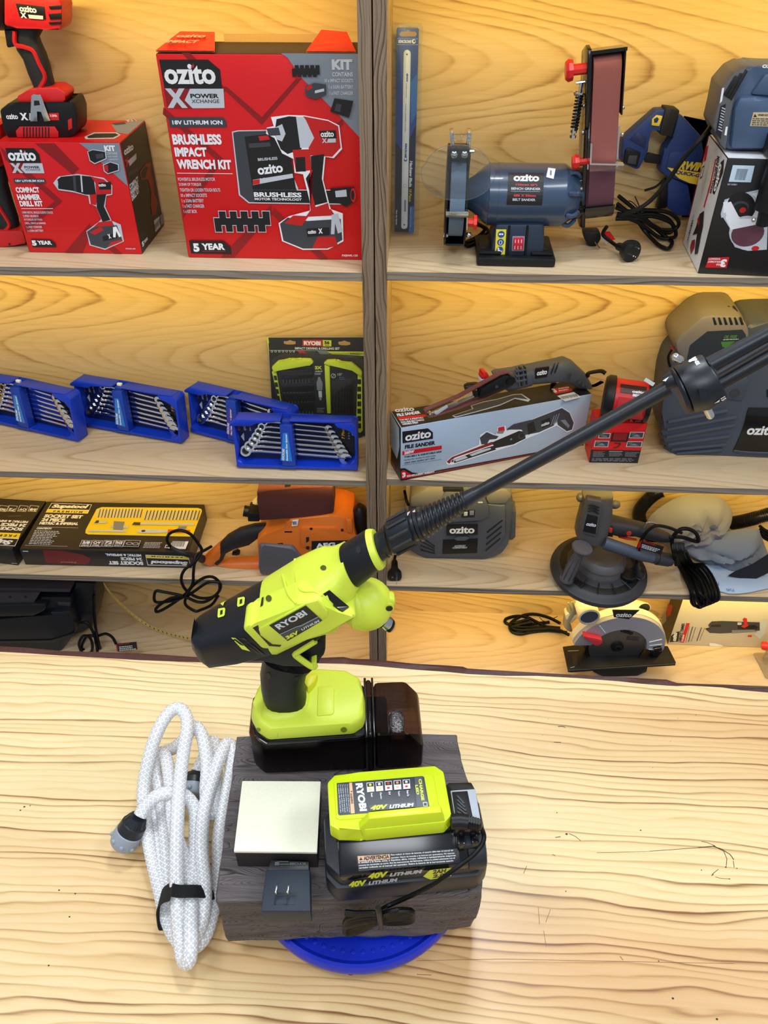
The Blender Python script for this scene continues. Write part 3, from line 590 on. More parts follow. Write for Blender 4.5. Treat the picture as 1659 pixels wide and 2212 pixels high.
p = Pr(b, top_of(fr, h), 'A'); p.g(CGREY, 860, 960, 1075, 930, 1120, 922, 985, 1035, 900, 1020); p.g(CDRED, 590, 1000, 660, 990, 680, 1010, 600, 1025); p.t('KIT', 985, 940, 1070, 930, 920, LGREY, bold=.05); p.g(LGREY, 650, 1055, 720, 1020, 900, 1020, 930, 1040, 880, 1070, 660, 1072); p.g(INK, 670, 1052, 730, 1028, 890, 1027, 915, 1040, 870, 1060, 680, 1064); p.g(DGREY, 860, 950, 960, 938, 970, 955, 890, 965)
t.done()
# ---------------------------------------------------------------- red cordless tool standing on that carton
fr = vert(q1('A', 60, 1062), q1('A', 530, 1062), ztop_drill); PA = lambda *v: q('A', *v)
def red_tool(t, fr, crop, part, dz=0):
    pass
clamp_to(ztop_drill+EPS)
t = Thing('cordless_drill', 'red and black cordless drill standing on the small red carton, top of it cut off', 'drill', fr.at(.06, 0, -.035))
b = t.p('battery', 'black battery pack with a red grille')
b.pp(fr, PA(-5, 850, 60, 797, 140, 790, 500, 800, 545, 770, 565, 800, 588, 860, 592, 1000, 575, 1040, 530, 1064, 60, 1064, 22, 1000), -.072, 0, BLACK, .004)
b.pp(fr, PA(120, 1010, 150, 976, 420, 976, 450, 1020, 450, 1060, 130, 1060), 0, .003, TRED, .001)
for i in range(9): b.pp(fr, PA(178+i*24, 980, 188+i*24, 980, 188+i*24, 1058, 178+i*24, 1058), .002, .0034, INK)
b.pp(fr, PA(522, 925, 552, 910, 556, 990, 526, 1005), -.004, .001, TRED, .0005)
p = Pr(b, fr, 'A', .0003); ozito(p, 52, 918, 142, 918, 880); p.t('X', 162, 926, 220, 926, 872, WHITE, bold=.06); p.g(RED, 375, 870, 452, 870, 455, 926, 380, 926); p.t('3.0Ah', 385, 900, 440, 900, 882, WHITE, bold=.02); p.g(LGREY, 225, 872, 262, 872, 262, 926, 225, 926)
b = t.p('foot', 'red foot of the handle'); b.pp(fr, PA(140, 800, 130, 742, 215, 700, 270, 678, 435, 672, 500, 712, 512, 735, 500, 770, 480, 804), -.062, -.008, TRED, .006)
b = t.p('handle'); 
b.loft(fr, [((105, 215), (352, 215), .021), ((112, 300), (310, 285), .021), ((128, 385), (326, 330), .021), ((176, 455), (362, 410), .021), ((212, 560), (392, 500), .021), ((240, 625), (415, 600), .021), ((268, 685), (436, 675), .022)] and [(q1('A', *x), q1('A', *y), dd) for x, y, dd in [((105, 205), (352, 205), .021), ((112, 300), (310, 285), .021), ((128, 385), (326, 330), .021), ((176, 455), (362, 410), .021), ((212, 560), (392, 500), .021), ((240, 625), (415, 600), .021), ((268, 690), (436, 682), .022)]], RUB, 14, 2.6, cz=-.036)
s = t.sub(b, 'trim', 'red line along the grip'); s.tube([fr.w(*q1('A', x, y), -.0145) for x, y in ((112, 240), (118, 340), (190, 365), (255, 395), (300, 490), (345, 590), (318, 660), (300, 690))], .0042, TRED, 6, 6)
b = t.p('motor_housing', 'red motor housing')
b.pp(fr, PA(30, -60, 400, -60, 462, -20, 474, 60, 478, 170, 462, 236, 350, 214, 300, 222, 130, 218, 60, 205, 30, 190), -.068, -.004, TRED, .009)
for y0, y1 in ((40, 72), (100, 150), (165, 190)): b.pp(fr, PA(372, y0+8, 470, y0, 474, y1-6, 385, y1), -.006, -.0015, BLACK, .0008)
b.pp(fr, PA(118, 25, 340, 52, 352, 150, 150, 130), -.006, -.002, BLACK, .001)
p = Pr(b, fr.off(-.002), 'A', .0002); ozito(p, 152, 88, 284, 102, 42); p.t('X', 160, 136, 208, 142, 94, WHITE, bold=.05); p.g(LGREY, 215, 112, 332, 122, 332, 150, 225, 142)
b = t.p('gearbox', 'black gearbox'); b.lathe(fr.w(*q1('A', 45, 60), -.036), fr.u*-1, [(-.004, .026), (0, .036), (.02, .036), (.03, .03), (.06, .028)], BLACK)
b.pp(fr, PA(-100, 175, 118, 190, 118, 225, 60, 230, 0, 215, -100, 205), -.055, -.015, BLACK, .003)
b = t.p('trigger'); b.pp(fr, PA(30, 232, 105, 232, 108, 360, 60, 370, 48, 352, 42, 285), -.048, -.022, BLACK, .004)
b = t.p('belt_hook', 'bent steel belt hook'); b.pp(fr, PA(240, 740, 252, 728, 310, 730, 322, 752, 388, 932, 340, 938, 318, 860, 282, 855, 290, 936, 232, 936, 236, 850), .003, .0046, STEEL, .0006); b.pp(fr, PA(262, 775, 300, 775, 308, 810, 262, 815), .0046, .0048, INK)
t.done()
# ---------------------------------------------------------------- red tool behind, at the edge
clamp_to(z, BKY)
fr = standing(q1('A', 100, 1905), .05, z=z)
t = Thing('cordless_driver', 'dark red cordless tool without a battery standing behind the small carton', 'drill', fr.at(-.02, 0, -.02))
b = t.p('foot', 'red foot of the handle'); b.pp(fr, q('A', -130, 1905, -120, 1810, -40, 1782, 130, 1778, 178, 1790, 198, 1860, 190, 1885, 120, 1890, 20, 1912), -.06, 0, TRED, .006); b.pp(fr, q('A', 62, 1876, 82, 1874, 74, 1896), 0, .0008, INK)
b = t.p('handle'); b.loft(fr, [(q1('A', *x), q1('A', *y), .02) for x, y in (((-180, 1300), (60, 1280)), ((-150, 1450), (70, 1420)), ((-90, 1580), (110, 1560)), ((-30, 1700), (150, 1680)), ((-30, 1795), (165, 1795)))], RUB, 12, 2.6, cz=-.03)
s = t.sub(b, 'trim', 'red line along the grip'); s.tube([fr.w(*q1('A', x, y), -.009) for x, y in ((-30, 1560), (20, 1640), (70, 1730), (35, 1785))], .004, TRED, 6, 6)
b = t.p('motor_housing'); b.pp(fr, q('A', -400, 950, 0, 960, 5, 1100, 10, 1300, -180, 1310, -400, 1250), -.065, -.004, TRED, .01)
t.done()
# ---------------------------------------------------------------- top right shelf: hacksaw blade pack
z = ZR[0]+EPS
clamp_to(z, BKY, XG1+.0245, 1.37)
NAVY = mat('grinder_navy', (52, 72, 98), .3, coat=.4, mottle=.04)
CLEARP = clear('clear_plastic', body=.025, gl_k=.3)
CLEAR2 = clear('clear_shield', body=.025, gl_k=.5)
BLUE_CARD = mat('card_blue', (28, 72, 152), .4); NAVY_CARD = mat('card_navy', (14, 24, 58), .4)
a = atZ(*q1('C', 85, 1800), z); c_ = atZ(*q1('C', 315, 1790), z)
lean = Vector((0, .05, .46)); fr = Fr(a, Vector((c_.x-a.x, 0, 0)), lean)
t = Thing('hacksaw_blade_pack', 'narrow blue card pack with a white hacksaw blade in clear blister, beside the divider', 'hacksaw blade pack', fr.at(.03, 0, 0))
b = t.p('blister', 'clear plastic blister'); b.prism(fr, [fr.px(*p_, 0.002) for p_ in q('C', 88, 1796, 315, 1790, 345, 230, 350, 90, 340, 78, 115, 75, 105, 90)], .003, .006, CLEARP, .001)
b = t.p('backing_card'); b.pp(fr, q('C', 122, 1765, 270, 1772, 275, 1765, 318, 125, 310, 112, 150, 108, 138, 122), 0, .0015, BLUE_CARD, .0002)
p = Pr(b, fr, 'C', .0016)
p.g(NAVY_CARD, 122, 1765, 270, 1772, 292, 900, 250, 1000, 180, 1100, 128, 1040)
p.g(mat('card_light_blue', (44, 112, 190), .4), 250, 560, 306, 480, 300, 800, 255, 900); p.g(_M['card_light_blue'], 245, 1560, 276, 1560, 270, 1772, 236, 1772)
p.g(KRAFT, 160, 165, 175, 145, 215, 143, 222, 132, 240, 132, 245, 143, 290, 145, 302, 165, 290, 182, 175, 182)
p.n(LGREY, 2, 142, 200, 312, 203); p.n(LGREY, 2, 140, 248, 312, 250); p.t('KINCROME', 152, 236, 258, 238, 210, WHITE, bold=.05, shear=.2)
p.ci(WHITE, 276, 223, 16); p.ci(BLUE_CARD, 281, 221, 8)
p.ti('Part No K6101', 148, 1600, 146, 1705, 1600, WHITE) if 0 else None
def vtext(p, s, x0, y0, x1, y1, w, mt, **k):   # lettering read turned clockwise: from (x0,y0) down to (x1,y1), tops to the right by w
    p.up(); A = Vector(p.f.px(*q1(p.k, x0, y0), p.c)); B = Vector(p.f.px(*q1(p.k, x1, y1), p.c)); T = Vector(p.f.px(*q1(p.k, x0+w, y0), p.c)); p.b.text(p.f, s, A, B, T, p.c, mt, **k)
vtext(p, 'Hacksaw Blade', 244, 1190, 238, 1402, 24, WHITE, bold=.04, shear=.2); vtext(p, '10 Piece', 240, 1418, 237, 1520, 20, YELLOW, bold=.02, shear=.2)
vtext(p, '300mm (12") x 24 TPI', 246, 1570, 242, 1725, 12, LGREY); vtext(p, 'Part No K6101', 132, 1590, 129, 1708, 13, WHITE)
b = t.p('blade', 'white hacksaw blade'); BL_ = mat('blade_white', (232, 234, 238), .3)
b.pp(fr, q('C', 175, 1720, 178, 1735, 190, 1742, 205, 1742, 222, 1734, 226, 1718, 252, 330, 250, 308, 238, 295, 222, 290, 206, 295, 196, 310, 194, 330), .0018, .0026, BL_, .0002)
p = Pr(b, fr, 'C', .0028); p.ci(INK, 222, 328, 6); p.ci(INK, 200, 1708, 6); p.g(BLUE_CARD, 214, 497, 223, 478, 232, 497); p.g(BLUE_CARD, 219, 497, 228, 497, 227, 550, 218, 550)
vtext(p, 'DIRECTION', 214, 560, 211, 680, 9, GREY); vtext(p, 'KINCROME', 206, 1048, 202, 1170, 17, BLUE_CARD, bold=.05, shear=.2); p.ci(BLUE_CARD, 210, 1182, 13); p.ci(BL_, 210, 1176, 8); p.ci(GREY, 205, 1393, 11); p.ci(BL_, 205, 1393, 8)
p.bars(199, 1600, 215, 1505, 8, BLUE_CARD); vtext(p, 'HIGH SPEED STEEL', 209, 730, 205, 960, 8, GREY)
t.done()
# ---------------------------------------------------------------- bench grinder with belt sander
fr = vert(q1('C', 785, 2042), q1('C', 1420, 2055), z)
t = Thing('bench_grinder', 'dark blue bench grinder with an upright belt sander arm on the right', 'bench grinder', fr.at(.12, 0, -.07))
C = lambda *v: q('C', *v)
b = t.p('base_plate', 'black base'); b.box(fr, 0, fr.px(*q1('C', 1420, 2055))[0], 0, .018, -.13, 0, BLACK, .004)
bw = fr.px(*q1('C', 1420, 2055))[0]; b.box(fr, .004, .05, .018, .026, -.11, -.012, BLACK, .004); b.box(fr, bw-.05, bw-.004, .018, .026, -.11, -.012, BLACK, .004)
for x in (.014, bw-.02): b.lathe(fr.at(x, .026, -.03), fr.v, [(0, .006), (.001, .006)], INK, 12)
mc = -.07                                   # motor axis behind the base front
b = t.p('pedestal', 'dark blue pedestal'); b.prism(fr, fr.pl(q('C', 940, 1700, 1335, 1700, 1335, 1985, 885, 1985), -.02), -.115, -.018, mat('grinder_pedestal', (36, 50, 70), .4), .008)
for x in (1052, 1200): b.tube([fr.w(*q1('C', x, 1715), -.017), fr.w(*q1('C', x-12, 1850), -.016), fr.w(*q1('C', x-22, 1990), -.016)], .0022, BLACK, 6, 4)
s = t.sub(b, 'switch', 'red rocker switch'); s.pp(fr, q('C', 1075, 1805, 1178, 1805, 1172, 1925, 1068, 1925), -.019, -.014, GREY, .002); s.pp(fr, q('C', 1087, 1815, 1168, 1815, 1163, 1915, 1080, 1915), -.016, -.0105, mat('switch_red', (200, 26, 52), .25), .002)
p = Pr(s, fr.off(-.0105), 'C', .0003); 
for x in (1100, 1125, 1150): p.n(WHITE, 5, x, 1828, x-1, 1856); p.n(LGREY, 5, x-4, 1880, x-5, 1908)
s = t.sub(b, 'safety_sticker', 'yellow sticker with three blue safety signs'); s.pp(fr, q('C', 945, 1748, 1027, 1748, 1014, 1950, 933, 1950), -.0185, -.0165, mat('sticker_yellow', (236, 222, 40), .4))
p = Pr(s, fr.off(-.0165), 'C', .0003)
SBL = mat('sign_blue', (22, 78, 160), .4)
for x, y in ((985, 1786), (980, 1850), (974, 1912)): p.ci(SBL, x, y, 28)
p.rr(WHITE, 968, 1778, 982, 1792); p.rr(WHITE, 987, 1778, 1001, 1792); p.n(WHITE, 4, 966, 1780, 1002, 1780); p.ci(WHITE, 980, 1852, 14, 18); p.ci(SBL, 980, 1852, 9, 14); p.ci(WHITE, 962, 1900, 7); p.g(WHITE, 955, 1908, 970, 1908, 985, 1922, 995, 1912, 990, 1930, 960, 1930)
axl = Vector(fr.px(*q1('C', 870, 1455), mc)); axr = Vector(fr.px(*q1('C', 1480, 1475), mc)); AY = (axl.y+axr.y)/2
R = .5*(fr.px(*q1('C', 1180, 1222), mc)[1]-fr.px(*q1('C', 1180, 1722), mc)[1])*.97
X = lambda x: fr.px(*q1('C', x, 1470), mc)[0]
ax = lambda x, r: (x-X(700), r)
o_ = fr.at(X(700), AY, mc)
b = t.p('motor_housing', 'dark blue motor barrel')
b.lathe(o_, fr.u, [(X(700)-X(700), R*.45), (X(760)-X(700), R*.6), (X(850)-X(700), R*.93), (X(872)-X(700), R*.97), (X(874)-X(700), R), (X(945)-X(700), R), (X(946)-X(700), R*1.008), (X(1475)-X(700), R*1.008), (X(1480)-X(700), R), (X(1590)-X(700), R*.72), (X(1603)-X(700), R*.62), (X(1640)-X(700), R*.5)], NAVY, 40)
for an in (20, 65, -25, -65):
    a_ = math.radians(an); dv = fr.n*math.cos(a_)+fr.v*math.sin(a_); c0 = o_+fr.u*(X(1500)-X(700))+dv*(R*.93); b.tube([c0, c0+fr.u*.012+dv*.002, c0+fr.u*.024-dv*.01], .005, NAVY, 6, 4)
cyl = Cyl(o_, fr.u, fr.n, R*1.008)
s = t.sub(b, 'label', 'black maker label with white and red lettering'); lb = [cyl.px(*q1('C', x, y)) for x, y in ((1040, 1285), (1330, 1285), (1318, 1552), (1028, 1545))]
x0, x1 = lb[3][0], lb[1][0]; y0, y1 = lb[2][1], lb[0][1]; K = 10
vv = []; ff = []
for i in range(K+1):
    yy = y0+(y1-y0)*i/K; vv += [cyl.at(x0, yy, .0004), cyl.at(x1, yy, .0004)]
for i in range(K): ff.append((2*i, 2*i+1, 2*i+3, 2*i+2))
s.add(vv, ff, INK)
LX = lambda f: x0+(x1-x0)*f
LY = lambda f: y0+(y1-y0)*f
def lt(txt, fx0, fx1, fy0, fy1, mt, **k): s.text(cyl, txt, (LX(fx0), LY(fy0)), (LX(fx1), LY(fy0)), (LX(fx0), LY(fy1)), .0007, mt, **k)
RDT = mat('label_red', (226, 56, 60), .4)
lt('ozito', .15, .87, .70, .93, WHITE, bold=.04); lt('150mm (6")', .22, .82, .555, .625, RDT, bold=.03); lt('BENCH GRINDER', .1, .92, .445, .515, LGREY, bold=.03); lt('686 X 50mm', .18, .8, .25, .32, RDT, bold=.03); lt('BELT SANDER', .16, .8, .13, .2, LGREY, bold=.03)
s.add([cyl.at(LX(.1), LY(.40), .0007), cyl.at(LX(.9), LY(.40), .0007), cyl.at(LX(.9), LY(.408), .0007), cyl.at(LX(.1), LY(.408), .0007)], [(0, 1, 2, 3)], LGREY)
s = t.sub(b, 'price_sticker', 'small white sticker'); l4 = [cyl.px(*q1('C', x, y)) for x, y in ((1365, 1250), (1425, 1258), (1408, 1340), (1348, 1325))]
s.add([cyl.at(*p_, .0012) for p_ in l4][::-1], [(0, 1, 2, 3)], WHITE); m_ = [cyl.at(l4[0][0]*(1-f)+l4[2][0]*f, l4[0][1]*(1-g)+l4[2][1]*g, .0015) for f, g in ((.35, .3), (.65, .3), (.6, .7), (.3, .7))]; s.add(m_[::-1], [(0, 1, 2, 3)], GREY)
# wheel end
b = t.p('wheel_guard', 'black wheel guard'); xg = X(470); GR = .5*(fr.px(*q1('C', 600, 960), mc)[1]-fr.px(*q1('C', 600, 1870), mc)[1])*.88; gy = AY-.004
wl_ = X(560); wr_ = X(690)
def gpoly(ang0, ang1, r, n=18): return [(r*math.cos(math.radians(ang0+(ang1-ang0)*k/n)), r*math.sin(math.radians(ang0+(ang1-ang0)*k/n))) for k in range(n+1)]
sf = Fr(fr.at(wl_, gy, mc), -fr.n, fr.v)     # side view of the wheel: a backwards, b up, normal to the right
plate = gpoly(62, 300, GR)+[(-.03, -GR*.86), (-GR*.35, GR*.5)]
plate = gpoly(-100, 115, GR)+[(-GR*.2, GR*.55), (-GR*.45, -GR*.1), (-GR*.5, -GR*.75)]
b.prism(sf, plate, -.006, -.002, BLACK, .001); b.prism(sf, plate, wr_-wl_+.001, wr_-wl_+.005, BLACK, .001)
sh_o = gpoly(-108, 112, GR); sh_i = gpoly(112, -108, GR-.004); b.prism(sf, sh_o+sh_i, -.002, wr_-wl_+.002, BLACK)
s = t.p('grinding_wheel', 'grey grinding wheel'); STONE = mat('grinding_stone', (104, 122, 142), .9, bump=.8, bscale=1500, mottle=.3)
s.lathe(fr.at(X(567), gy, mc), fr.u, [(0, .01), (0, GR*.80), (X(683)-X(567), GR*.80), (X(683)-X(567), .01)], STONE, 40)
s = t.p('shield_bracket', 'steel and black bracket of the eye shield'); 
s.pp(fr, q('C', 572, 1090, 728, 1090, 728, 1165, 715, 1180, 590, 1180, 570, 1160), mc+.02, mc+.052, BLACK, .004)
for x in (604, 688): s.lathe(fr.w(*q1('C', x, 1140), mc+.053), fr.n, [(-.001, .0062), (.001, .0062), (.0028, .004), (.003, .0005)], CHROME, 12)
s.pp(fr, q('C', 568, 960, 600, 955, 600, 1000, 612, 1095, 575, 1095), mc+.01, mc+.04, STEEL, .001); s.pp(fr, q('C', 712, 955, 742, 958, 735, 1095, 700, 1095, 712, 1000), mc+.01, mc+.04, STEEL, .001)
s.tube([fr.w(*q1('C', 585, 1000), mc+.04), fr.w(*q1('C', 750, 1000), mc+.04)], .006, CLEAR2, 10); s.tube([fr.w(*q1('C', 730, 1112), mc+.035), fr.w(*q1('C', 765, 1112), mc+.035)], .0036, STEEL, 8)
s = t.p('eye_shield', 'clear oval eye shield'); cx_, cy_ = 635, 1280; ov = [fr.px(*q1('C', 635+300*math.cos(k*2*math.pi/36)*(1.0 if math.sin(k*2*math.pi/36) < .3 else .93), 1290-225*math.sin(k*2*math.pi/36)*(1 if math.sin(k*2*math.pi/36) < 0 else 1.03)), mc+.075) for k in range(36)]
sl = Fr(fr.at(0, 0, 0), fr.u, fr.v); s.prism(sl, ov, mc+.073, mc+.075, CLEAR2); s.tube([fr.at(x, y, mc+.074) for x, y in ov], .0012, CLEAR2, 6, 1, closed=True)
s = t.p('tool_rest', 'bent steel tool rest'); s.pp(fr, q('C', 535, 1603, 718, 1603, 722, 1612, 720, 1652, 540, 1648), mc+.085, mc+.088, STEEL, .0006); s.box(fr, X(537), X(712), fr.px(*q1('C', 600, 1606), mc+.07)[1]-.002, fr.px(*q1('C', 600, 1606), mc+.07)[1], mc+.05, mc+.088, STEEL); s.pp(fr, q('C', 705, 1650, 716, 1650, 712, 1750, 702, 1750), mc+.02, mc+.085, STEEL)
KNOB = mat('knob_red', (224, 40, 34), .3)
s = t.p('clamp_knob', 'red plastic knob'); kc = fr.w(*q1('C', 715, 1688), mc+.07); s.lathe(kc, fr.u, [(0, .008), (.011, .008), (.011, .014), (.017, .0145), (.018, .012)], KNOB, 8, sm=False)
s = t.p('bolt'); 
for x, y in ((700, 1790), (515, 1790)): s = t.p('bolt'); s.lathe(fr.w(*q1('C', x, y), mc+.04), fr.u, [(0, .005), (.01, .005)], STEEL, 8)
# belt sander arm
D = lambda *v: q('D', *v)
ba = fr.px(*q1('D', 345, 1300), mc+.035); tp = fr.px(*q1('D', 402, 150), mc+.035)
fa = Fr(fr.at(ba[0], ba[1], mc+.035), fr.u, fr.v); dv = Vector((tp[0]-ba[0], tp[1]-ba[1])); dirv = fr.u*dv.x+fr.v*dv.y
fa = Fr(fr.at(ba[0], ba[1], mc+.035), fr.u-dirv*(fr.u.dot(dirv)/dirv.dot(dirv)), dirv)
hw = (fa.px(*q1('D', 505, 500))[0]-fa.px(*q1('D', 285, 500))[0])/2*.97
axm = (fa.px(*q1('D', 505, 500))[0]+fa.px(*q1('D', 285, 500))[0])/2
L = fa.px(*q1('D', 405, 145))[1]; Bt = fa.px(*q1('D', 340, 1440))[1]
ss = Fr(fa.at(axm, 0, 0), -fa.n, fa.v)       # side view: a backwards, b up the arm
def loop(off):
    r1 = .021+off; r2 = .043+off
    return [(r1*(1-math.cos(math.radians(k)))-r1+.021, L-.021+r1*math.sin(math.radians(k))) for k in range(0, 181, 15)]+[(.043+r2*math.cos(math.radians(k))*-1*-1, Bt+.05+r2*math.sin(math.radians(k))) for k in range(0, -181, -15)]
def loop(off):
    r1 = .021+off; r2 = .043+off; A = [(.021+r1*math.cos(math.radians(k)), L-.021+r1*math.sin(math.radians(k))) for k in range(180, -1, -12)]
    Bq = [(.043+r2*math.cos(math.radians(k)), Bt+.048+r2*math.sin(math.radians(k))) for k in range(0, -181, -12)]; return A+Bq
BELT = mat('abrasive_belt', (158, 92, 84), .95, bump=.7, bscale=2200, mottle=.3); BELT2 = mat('abrasive_belt_purple', (104, 62, 74), .95, bump=.7, bscale=2200, mottle=.3)  # second tone is darker and more purple, for the lower belt
s = t.p('sanding_belt', 'reddish abrasive belt'); P1 = loop(0); n_ = len(P1); P0 = loop(-.0015)
bsp = fa.px(*q1('D', 380, 1070))[1]
vv = []; ff = []; ff2 = []
P2 = smooth = []
for i in range(n_):
    a_, b_ = Vector(P1[i]), Vector(P1[(i+1) % n_]); m_ = max(1, int((b_-a_).length/.012))
    for k in range(m_): P2.append(a_+(b_-a_)*k/m_)
n2 = len(P2)
for p_ in P2: vv += [ss.at(p_.x, p_.y, -hw), ss.at(p_.x, p_.y, hw)]
up_ = [(2*i, 2*((i+1) % n2), 2*((i+1) % n2)+1, 2*i+1) for i in range(n2) if P2[i].y > bsp]; dn_ = [(2*i, 2*((i+1) % n2), 2*((i+1) % n2)+1, 2*i+1) for i in range(n2) if P2[i].y <= bsp]
s.add(vv, up_, BELT, True); s.add(vv, dn_, BELT2, True)
s = t.p('arm_housing', 'black housing of the belt arm')
hp = [(-.004, L-.01), (.0, L+.012), (.03, L+.016), (.075, L-.0), (.08, L-.1), (.06, .03), (.1, -.0), (.1, Bt-.004), (.04, Bt-.02), (.0, Bt-.01), (.008, .02), (.008, L-.12), (-.004, L-.115)]
s.prism(ss, hp, -hw-.012, -hw-.004, GLOSSBLK, .002)
s.prism(ss, [(0, L+.01), (.06, L+.004), (.06, L-.02), (.05, L+.002), (0, L+.004)], -hw-.006, hw+.008, GLOSSBLK)
s.prism(ss, [(-.004, L+.008), (.06, L+.004), (.06, L-.1), (-.004, L-.1)], hw+.003, hw+.006, GLOSSBLK, .0015)
s.prism(ss, gpolyl := [(.043+.052*math.cos(math.radians(k)), Bt+.048+.052*math.sin(math.radians(k))) for k in range(200, 361, 10)]+[(.043+.047*math.cos(math.radians(k)), Bt+.048+.047*math.sin(math.radians(k))) for k in range(360, 199, -10)], -hw-.006, hw+.002, GLOSSBLK)
s.prism(ss, [(-.002, Bt+.03), (.1, Bt+.06), (.1, Bt-.0), (.043, Bt-.006), (.008, Bt+.006)], -hw-.026, -hw-.004, GLOSSBLK, .006)
s.lathe(ss.at(.043, Bt+.048, -hw-.034), fa.u, [(0, .03), (.012, .045), (.022, .045)], GLOSSBLK, 24)
s = t.p('backing_frame', 'steel backing frame'); s.prism(ss, [(.006, bsp+.01), (.012, L-.11), (.02, L-.11), (.014, bsp+.01)], -hw-.004, -hw-.001, STEEL); s = t.p('backing_frame', 'steel backing frame'); s.prism(ss, [(.002, bsp+.01), (.004, L-.12), (.02, L-.12), (.014, bsp+.01)], hw+.001, hw+.004, STEEL)
s = t.p('work_rest', 'bent steel rest across the belt'); k0 = fa.px(*q1('D', 268, 985), .02); k1 = fa.px(*q1('D', 535, 992), .02); s.prism(fa, [(k0[0], k0[1]), (k1[0], k1[1]), (k1[0], k1[1]-.003), (k0[0], k0[1]-.003)], .006, .02, STEEL); s.prism(fa, [(k0[0], k0[1]), (k0[0]+.003, k0[1]), (k0[0]+.003, k0[1]+.035), (k0[0], k0[1]+.035)], .0, .02, STEEL); s.prism(fa, [(k0[0], k0[1]-.003), (k1[0], k1[1]-.003), (k1[0], k1[1]-.014), (k0[0], k0[1]-.014)], .0185, .0195, CLEAR2)
for (x, y, r1, r2, ln) in ((240, 245, .0095, .019, .024), (240, 968, .0075, .0145, .014)):
    s = t.p('adjusting_knob', 'red plastic knob'); o2 = fa.w(*q1('D', x, y), -.012); s.lathe(o2, -fa.u, [(-.006, r1), (ln, r1), (ln, r2*.9), (ln+.008, r2), (ln+.013, r2*.8), (ln+.014, .002)], KNOB, 9, sm=False)
s = t.p('tension_spring', 'black tension spring on a steel rod'); s0 = fa.w(*q1('D', 190, 440), -.02); s1 = fa.w(*q1('D', 145, 720), -.02); dvv = s1-s0
s.tube([s0-dvv*.3, s1+dvv*.25], .0035, STEEL, 8)
e1 = dvv.normalized(); e2 = fa.n; e3 = e1.cross(e2); s.tube([s0+dvv*(k/132)+(e2*math.cos(k*math.pi/6)+e3*math.sin(k*math.pi/6))*.0062 for k in range(133)], .0019, BLACK, 5, 1)
s.lathe(s0-e1*.003, e1, [(0, .013), (.003, .013)], STEEL, 16); s.lathe(s1+e1*.001, e1, [(0, .006), (.005, .006)], STEEL, 6, sm=False); s.lathe(s1+e1*.01, e1, [(0, .006), (.005, .006)], STEEL, 6, sm=False); s.tube([s0-dvv*.3-fa.u*.01, s0-dvv*.3+fa.u*.012], .003, STEEL, 8)
for x, y in ((225, 535), (215, 745), (160, 440)): s.ball(fa.w(*q1('D', x, y), -.02), .0045, .0045, .0045, STEEL)
s = t.p('bolt')
for x, y in ((528, 550), (522, 760)): s = t.p('bolt'); s.ball(fa.w(*q1('D', x, y), 0), .0035, .0035, .0035, STEEL)
# cords
fc = standing(q1('D', 590, 1640), 0., z=z); cw = lambda l, dz=0: [fc.w(*q1('D', x, y), c) for x, y, c in l]
s = t.p('power_cord', 'black power cord in a tied bundle')
for l in (((470, 1330, .03), (560, 1360, .03), (700, 1350, .03), (880, 1370, .03), (960, 1440, .02), (930, 1500, .014), (800, 1500, .012), (680, 1430, .02), (600, 1420, .03), (470, 1420, .03)),
          ((490, 1240, .03), (600, 1330, .03), (720, 1440, .02), (860, 1560, .008), (910, 1600, .006), (880, 1650, .006), (800, 1620, .006), (700, 1520, .012), (620, 1420, .02), (500, 1400, .03)),
          ((480, 1300, .03), (620, 1400, .026), (760, 1400, .022), (900, 1450, .016), (940, 1540, .008), (900, 1570, .008), (800, 1560, .01), (650, 1450, .02), (480, 1390, .03)),
          ((480, 1380, .03), (610, 1390, .03), (740, 1380, .026), (860, 1410, .024), (920, 1480, .02), (880, 1530, .016), (760, 1470, .024), (640, 1400, .03))): s.tube(lies('D', l, z, 1.735), .0042, CORD, 7, 6)
s.tube(lies('D', [(610, 1440, .034), (640, 1380, .036), (655, 1330, .04), (620, 1245, .06)], z), .0012, CORD, 5, 4); s.tube(lies('D', [(640, 1330, .04), (600, 1290, .045), (570, 1278, .045)], z), .001, CORD, 5, 4)
s = t.p('power_cord', 'black cord behind the pedestal')
for l in (((760, 1690, .03), (850, 1740, .02), (800, 1800, .006), (700, 1850, .005), (720, 1880, .005), (790, 1850, .006)), ((780, 1690, .03), (880, 1760, .02), (780, 1830, .008), (700, 1855, .008))): s.tube(lies('C', l, z), .0038, CORD, 7, 5)
s = t.p('power_plug', 'black plug with flat pins'); pl = lie('D', 420, 1610, .012, z); pe = lie('D', 600, 1672, .022, z); ax_ = (pe-pl).normalized()
pl2 = pe-ax_*.052; s.lathe(pl2, ax_, [(0, .005), (.006, .008), (.028, .0095), (.034, .019), (.044, .0215), (.052, .0215)], BLACK, 20)
for du, ln in ((-.008, .012), (.008, .012), (0, .013)):
    base = pe+fc.u*du*.5+fc.v*(du if du else -.009); s.tube([base, base+ax_*ln], .0016, STEEL, 6)
s.tube([pl2, pl2-ax_*.02+fc.v*.004, lie('D', 370, 1540, .03, z), lie('D', 400, 1480, .05, z)], .004, CORD, 7, 6)
s = t.p('plug_adapter', 'second black plug lying under the arm'); s.pp(fc, q('D', 215, 1520, 350, 1520, 360, 1580, 320, 1640, 260, 1640, 225, 1580), -.03, 0, BLACK, .005); s.tube(lies('D', [(310, 1600, .012), (345, 1650, .004)], z), .0016, STEEL, 6)
s = t.p('cord_tag', 'small red tag on the cord'); s.pp(fc, q('D', 372, 1520, 425, 1518, 468, 1580, 410, 1600), -.006, -.005, RED); s.pp(fc, q('D', 350, 1560, 370, 1550, 410, 1600, 400, 1625), -.004, -.003, LGREY)
t.done()
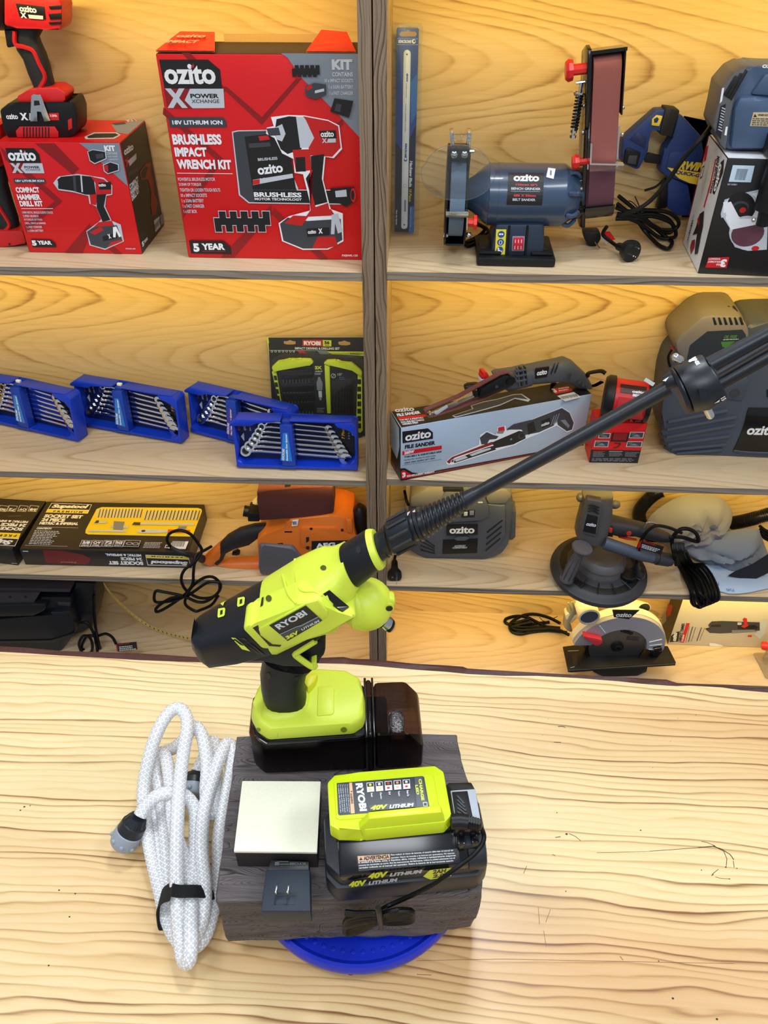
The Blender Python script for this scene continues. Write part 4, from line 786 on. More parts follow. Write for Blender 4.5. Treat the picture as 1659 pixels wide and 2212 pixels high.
# ---------------------------------------------------------------- bar clamp
CBL = mat('clamp_blue', (24, 52, 118), .5, bump=.2, bscale=900); CYEL = mat('clamp_yellow', (232, 200, 60), .45)
fr = standing(q1('D', 1000, 1500), .06, Y=SY+.225)
t = Thing('bar_clamp', 'blue and yellow bar clamp behind the white-sided carton', 'clamp', Vector((fr.o.x, fr.o.y, z)))
b = t.p('jaw', 'fixed blue jaw'); 
b.pp(fr, D(515, 905, 530, 800, 790, 572, 862, 568, 875, 600, 825, 760, 802, 745, 812, 715, 738, 712, 722, 900, 655, 1030, 630, 1035, 520, 985), -.03, 0, CBL, .004)
b.pp(fr, D(590, 790, 640, 745, 712, 790, 700, 870, 580, 800), 0, .0015, mat('clamp_recess', (16, 34, 84), .5), .0005)
b.pp(fr, D(545, 880, 570, 865, 670, 905, 640, 1020, 530, 985), -.002, .003, BLACK, .003)
b.pp(fr, D(575, 925, 640, 925, 625, 995, 560, 985), .003, .0036, DGREY, .0003)
b.pp(fr, D(755, 640, 790, 610, 838, 618, 810, 698, 750, 690), -.001, .0022, CYEL, .001); b.pp(fr, D(768, 640, 795, 625, 808, 640, 795, 668, 772, 670), .002, .0032, CBL, .001)
s = t.sub(b, 'pad', 'black rubber pad'); s.pp(fr, D(862, 552, 962, 565, 972, 580, 905, 780, 825, 768, 815, 750), -.028, .004, RUB, .005); s.pline(fr, D(915, 562, 862, 775), 1.2, .0045, INK)
b = t.p('handle_body', 'moving blue body with yellow lettering'); b.pp(fr, D(960, 610, 990, 612, 1135, 770, 1160, 900, 1100, 1145, 1030, 1150, 870, 1085, 812, 1055, 850, 870, 925, 800, 915, 775), -.034, -.004, CBL, .005)
b.pp(fr, D(895, 900, 1100, 880, 1090, 1040, 860, 1035), -.004, -.002, CBL, .001)
p = Pr(b, fr.off(-.002), 'D', .0003); p.g(CYEL, 872, 1018, 1140, 1060, 1140, 1160, 1050, 1142, 965, 1105); p.t('IRWIN', 938, 1030, 1160, 1052, 965, CYEL, bold=.06, shear=.2); p.t('QUICK-GRIP', 935, 1072, 1180, 1112, 1040, CBL, bold=.05, shear=.15)
b = t.p('bar', 'black steel bar'); b.pp(fr, D(690, 940, 730, 905, 850, 935, 860, 1000, 700, 980), -.022, -.014, BLACK, .001)
b = t.p('trigger_handle'); b.pp(fr, D(880, 1085, 1040, 1155, 1080, 1400, 950, 1400, 870, 1330), -.032, -.006, CBL, .005); b.pp(fr, D(850, 1130, 900, 1100, 870, 1340, 790, 1350), -.03, -.01, BLACK, .004)
b = t.p('backing_card', 'dark blue card with a white sticker'); b.pp(fr, D(1000, 612, 1240, 660, 1260, 1400, 980, 1400), -.045, -.0435, NAVY_CARD); b.pp(fr, D(1140, 690, 1230, 700, 1222, 750, 1130, 735), -.0435, -.043, WHITE); p = Pr(b, fr.off(-.043), 'D', .0004); p.bars(1150, 738, 1215, 700, 14, INK)
b = t.p('cable_tie', 'thin black strap'); b.tube([fr.w(*q1('D', x, y), .012) for x, y in ((695, 1198), (780, 1170), (850, 1110))], .0028, BLACK, 6, 4)
t.done()
# ---------------------------------------------------------------- carton of the mini bench sander
fr = vert(q1('D', 1112, 1845), q1('D', 1655, 1868), z)
w = .30; h = fr.px(*q1('D', 1342, 946))[1]; d = min(depth_of(fr, *q1('D', 950, 1588), z), SY+SD-fr.o.y-.012, .165)
t = Thing('bench_sander_carton', 'black carton with a white left side and upside-down print on the top shelf', 'box', fr.at(w/2, 0, -d/2))
CW = mat('carton_white', (216, 220, 226), .4); b = t.p('carton'); carton(b, fr, w, h, d, CBLK, CW, CBLK, CW)
p = Pr(b, fr, 'D')
STK = mat('sticker_pale', (198, 222, 240), .4); p.g(STK, 1385, 1000, 1555, 1005, 1525, 1135, 1352, 1130); p.bars(1395, 1115, 1505, 1030, 22, DGREY, 3); p.ti('HBDS-125', 1418, 1146, 1345, 1144, 1158, LGREY, bold=.02)
p.g(LGREY, 1290, 1380, 1320, 1270, 1500, 1210, 1640, 1180, 1659, 1400, 1650, 1660, 1500, 1670, 1400, 1640, 1360, 1560, 1365, 1500); p.g(WHITE, 1310, 1290, 1659, 1190, 1659, 1430, 1370, 1500, 1310, 1370)
p.ci(LGREY, 1455, 1330, 118, 118, 24); p.g(INK, *[v for k in range(25) for v in (1450+112*math.cos(math.radians(-200+k*11)), 1325+115*math.sin(math.radians(-200+k*11)))]); p.ci(DGREY, 1440, 1330, 70, 50); p.ci(INK, 1440, 1345, 60, 48); p.ci(RED, 1462, 1352, 26, 22)
p.g(LGREY, *[v for k in range(24) for v in (1500+145*math.cos(math.radians(k*15)), 1530+135*math.sin(math.radians(k*15)))]); p.ci(BELT2, 1500, 1535, 128, 108, 24)
p.g(WHITE, 1310, 1300, 1370, 1285, 1440, 1420, 1659, 1420, 1640, 1450, 1370, 1505, 1330, 1420); p.g(LGREY, 1290, 1385, 1330, 1370, 1335, 1400, 1295, 1412); p.ci(RED, 1560, 1650, 30, 20)
p.g(RED, 1195, 1720, 1358, 1718, 1335, 1803, 1170, 1800); p.ti('3', 1340, 1735, 1295, 1735, 1795, WHITE, bold=.06)
for i, (x1_, s_) in enumerate(((1255, 'YEAR'), (1190, 'REPLACEMENT'), (1195, 'WARRANTY'))): p.ti(s_, 1290, 1770-22*i, x1_, 1769-22*i, 1784-22*i, WHITE, bold=.02)
lf = Quad(left_of(fr, d), d, h, 'D', (950, 1590, 1112, 1845, 1342, 946, 1180, 770)); p = Pr(b, lf, 'D')
p.g(INK, 1290, 965, 1315, 950, 1312, 1040, 1245, 1195, 1228, 1180, 1238, 1090); vtext(p, 'ozito', 1262, 1168, 1303, 990, 30, WHITE, bold=.04) if 0 else p.up()
def quadtext(p, s, bl, br, tl, mt, **k): p.up(); p.b.text(p.f, s, p.f.px(*q1(p.k, *bl), p.c), p.f.px(*q1(p.k, *br), p.c), p.f.px(*q1(p.k, *tl), p.c), p.c, mt, **k)
quadtext(p, 'ozito', (1300, 1000), (1240, 1160), (1276, 995), WHITE, bold=.04) if 0 else quadtext(p, 'ozito', (1280, 975), (1235, 1165), (1305, 985), WHITE, bold=.04)
quadtext(p, 'MINI BENCH', (1255, 920), (1228, 1092), (1278, 932), INK, bold=.04); quadtext(p, 'SANDER', (1228, 1085), (1200, 1180), (1243, 1095), INK, bold=.04)
p.g(RED, 1240, 945, 1250, 940, 1215, 1110, 1160, 1290, 1150, 1285, 1205, 1100); p.g(RED, 1155, 850, 1178, 840, 1160, 940, 1138, 955); p.g(INK, 1128, 985, 1150, 975, 1130, 1060, 1108, 1075); p.g(WHITE, 1132, 995, 1145, 988, 1128, 1050, 1116, 1060)
for i in range(6): p.n(GREY, 3, 1205-14*i, 900+12*i, 1160-6*i, 1100+24*i)
p.g(LGREY, 1040, 1355, 1062, 1345, 1050, 1400, 1022, 1500, 1000, 1640, 978, 1610); 
for i in range(10): p.n(INK, 3+(i % 3)*1.5, 1042-5*i, 1400+20*i, 1058-6*i, 1392+20*i)
p.g(INK, 1120, 1340, 1160, 1315, 1155, 1440, 1140, 1500, 1110, 1670, 1080, 1680, 1085, 1600, 1100, 1500, 1055, 1515, 1085, 1450); p.g(DRED, 1030, 1620, 1050, 1560, 1080, 1550, 1075, 1620, 1040, 1680); p.g(DRED, 1100, 1380, 1120, 1350, 1125, 1420, 1105, 1440)
p.n(RED, 8, 1180, 775, 1060, 1050, 955, 1580)
t.done()
# ---------------------------------------------------------------- tool standing on it
clamp_to(z)
fr2 = Fr(fr.at(0, h+.0035, -.02), fr.u, fr.v)
t = Thing('bench_sander', 'blue-grey mini bench sander with a black motor, on top of the white-sided carton', 'sander', fr2.at(.1, 0, -.06))
TBL = mat('tool_blue_grey', (66, 88, 118), .45); TGY = mat('tool_grey', (92, 92, 96), .5, bump=.2, bscale=900)
b = t.p('housing', 'blue-grey housing'); bot = [(1350, 905), (1300, 850)]
b.pp(fr2, D(1300, 845, 1240, 700, 1262, 600, 1300, 390, 1400, 280, 1480, 240, 1560, 232, 1900, 240, 1900, 890, 1350, 890), -.11, -.02, TBL, .014, ref=-.02)
b.pp(fr2, D(1365, 878, 1400, 560, 1440, 470, 1560, 465, 1700, 490, 1900, 500, 1900, 878), -.03, -.006, TBL, .008, ref=-.006)
b.pp(fr2, D(1520, 455, 1640, 285, 1900, 285, 1900, 480), -.03, -.013, TBL, .006, ref=-.013)
s = t.sub(b, 'end_cap', 'grey end cap with vents'); s.pp(fr2, D(1290, 850, 1228, 700, 1255, 600, 1296, 395, 1395, 282, 1478, 240, 1500, 236, 1440, 330, 1395, 470, 1360, 640, 1340, 800, 1330, 880), -.105, -.014, TGY, .006, ref=-.014)
for i in range(3): s.pp(fr2, D(1310+i*22, 450+i*14, 1400+i*40, 300-i*20, 1420+i*42, 305-i*20, 1330+i*22, 470+i*14), -.02, -.0125, INK, .001, ref=-.013)
p = Pr(s, fr2.off(-.0135), 'D', .0003); p.g(INK, 1290, 540, 1330, 520, 1290, 800, 1250, 750); p.g(WHITE, 1300, 400, 1318, 395, 1300, 500, 1282, 520); p.l(1268, 730, 1300, 745, 1300, 540, 9, LGREY); p.g(WHITE, 1330, 700, 1345, 700, 1335, 770, 1318, 765)
s = t.sub(b, 'warning_label', 'beige warning label'); s.pp(fr2, D(1545, 588, 1900, 588, 1900, 705, 1518, 695), -.006, -.0055, mat('label_beige', (206, 182, 142), .5)); p = Pr(s, fr2.off(-.0055), 'D', .0002); p.t('WHEN NOT IN USE', 1578, 616, 1720, 618, 602, INK, bold=.04); p.g(INK, 1545, 625, 1558, 600, 1572, 625); p.l(1530, 692, 1760, 696, 1540, 630, 4, DGREY)
p = Pr(b, fr2.off(-.02), 'D', .001); ozito(p, 1610, 242, 1760, 246, 205)
b = t.p('motor', 'black motor cylinder'); bx = fr2.px(*q1('D', 1680, 1000), .03); r_ = fr2.px(*q1('D', 1680, 1000), .03)[0]-fr2.px(*q1('D', 1578, 1000), .03)[0]
b.lathe(fr2.at(bx[0]+.01, -.085, .024+r_*1.03), fr2.v, [(-.03, r_*.3), (-.028, r_*.5), (0, r_*.55), (.001, r_), (.05, r_*1.02), (.1, r_*.98), (.12, r_*.8), (.126, r_*.3)], BLACK, 28); b.ball(fr2.at(bx[0]-.012, -.1, .06), .004, .004, .004, CHROME)
b.box(fr2, bx[0]-.01, bx[0]+.05, .001, .04, -.02, .03, BLACK, .006)
b = t.p('power_cord'); b.tube([fr2.w(*q1('D', x, y), c) for x, y, c in ((1225, 680, -.06), (1140, 790, -.03), (1000, 950, -.03), (880, 1120, -.03), (760, 1260, -.03), (650, 1340, -.03), (500, 1400, -.04))], .0042, CORD, 7, 7)
t.done()
# ---------------------------------------------------------------- middle left: four cases of gear spanners
SETB = mat('case_blue', (14, 58, 196), .38, mottle=.04); SETD = mat('tray_navy', (16, 30, 74), .5); STRIPB = mat('strap_blue', (20, 60, 168), .4)
LAB1 = mat('label_azure', (40, 128, 214), .4); LAB2 = mat('label_purple', (70, 56, 160), .4)
zL = ZL[1]+EPS
fr0 = vert(q1('F', 500, 1182), q1('F', 1465, 1207), zL)
W_ = fr0.px(*q1('F', 1480, 1205))[0]+.003
back_lean = math.radians(7); clamp_to(zL, BKY, -1.37, XG0-.0245)
def spanner_set(name, label, loc, rz, lab, txt, right_txt, white_clip):
    u = Vector((math.cos(rz), math.sin(rz), 0)); nn = Vector((u.y, -u.x, 0)); v = (Vector((0, 0, 1))*math.cos(back_lean)-nn*math.sin(back_lean))
    loc = Vector(loc); fr = Fr(loc+Vector((0, 0, .0052)), u, v); n = fr.n
    t = Thing(name, label, 'spanner set', loc, 'blue spanner sets on the middle shelf')
    H = W_*.44; f = lambda x, y: ((x-490)/990*W_, (1205-y)/485*H)
    Fp = lambda *l: [f(l[i], l[i+1]) for i in range(0, len(l), 2)]
    b = t.p('case', 'blue plastic case')
    D0 = -.03
    b.prism(fr, Fp(500, 1200, 1478, 1200, 1478, 760, 1460, 735, 950, 725, 880, 725, 520, 725, 500, 780), D0-.012, D0-.009, SETB, .001)     # back sheet
    b.prism(fr, Fp(490, 1205, 500, 1130, 560, 1180, 1380, 1190, 1470, 1100, 1480, 1205), D0-.01, 0, SETB, .003)                           # lower lip
    b.prism(fr, Fp(1478, 1205, 1440, 1205, 1462, 1030, 1468, 860, 1420, 800, 1330, 790, 1310, 770, 1300, 740, 1440, 730, 1478, 770), D0-.01, .001, SETB, .003)
    b.prism(fr, Fp(1310, 742, 960, 738, 950, 728, 1440, 728), D0-.01, 0, SETB, .002)
    b.prism(fr, Fp(880, 742, 700, 748, 680, 760, 640, 790, 470, 792, 470, 770, 530, 722, 880, 724), D0-.01, .001, SETB, .003)
    b.prism(fr, Fp(490, 1205, 490, 800, 508, 800, 520, 1000, 505, 1140), D0-.01, -.006, SETB, .002)
    s = t.p('tray_card', 'dark blue inner card'); s.prism(fr, Fp(505, 1180, 1460, 1180, 1460, 760, 510, 770), D0-.009, D0-.008, SETD)
    for k in range(14): s.prism(fr, Fp(640+k*16, 830, 644+k*16, 830, 560+k*16, 1080, 556+k*16, 1080) if k < 4 else Fp(975+k*22, 770, 978+k*22, 770, 978+k*22, 800, 975+k*22, 800), D0-.008, D0-.006, SETB)
    c = D0-.0075
    s.poly(fr, Fp(485, 900, 530, 900, 515, 792, 478, 795), c, DRED)
    def qt(tx, bl, br, tl, mt, cc=c+.0002, **k): s.text(fr, tx, f(*bl), f(*br), f(*tl), cc, mt, **k)
    qt('Imperial', (524, 896), (508, 800), (492, 898), LGREY, bold=.03, shear=.2); qt('KINCROME', (575, 896), (560, 800), (556, 898), LGREY, bold=.03, shear=.2); qt('Gear Spanner', (618, 900), (608, 790), (600, 902), LGREY, bold=.02, shear=.2)
    s.poly(fr, Fp(524, 960, 548, 925, 552, 930, 550, 1000, 545, 1000), c, LGREY)
    s.poly(fr, Fp(1320, 830, 1448, 826, 1440, 1130, 1310, 1080), c, INK); qt(right_txt, (1368, 960), (1366, 842), (1344, 960), mat('gold_print', (222, 160, 60), .4), bold=.03, shear=.2)
    for k in range(4): s.poly(fr, Fp(1396, 960-k*26, 1408, 960-k*26, 1408, 946-k*26, 1396, 946-k*26), c+.0002, GREY)
    s.poly(fr, circ(*f(1436, 910), .004, 10), c+.0002, LGREY); s.poly(fr, circ(*f(1438, 908), .0028, 10), c+.0004, INK)
    # seven spanners, largest at the bottom
    for i in range(7):
        k = i/6.; x0 = 735-150*k*1.02-10*max(0, i-4); x1 = 1240+130*k; y0 = 790+292*k; y1 = 838+298*k; r = .0085+.0058*k
        sp = t.p('spanner', 'chrome ring spanner'); A = f(x0, y0); Bp = f(x1, y1)
        ring = []; ca = fr.at(A[0], A[1], D0+.004); seg = 20
        ax2 = (fr.n+fr.v*.35).normalized()
        sp.lathe(ca-ax2*.003, ax2, [(0, r*.62), (.0, r), (.006, r), (.006, r*.62), (0, r*.62)], CHROME, seg)
        sp.lathe(ca-ax2*.0025, ax2, [(0, .0001), (.001, r*.62)], INK, 12)
        p0 = fr.at(A[0]+r*.95, A[1]-.0005, D0+.004); p1 = fr.at(Bp[0]-r*.7, Bp[1]+.001, D0+.002); d_ = p1-p0; sw = .0028+.0012*k
        sp.tube([p0, p0+d_*.06-fr.n*.002, p0+d_*.12-fr.n*.003, p0+d_*.5-fr.n*.003, p0+d_*.9-fr.n*.002, p1], lambda q_: sw*(1.25 if q_ < .06 or q_ > .93 else 1.), CHROME, 8, 5, flat=.55, ups=fr.v)
        jw = r*1.15; cx_, cy_ = Bp[0]+.001, Bp[1]-.001; an = -.35
        jaw = []
        for q_ in range(13): a_ = math.radians(40+q_*280/12); jaw.append((math.cos(a_)*jw, math.sin(a_)*jw))
        jaw += [(jw*.86, -jw*.42), (-jw*.1, -jw*.42), (-jw*.2, 0), (-jw*.1, jw*.42), (jw*.86, jw*.42)]
        ca_, sa_ = math.cos(an), math.sin(an); sp.prism(fr, [(cx_+x*ca_-y*sa_, cy_+x*sa_+y*ca_) for x, y in jaw], D0-.002, D0+.004+.001*k, CHROME, .0012)
    s = t.p('strap', 'blue middle strap with a coloured label')
    s.prism(fr, Fp(868, 1198, 980, 1195, 965, 770, 868, 772), D0+.004, D0+.03, STRIPB, .002); s.prism(fr, Fp(880, 745, 950, 745, 950, 775, 880, 775), D0, D0+.02, STRIPB, .002); s.prism(fr, Fp(842, 1205, 990, 1202, 985, 1180, 850, 1180), D0, D0+.032, STRIPB, .002)
    if white_clip: s.prism(fr, Fp(890, 722, 930, 722, 930, 745, 890, 745), D0+.004, D0+.012, WHITE, .0006)
    s.prism(fr, Fp(858, 1120, 952, 1128, 930, 842, 892, 848), D0+.03, D0+.0306, lab)
    s.text(fr, 'KINCROME', f(888, 1118), f(898, 1000), f(868, 1116), D0+.031, WHITE, bold=.03, shear=.2); s.text(fr, txt, f(922, 1122), f(928, 852), f(903, 1120), D0+.031, WHITE, bold=.04, shear=.2)
    t.done()
spanner_set('spanner_set', 'blue spanner case nearest the divider, standing in front of the bit set', atZ(*q1('F', 493, 1182), zL), math.atan2(fr0.u.y, fr0.u.x), LAB1, 'Reversible Gear Spanner', '7 Piece', 0)
def at_right(c, xr, yr, c2, xl, yl): # from the right and left feet
    r = atZ(*q1(c, xr, yr), zL); l = atZ(*q1(c2, xl, yl), zL); d = (r-l); return math.atan2(d.y, d.x), r
rz, r = at_right('E', 1555, 1035, 'E', 745, 890); spanner_set('spanner_set', 'blue spanner case with a white clip, second from the left edge', r-Vector((math.cos(rz), math.sin(rz), 0))*W_, rz, LAB1, 'Reversible Gear Spanner', '7 Piece', 1)
rz1, r = at_right('E', 672, 1020, 'E', 160, 905); spanner_set('spanner_set', 'blue spanner case cut off by the left edge of the picture', r-Vector((math.cos(rz1), math.sin(rz1), 0))*W_, rz1, LAB1, 'Reversible Gear Spanner', '7 Piece', 1)
l = atZ(*q1('F', 118, 895), zL); r = atZ(*q1('F', 470, 985), zL); rz2 = math.atan2(r.y-l.y, r.x-l.x); spanner_set('spanner_set', 'blue spanner case with a purple strap label, behind the front one', l, rz2, LAB2, 'Flex Head Gear Spanner', '7 Piece', 0)
# ---------------------------------------------------------------- bit set in blister
LIME = mat('lime_plastic', (206, 226, 40), .38, mottle=.03); LIMEG = mat('lime_print', (210, 220, 50), .4)
F4 = lambda *v: q('F', *v)
a = atZ(*q1('F', 800, 950), zL); fr = Fr(Vector((a.x, 1.742, zL)), (1, .0, 0), (0, .06, .4))
t = Thing('bit_set_pack', 'black and lime blister pack of drill and driver bits beside the divider', 'drill bit set', Vector((a.x+.1, 1.76, zL)))
b = t.p('backing_card', 'black card with lime print'); b.pp(fr, F4(752, 112, 1568, 110, 1590, 940, 800, 940), 0, .0015, CBLK)
p = Pr(b, fr, 'F', .0016)
p.g(LIMEG, 738, 108, 752, 108, 830, 640, 812, 640); p.g(KRAFT, 878, 140, 905, 140, 930, 130, 950, 138, 975, 142, 975, 162, 945, 168, 905, 166, 880, 160); p.g(KRAFT, 1322, 145, 1350, 142, 1372, 134, 1395, 144, 1420, 148, 1420, 168, 1390, 174, 1345, 172, 1325, 165)
p.g(mat('label_crimson', (196, 30, 50), .4), 1030, 128, 1192, 128, 1194, 182, 1030, 178); p.t('RYOBI', 1042, 172, 1180, 174, 138, WHITE, bold=.06); p.g(LIMEG, 1196, 130, 1266, 132, 1266, 182, 1198, 182); p.t('56', 1210, 164, 1252, 164, 138, INK, bold=.06); p.t('PCS', 1216, 177, 1248, 177, 168, INK, bold=.04)
p.t('IMPACT DRIVING & DRILLING SET', 970, 207, 1334, 210, 188, WHITE, bold=.03)
for i in range(6): p.ci(WHITE, 782+i*30, 222, 9); p.ci(INK, 782+i*30, 222, 6)
p.t('U', 952, 231, 968, 231, 213, WHITE, bold=.04); p.g(_M['label_crimson'], 985, 218, 1040, 218, 1072, 240, 1010, 240); p.g(DGREY, 1050, 218, 1130, 220, 1160, 244, 1080, 242); p.g(GREY, 1150, 218, 1225, 222, 1255, 246, 1175, 246); p.g(LIMEG, 1225, 222, 1568, 225, 1568, 262, 1270, 246); p.t('RAK56DDS-IM', 1418, 246, 1545, 250, 232, INK, bold=.03)
p.n(LGREY, 3, 760, 213, 1230, 217)
b = t.p('bit_case', 'open lime and black bit case'); 
b.pp(fr, F4(800, 350, 1500, 350, 1510, 940, 850, 940), .002, .012, CBLK, .002)
b.pp(fr, F4(778, 355, 830, 305, 925, 298, 945, 285, 975, 292, 1015, 298, 1025, 285, 1098, 290, 1120, 318, 1085, 345, 830, 372, 812, 400, 790, 390), .012, .026, LIME, .003); b.pp(fr, F4(1200, 325, 1230, 298, 1300, 295, 1310, 310, 1345, 315, 1380, 318, 1430, 318, 1500, 375, 1518, 400, 1505, 440, 1480, 410, 1440, 372, 1250, 345), .012, .026, LIME, .003)
b.pp(fr, F4(780, 390, 815, 375, 860, 640, 840, 640), .012, .02, LIME, .002); b.pp(fr, F4(1480, 400, 1515, 400, 1522, 870, 1500, 890, 1465, 870), .012, .02, LIME, .002)
for k in range(7): b.pp(fr, F4(1478, 450+k*60, 1508, 450+k*60, 1508, 490+k*60, 1478, 490+k*60), .019, .0205, INK)
for k in range(4): b.pp(fr, F4(795+k*8, 420+k*55, 818+k*8, 420+k*55, 826+k*8, 458+k*55, 803+k*8, 458+k*55), .019, .0205, INK)
b.pp(fr, F4(1208, 330, 1252, 345, 1262, 730, 1222, 730), .012, .022, LIME, .002)
s = t.p('bit', 'row of dark driver bits in a black holder')
for r_ in range(4):
    y = 380+r_*80+(r_ > 0)*20; x = 845+r_*10
    s.pp(fr, F4(x, y, x+268, y-12, x+270, y+60, x+8, y+78), .014, .022, GLOSSBLK, .003)
    for k in range(9): c0 = fr.w(*q1('F', x+30+k*26, y+72), .02); s.tube([c0, fr.w(*q1('F', x+32+k*26, y+98), .02)], .0022, DGREY, 6)
for k in range(8): s = t.p('drill_bit', 'dark twist drill bit'); x = 1275+k*24; s.tube([fr.w(*q1('F', x, 730), .018), fr.w(*q1('F', x+4, 590-14*k), .018), fr.w(*q1('F', x+8, 570-14*k), .018)], .0012+.00022*k, mat('bronze_bit', (96, 80, 60), .3, 1.), 6, 2)
b = t.p('insert_card', 'black insert card with a bit picture'); b.pp(fr, F4(1115, 320, 1205, 325, 1232, 735, 1138, 735), .022, .023, INK); p = Pr(b, fr.off(.023), 'F', .0002)
p.t('3X', 1132, 370, 1190, 370, 342, LIMEG, bold=.06); p.t('LONGER LIFE', 1135, 390, 1192, 390, 380, WHITE, bold=.02); p.l(1130, 415, 1195, 415, 1130, 396, 2, LGREY); p.g(GREY, 1150, 540, 1145, 480, 1160, 430, 1172, 430, 1195, 480, 1192, 540); p.g(LGREY, 1160, 545, 1188, 545, 1190, 598, 1164, 598); p.g(GREY, 1165, 595, 1188, 595, 1186, 620, 1170, 620); p.l(1150, 722, 1215, 722, 1148, 680, 3, GREY)
s = t.p('tip_card'); s.pp(fr, F4(1258, 375, 1440, 378, 1445, 430, 1262, 460), .013, .014, INK); p = Pr(s, fr.off(.014), 'F', .0002); p.ci(LGREY, 1282, 422, 20); p.ci(INK, 1282, 422, 15); p.n(LGREY, 3, 1270, 435, 1294, 408); p.t("135\u00b0", 1316, 420, 1356, 420, 400, LGREY, bold=.02); p.l(1330, 455, 1385, 455, 1330, 428, 2, mat('print_steel_blue', (70, 110, 150), .5))
b = t.p('blister', 'clear plastic cover'); b.pp(fr, F4(735, 95, 1580, 95, 1600, 946, 800, 946), .0005, .003, CLEARP); b.pp(fr, F4(775, 300, 860, 262, 1130, 262, 1150, 272, 1180, 272, 1200, 262, 1480, 262, 1530, 320, 1545, 900, 1520, 925, 850, 940), .003, .03, CLEARP, .006); b.tube([fr.w(*q1('F', x, y), .003) for x, y in ((738, 98), (1150, 95), (1570, 95))], .0012, CLEARP, 6, 2)
t.done()
# ---------------------------------------------------------------- middle right: file sander carton
z = ZR[1]+EPS
clamp_to(z, BKY, XG1+.0245, 1.37)
fr = vert(q1('G', 155, 1032), q1('G', 1130, 842), z)
w = fr.px(*q1('G', 1512, 770))[0]; h = fr.px(*q1('G', 152, 640))[1]; d = depth_of(fr, *q1('G', 62, 900), z)
d = min(d, .075)
t = Thing('file_sander_carton', 'long pale blue-grey and black carton showing a file sander, under the sander itself', 'box', fr.at(w/2, 0, -d/2))
CPB = mat('carton_pale_blue', (174, 192, 214), .4)
b = t.p('carton'); carton(b, fr, w, h, d, CPB, CBLK, CBLK, CBLK)
p = Pr(b, fr, 'G')
p.g(INK, 150, 940, 190, 938, 245, 970, 300, 978, 1520, 755, 1520, 790, 157, 1032); p.g(CRED, 158, 965, 180, 950, 235, 985, 300, 990, 1515, 765, 1515, 776, 165, 1020)
p.t('3', 170, 1010, 195, 1004, 972, WHITE, bold=.06); p.t('YEAR REPLACEMENT WARRANTY', 200, 1006, 410, 970, 992, WHITE, bold=.04)
p.g(INK, 170, 665, 360, 640, 398, 670, 398, 718, 172, 752); ozito(p, 190, 738, 382, 708, 680); p.g(RED, 294, 690, 304, 665, 306, 690)
p.t('FILE SANDER', 188, 795, 414, 762, 766, INK, bold=.05); p.g(CRED, 170, 812, 464, 768, 464, 796, 170, 842); p.t('260W', 184, 836, 258, 824, 812, WHITE, bold=.05); p.t('THIN BELT & ADJUSTABLE ARM', 183, 866, 460, 824, 850, INK, bold=.04)
p.t('Perfect for sanding in tight areas', 183, 886, 418, 850, 874, DGREY); p.t("where other sanders can't reach", 183, 906, 412, 868, 892, DGREY); p.n(DGREY, 2, 170, 917, 460, 872)
FSP = [(WHITE, (495, 890, 540, 850, 740, 765, 750, 690, 800, 660, 870, 690, 880, 630, 940, 620, 950, 660, 1080, 600, 1140, 570, 1320, 500, 1360, 482, 1420, 520, 1455, 600, 1440, 655, 1400, 670, 1320, 620, 1190, 680, 1090, 720, 1010, 765, 830, 820, 540, 912, 505, 910)),
       (DRED, (500, 890, 540, 855, 760, 770, 840, 740, 850, 760, 560, 860, 520, 905)), (INK, (540, 880, 780, 790, 850, 770, 870, 800, 820, 815, 560, 900)), (LGREY, (560, 875, 640, 845, 660, 860, 570, 890)), (LGREY, (670, 838, 760, 800, 830, 785, 830, 798, 690, 848)),
       (INK, (840, 745, 1040, 660, 1085, 665, 1090, 715, 1000, 760, 860, 790)), (DGREY, (760, 760, 748, 710, 800, 668, 850, 690, 890, 700, 870, 720, 820, 725, 800, 760)), (DGREY, (945, 650, 1000, 610, 1140, 575, 1320, 505, 1362, 488, 1300, 620, 1190, 670, 1090, 690, 1060, 650)), (INK, (1100, 610, 1150, 590, 1170, 660, 1110, 690)), (INK, (1205, 585, 1270, 560, 1280, 610, 1215, 640)),
       (DGREY, (1360, 488, 1418, 525, 1450, 600, 1436, 650, 1398, 662, 1330, 615, 1320, 560)), (RED, (885, 635, 930, 625, 935, 655, 885, 668)), (GREY, (875, 665, 935, 655, 920, 680, 880, 680))]
for mt, l in FSP: p.g(mt, *l)
ozito(p, 1208, 628, 1268, 608, 606); p.ci(DGREY, 1062, 695, 26); p.ci(INK, 1062, 695, 18); p.ci(GREY, 982, 722, 8); p.ci(LGREY, 545, 884, 14); p.ci(INK, 545, 884, 8)
for k in range(3): p.n(GREY, 7, 1280+k*18, 618-k*8, 1305+k*18, 545-k*8)
p.g(GREY, 1350, 580, 1385, 575, 1420, 620, 1410, 640)
tf = top_of(fr, h); p = Pr(b, tf, 'G')
ozito(p, 118, 520, 262, 508, 490); p.t('FILE SANDER', 135, 552, 308, 530, 530, WHITE, bold=.05); p.g(CRED, 135, 556, 345, 535, 350, 552, 140, 573); p.t('THIN BELT & ADJUSTABLE', 152, 588, 330, 568, 574, WHITE, bold=.02); p.t('TOOL-FREE BELT CHANGE', 160, 602, 335, 582, 590, WHITE, bold=.02); p.t('VARIABLE SPEED', 170, 616, 290, 602, 604, WHITE, bold=.02)
p.g(CRED, 1282, 345, 1400, 325, 1440, 350, 1438, 362, 1310, 384); p.t('3', 1305, 374, 1330, 370, 345, WHITE, bold=.06); p.l(1338, 368, 1425, 354, 1335, 338, 2, WHITE); p.g(LGREY, 1325, 398, 1450, 368, 1505, 408, 1385, 440); p.bars(1365, 425, 1470, 385, 20, INK)
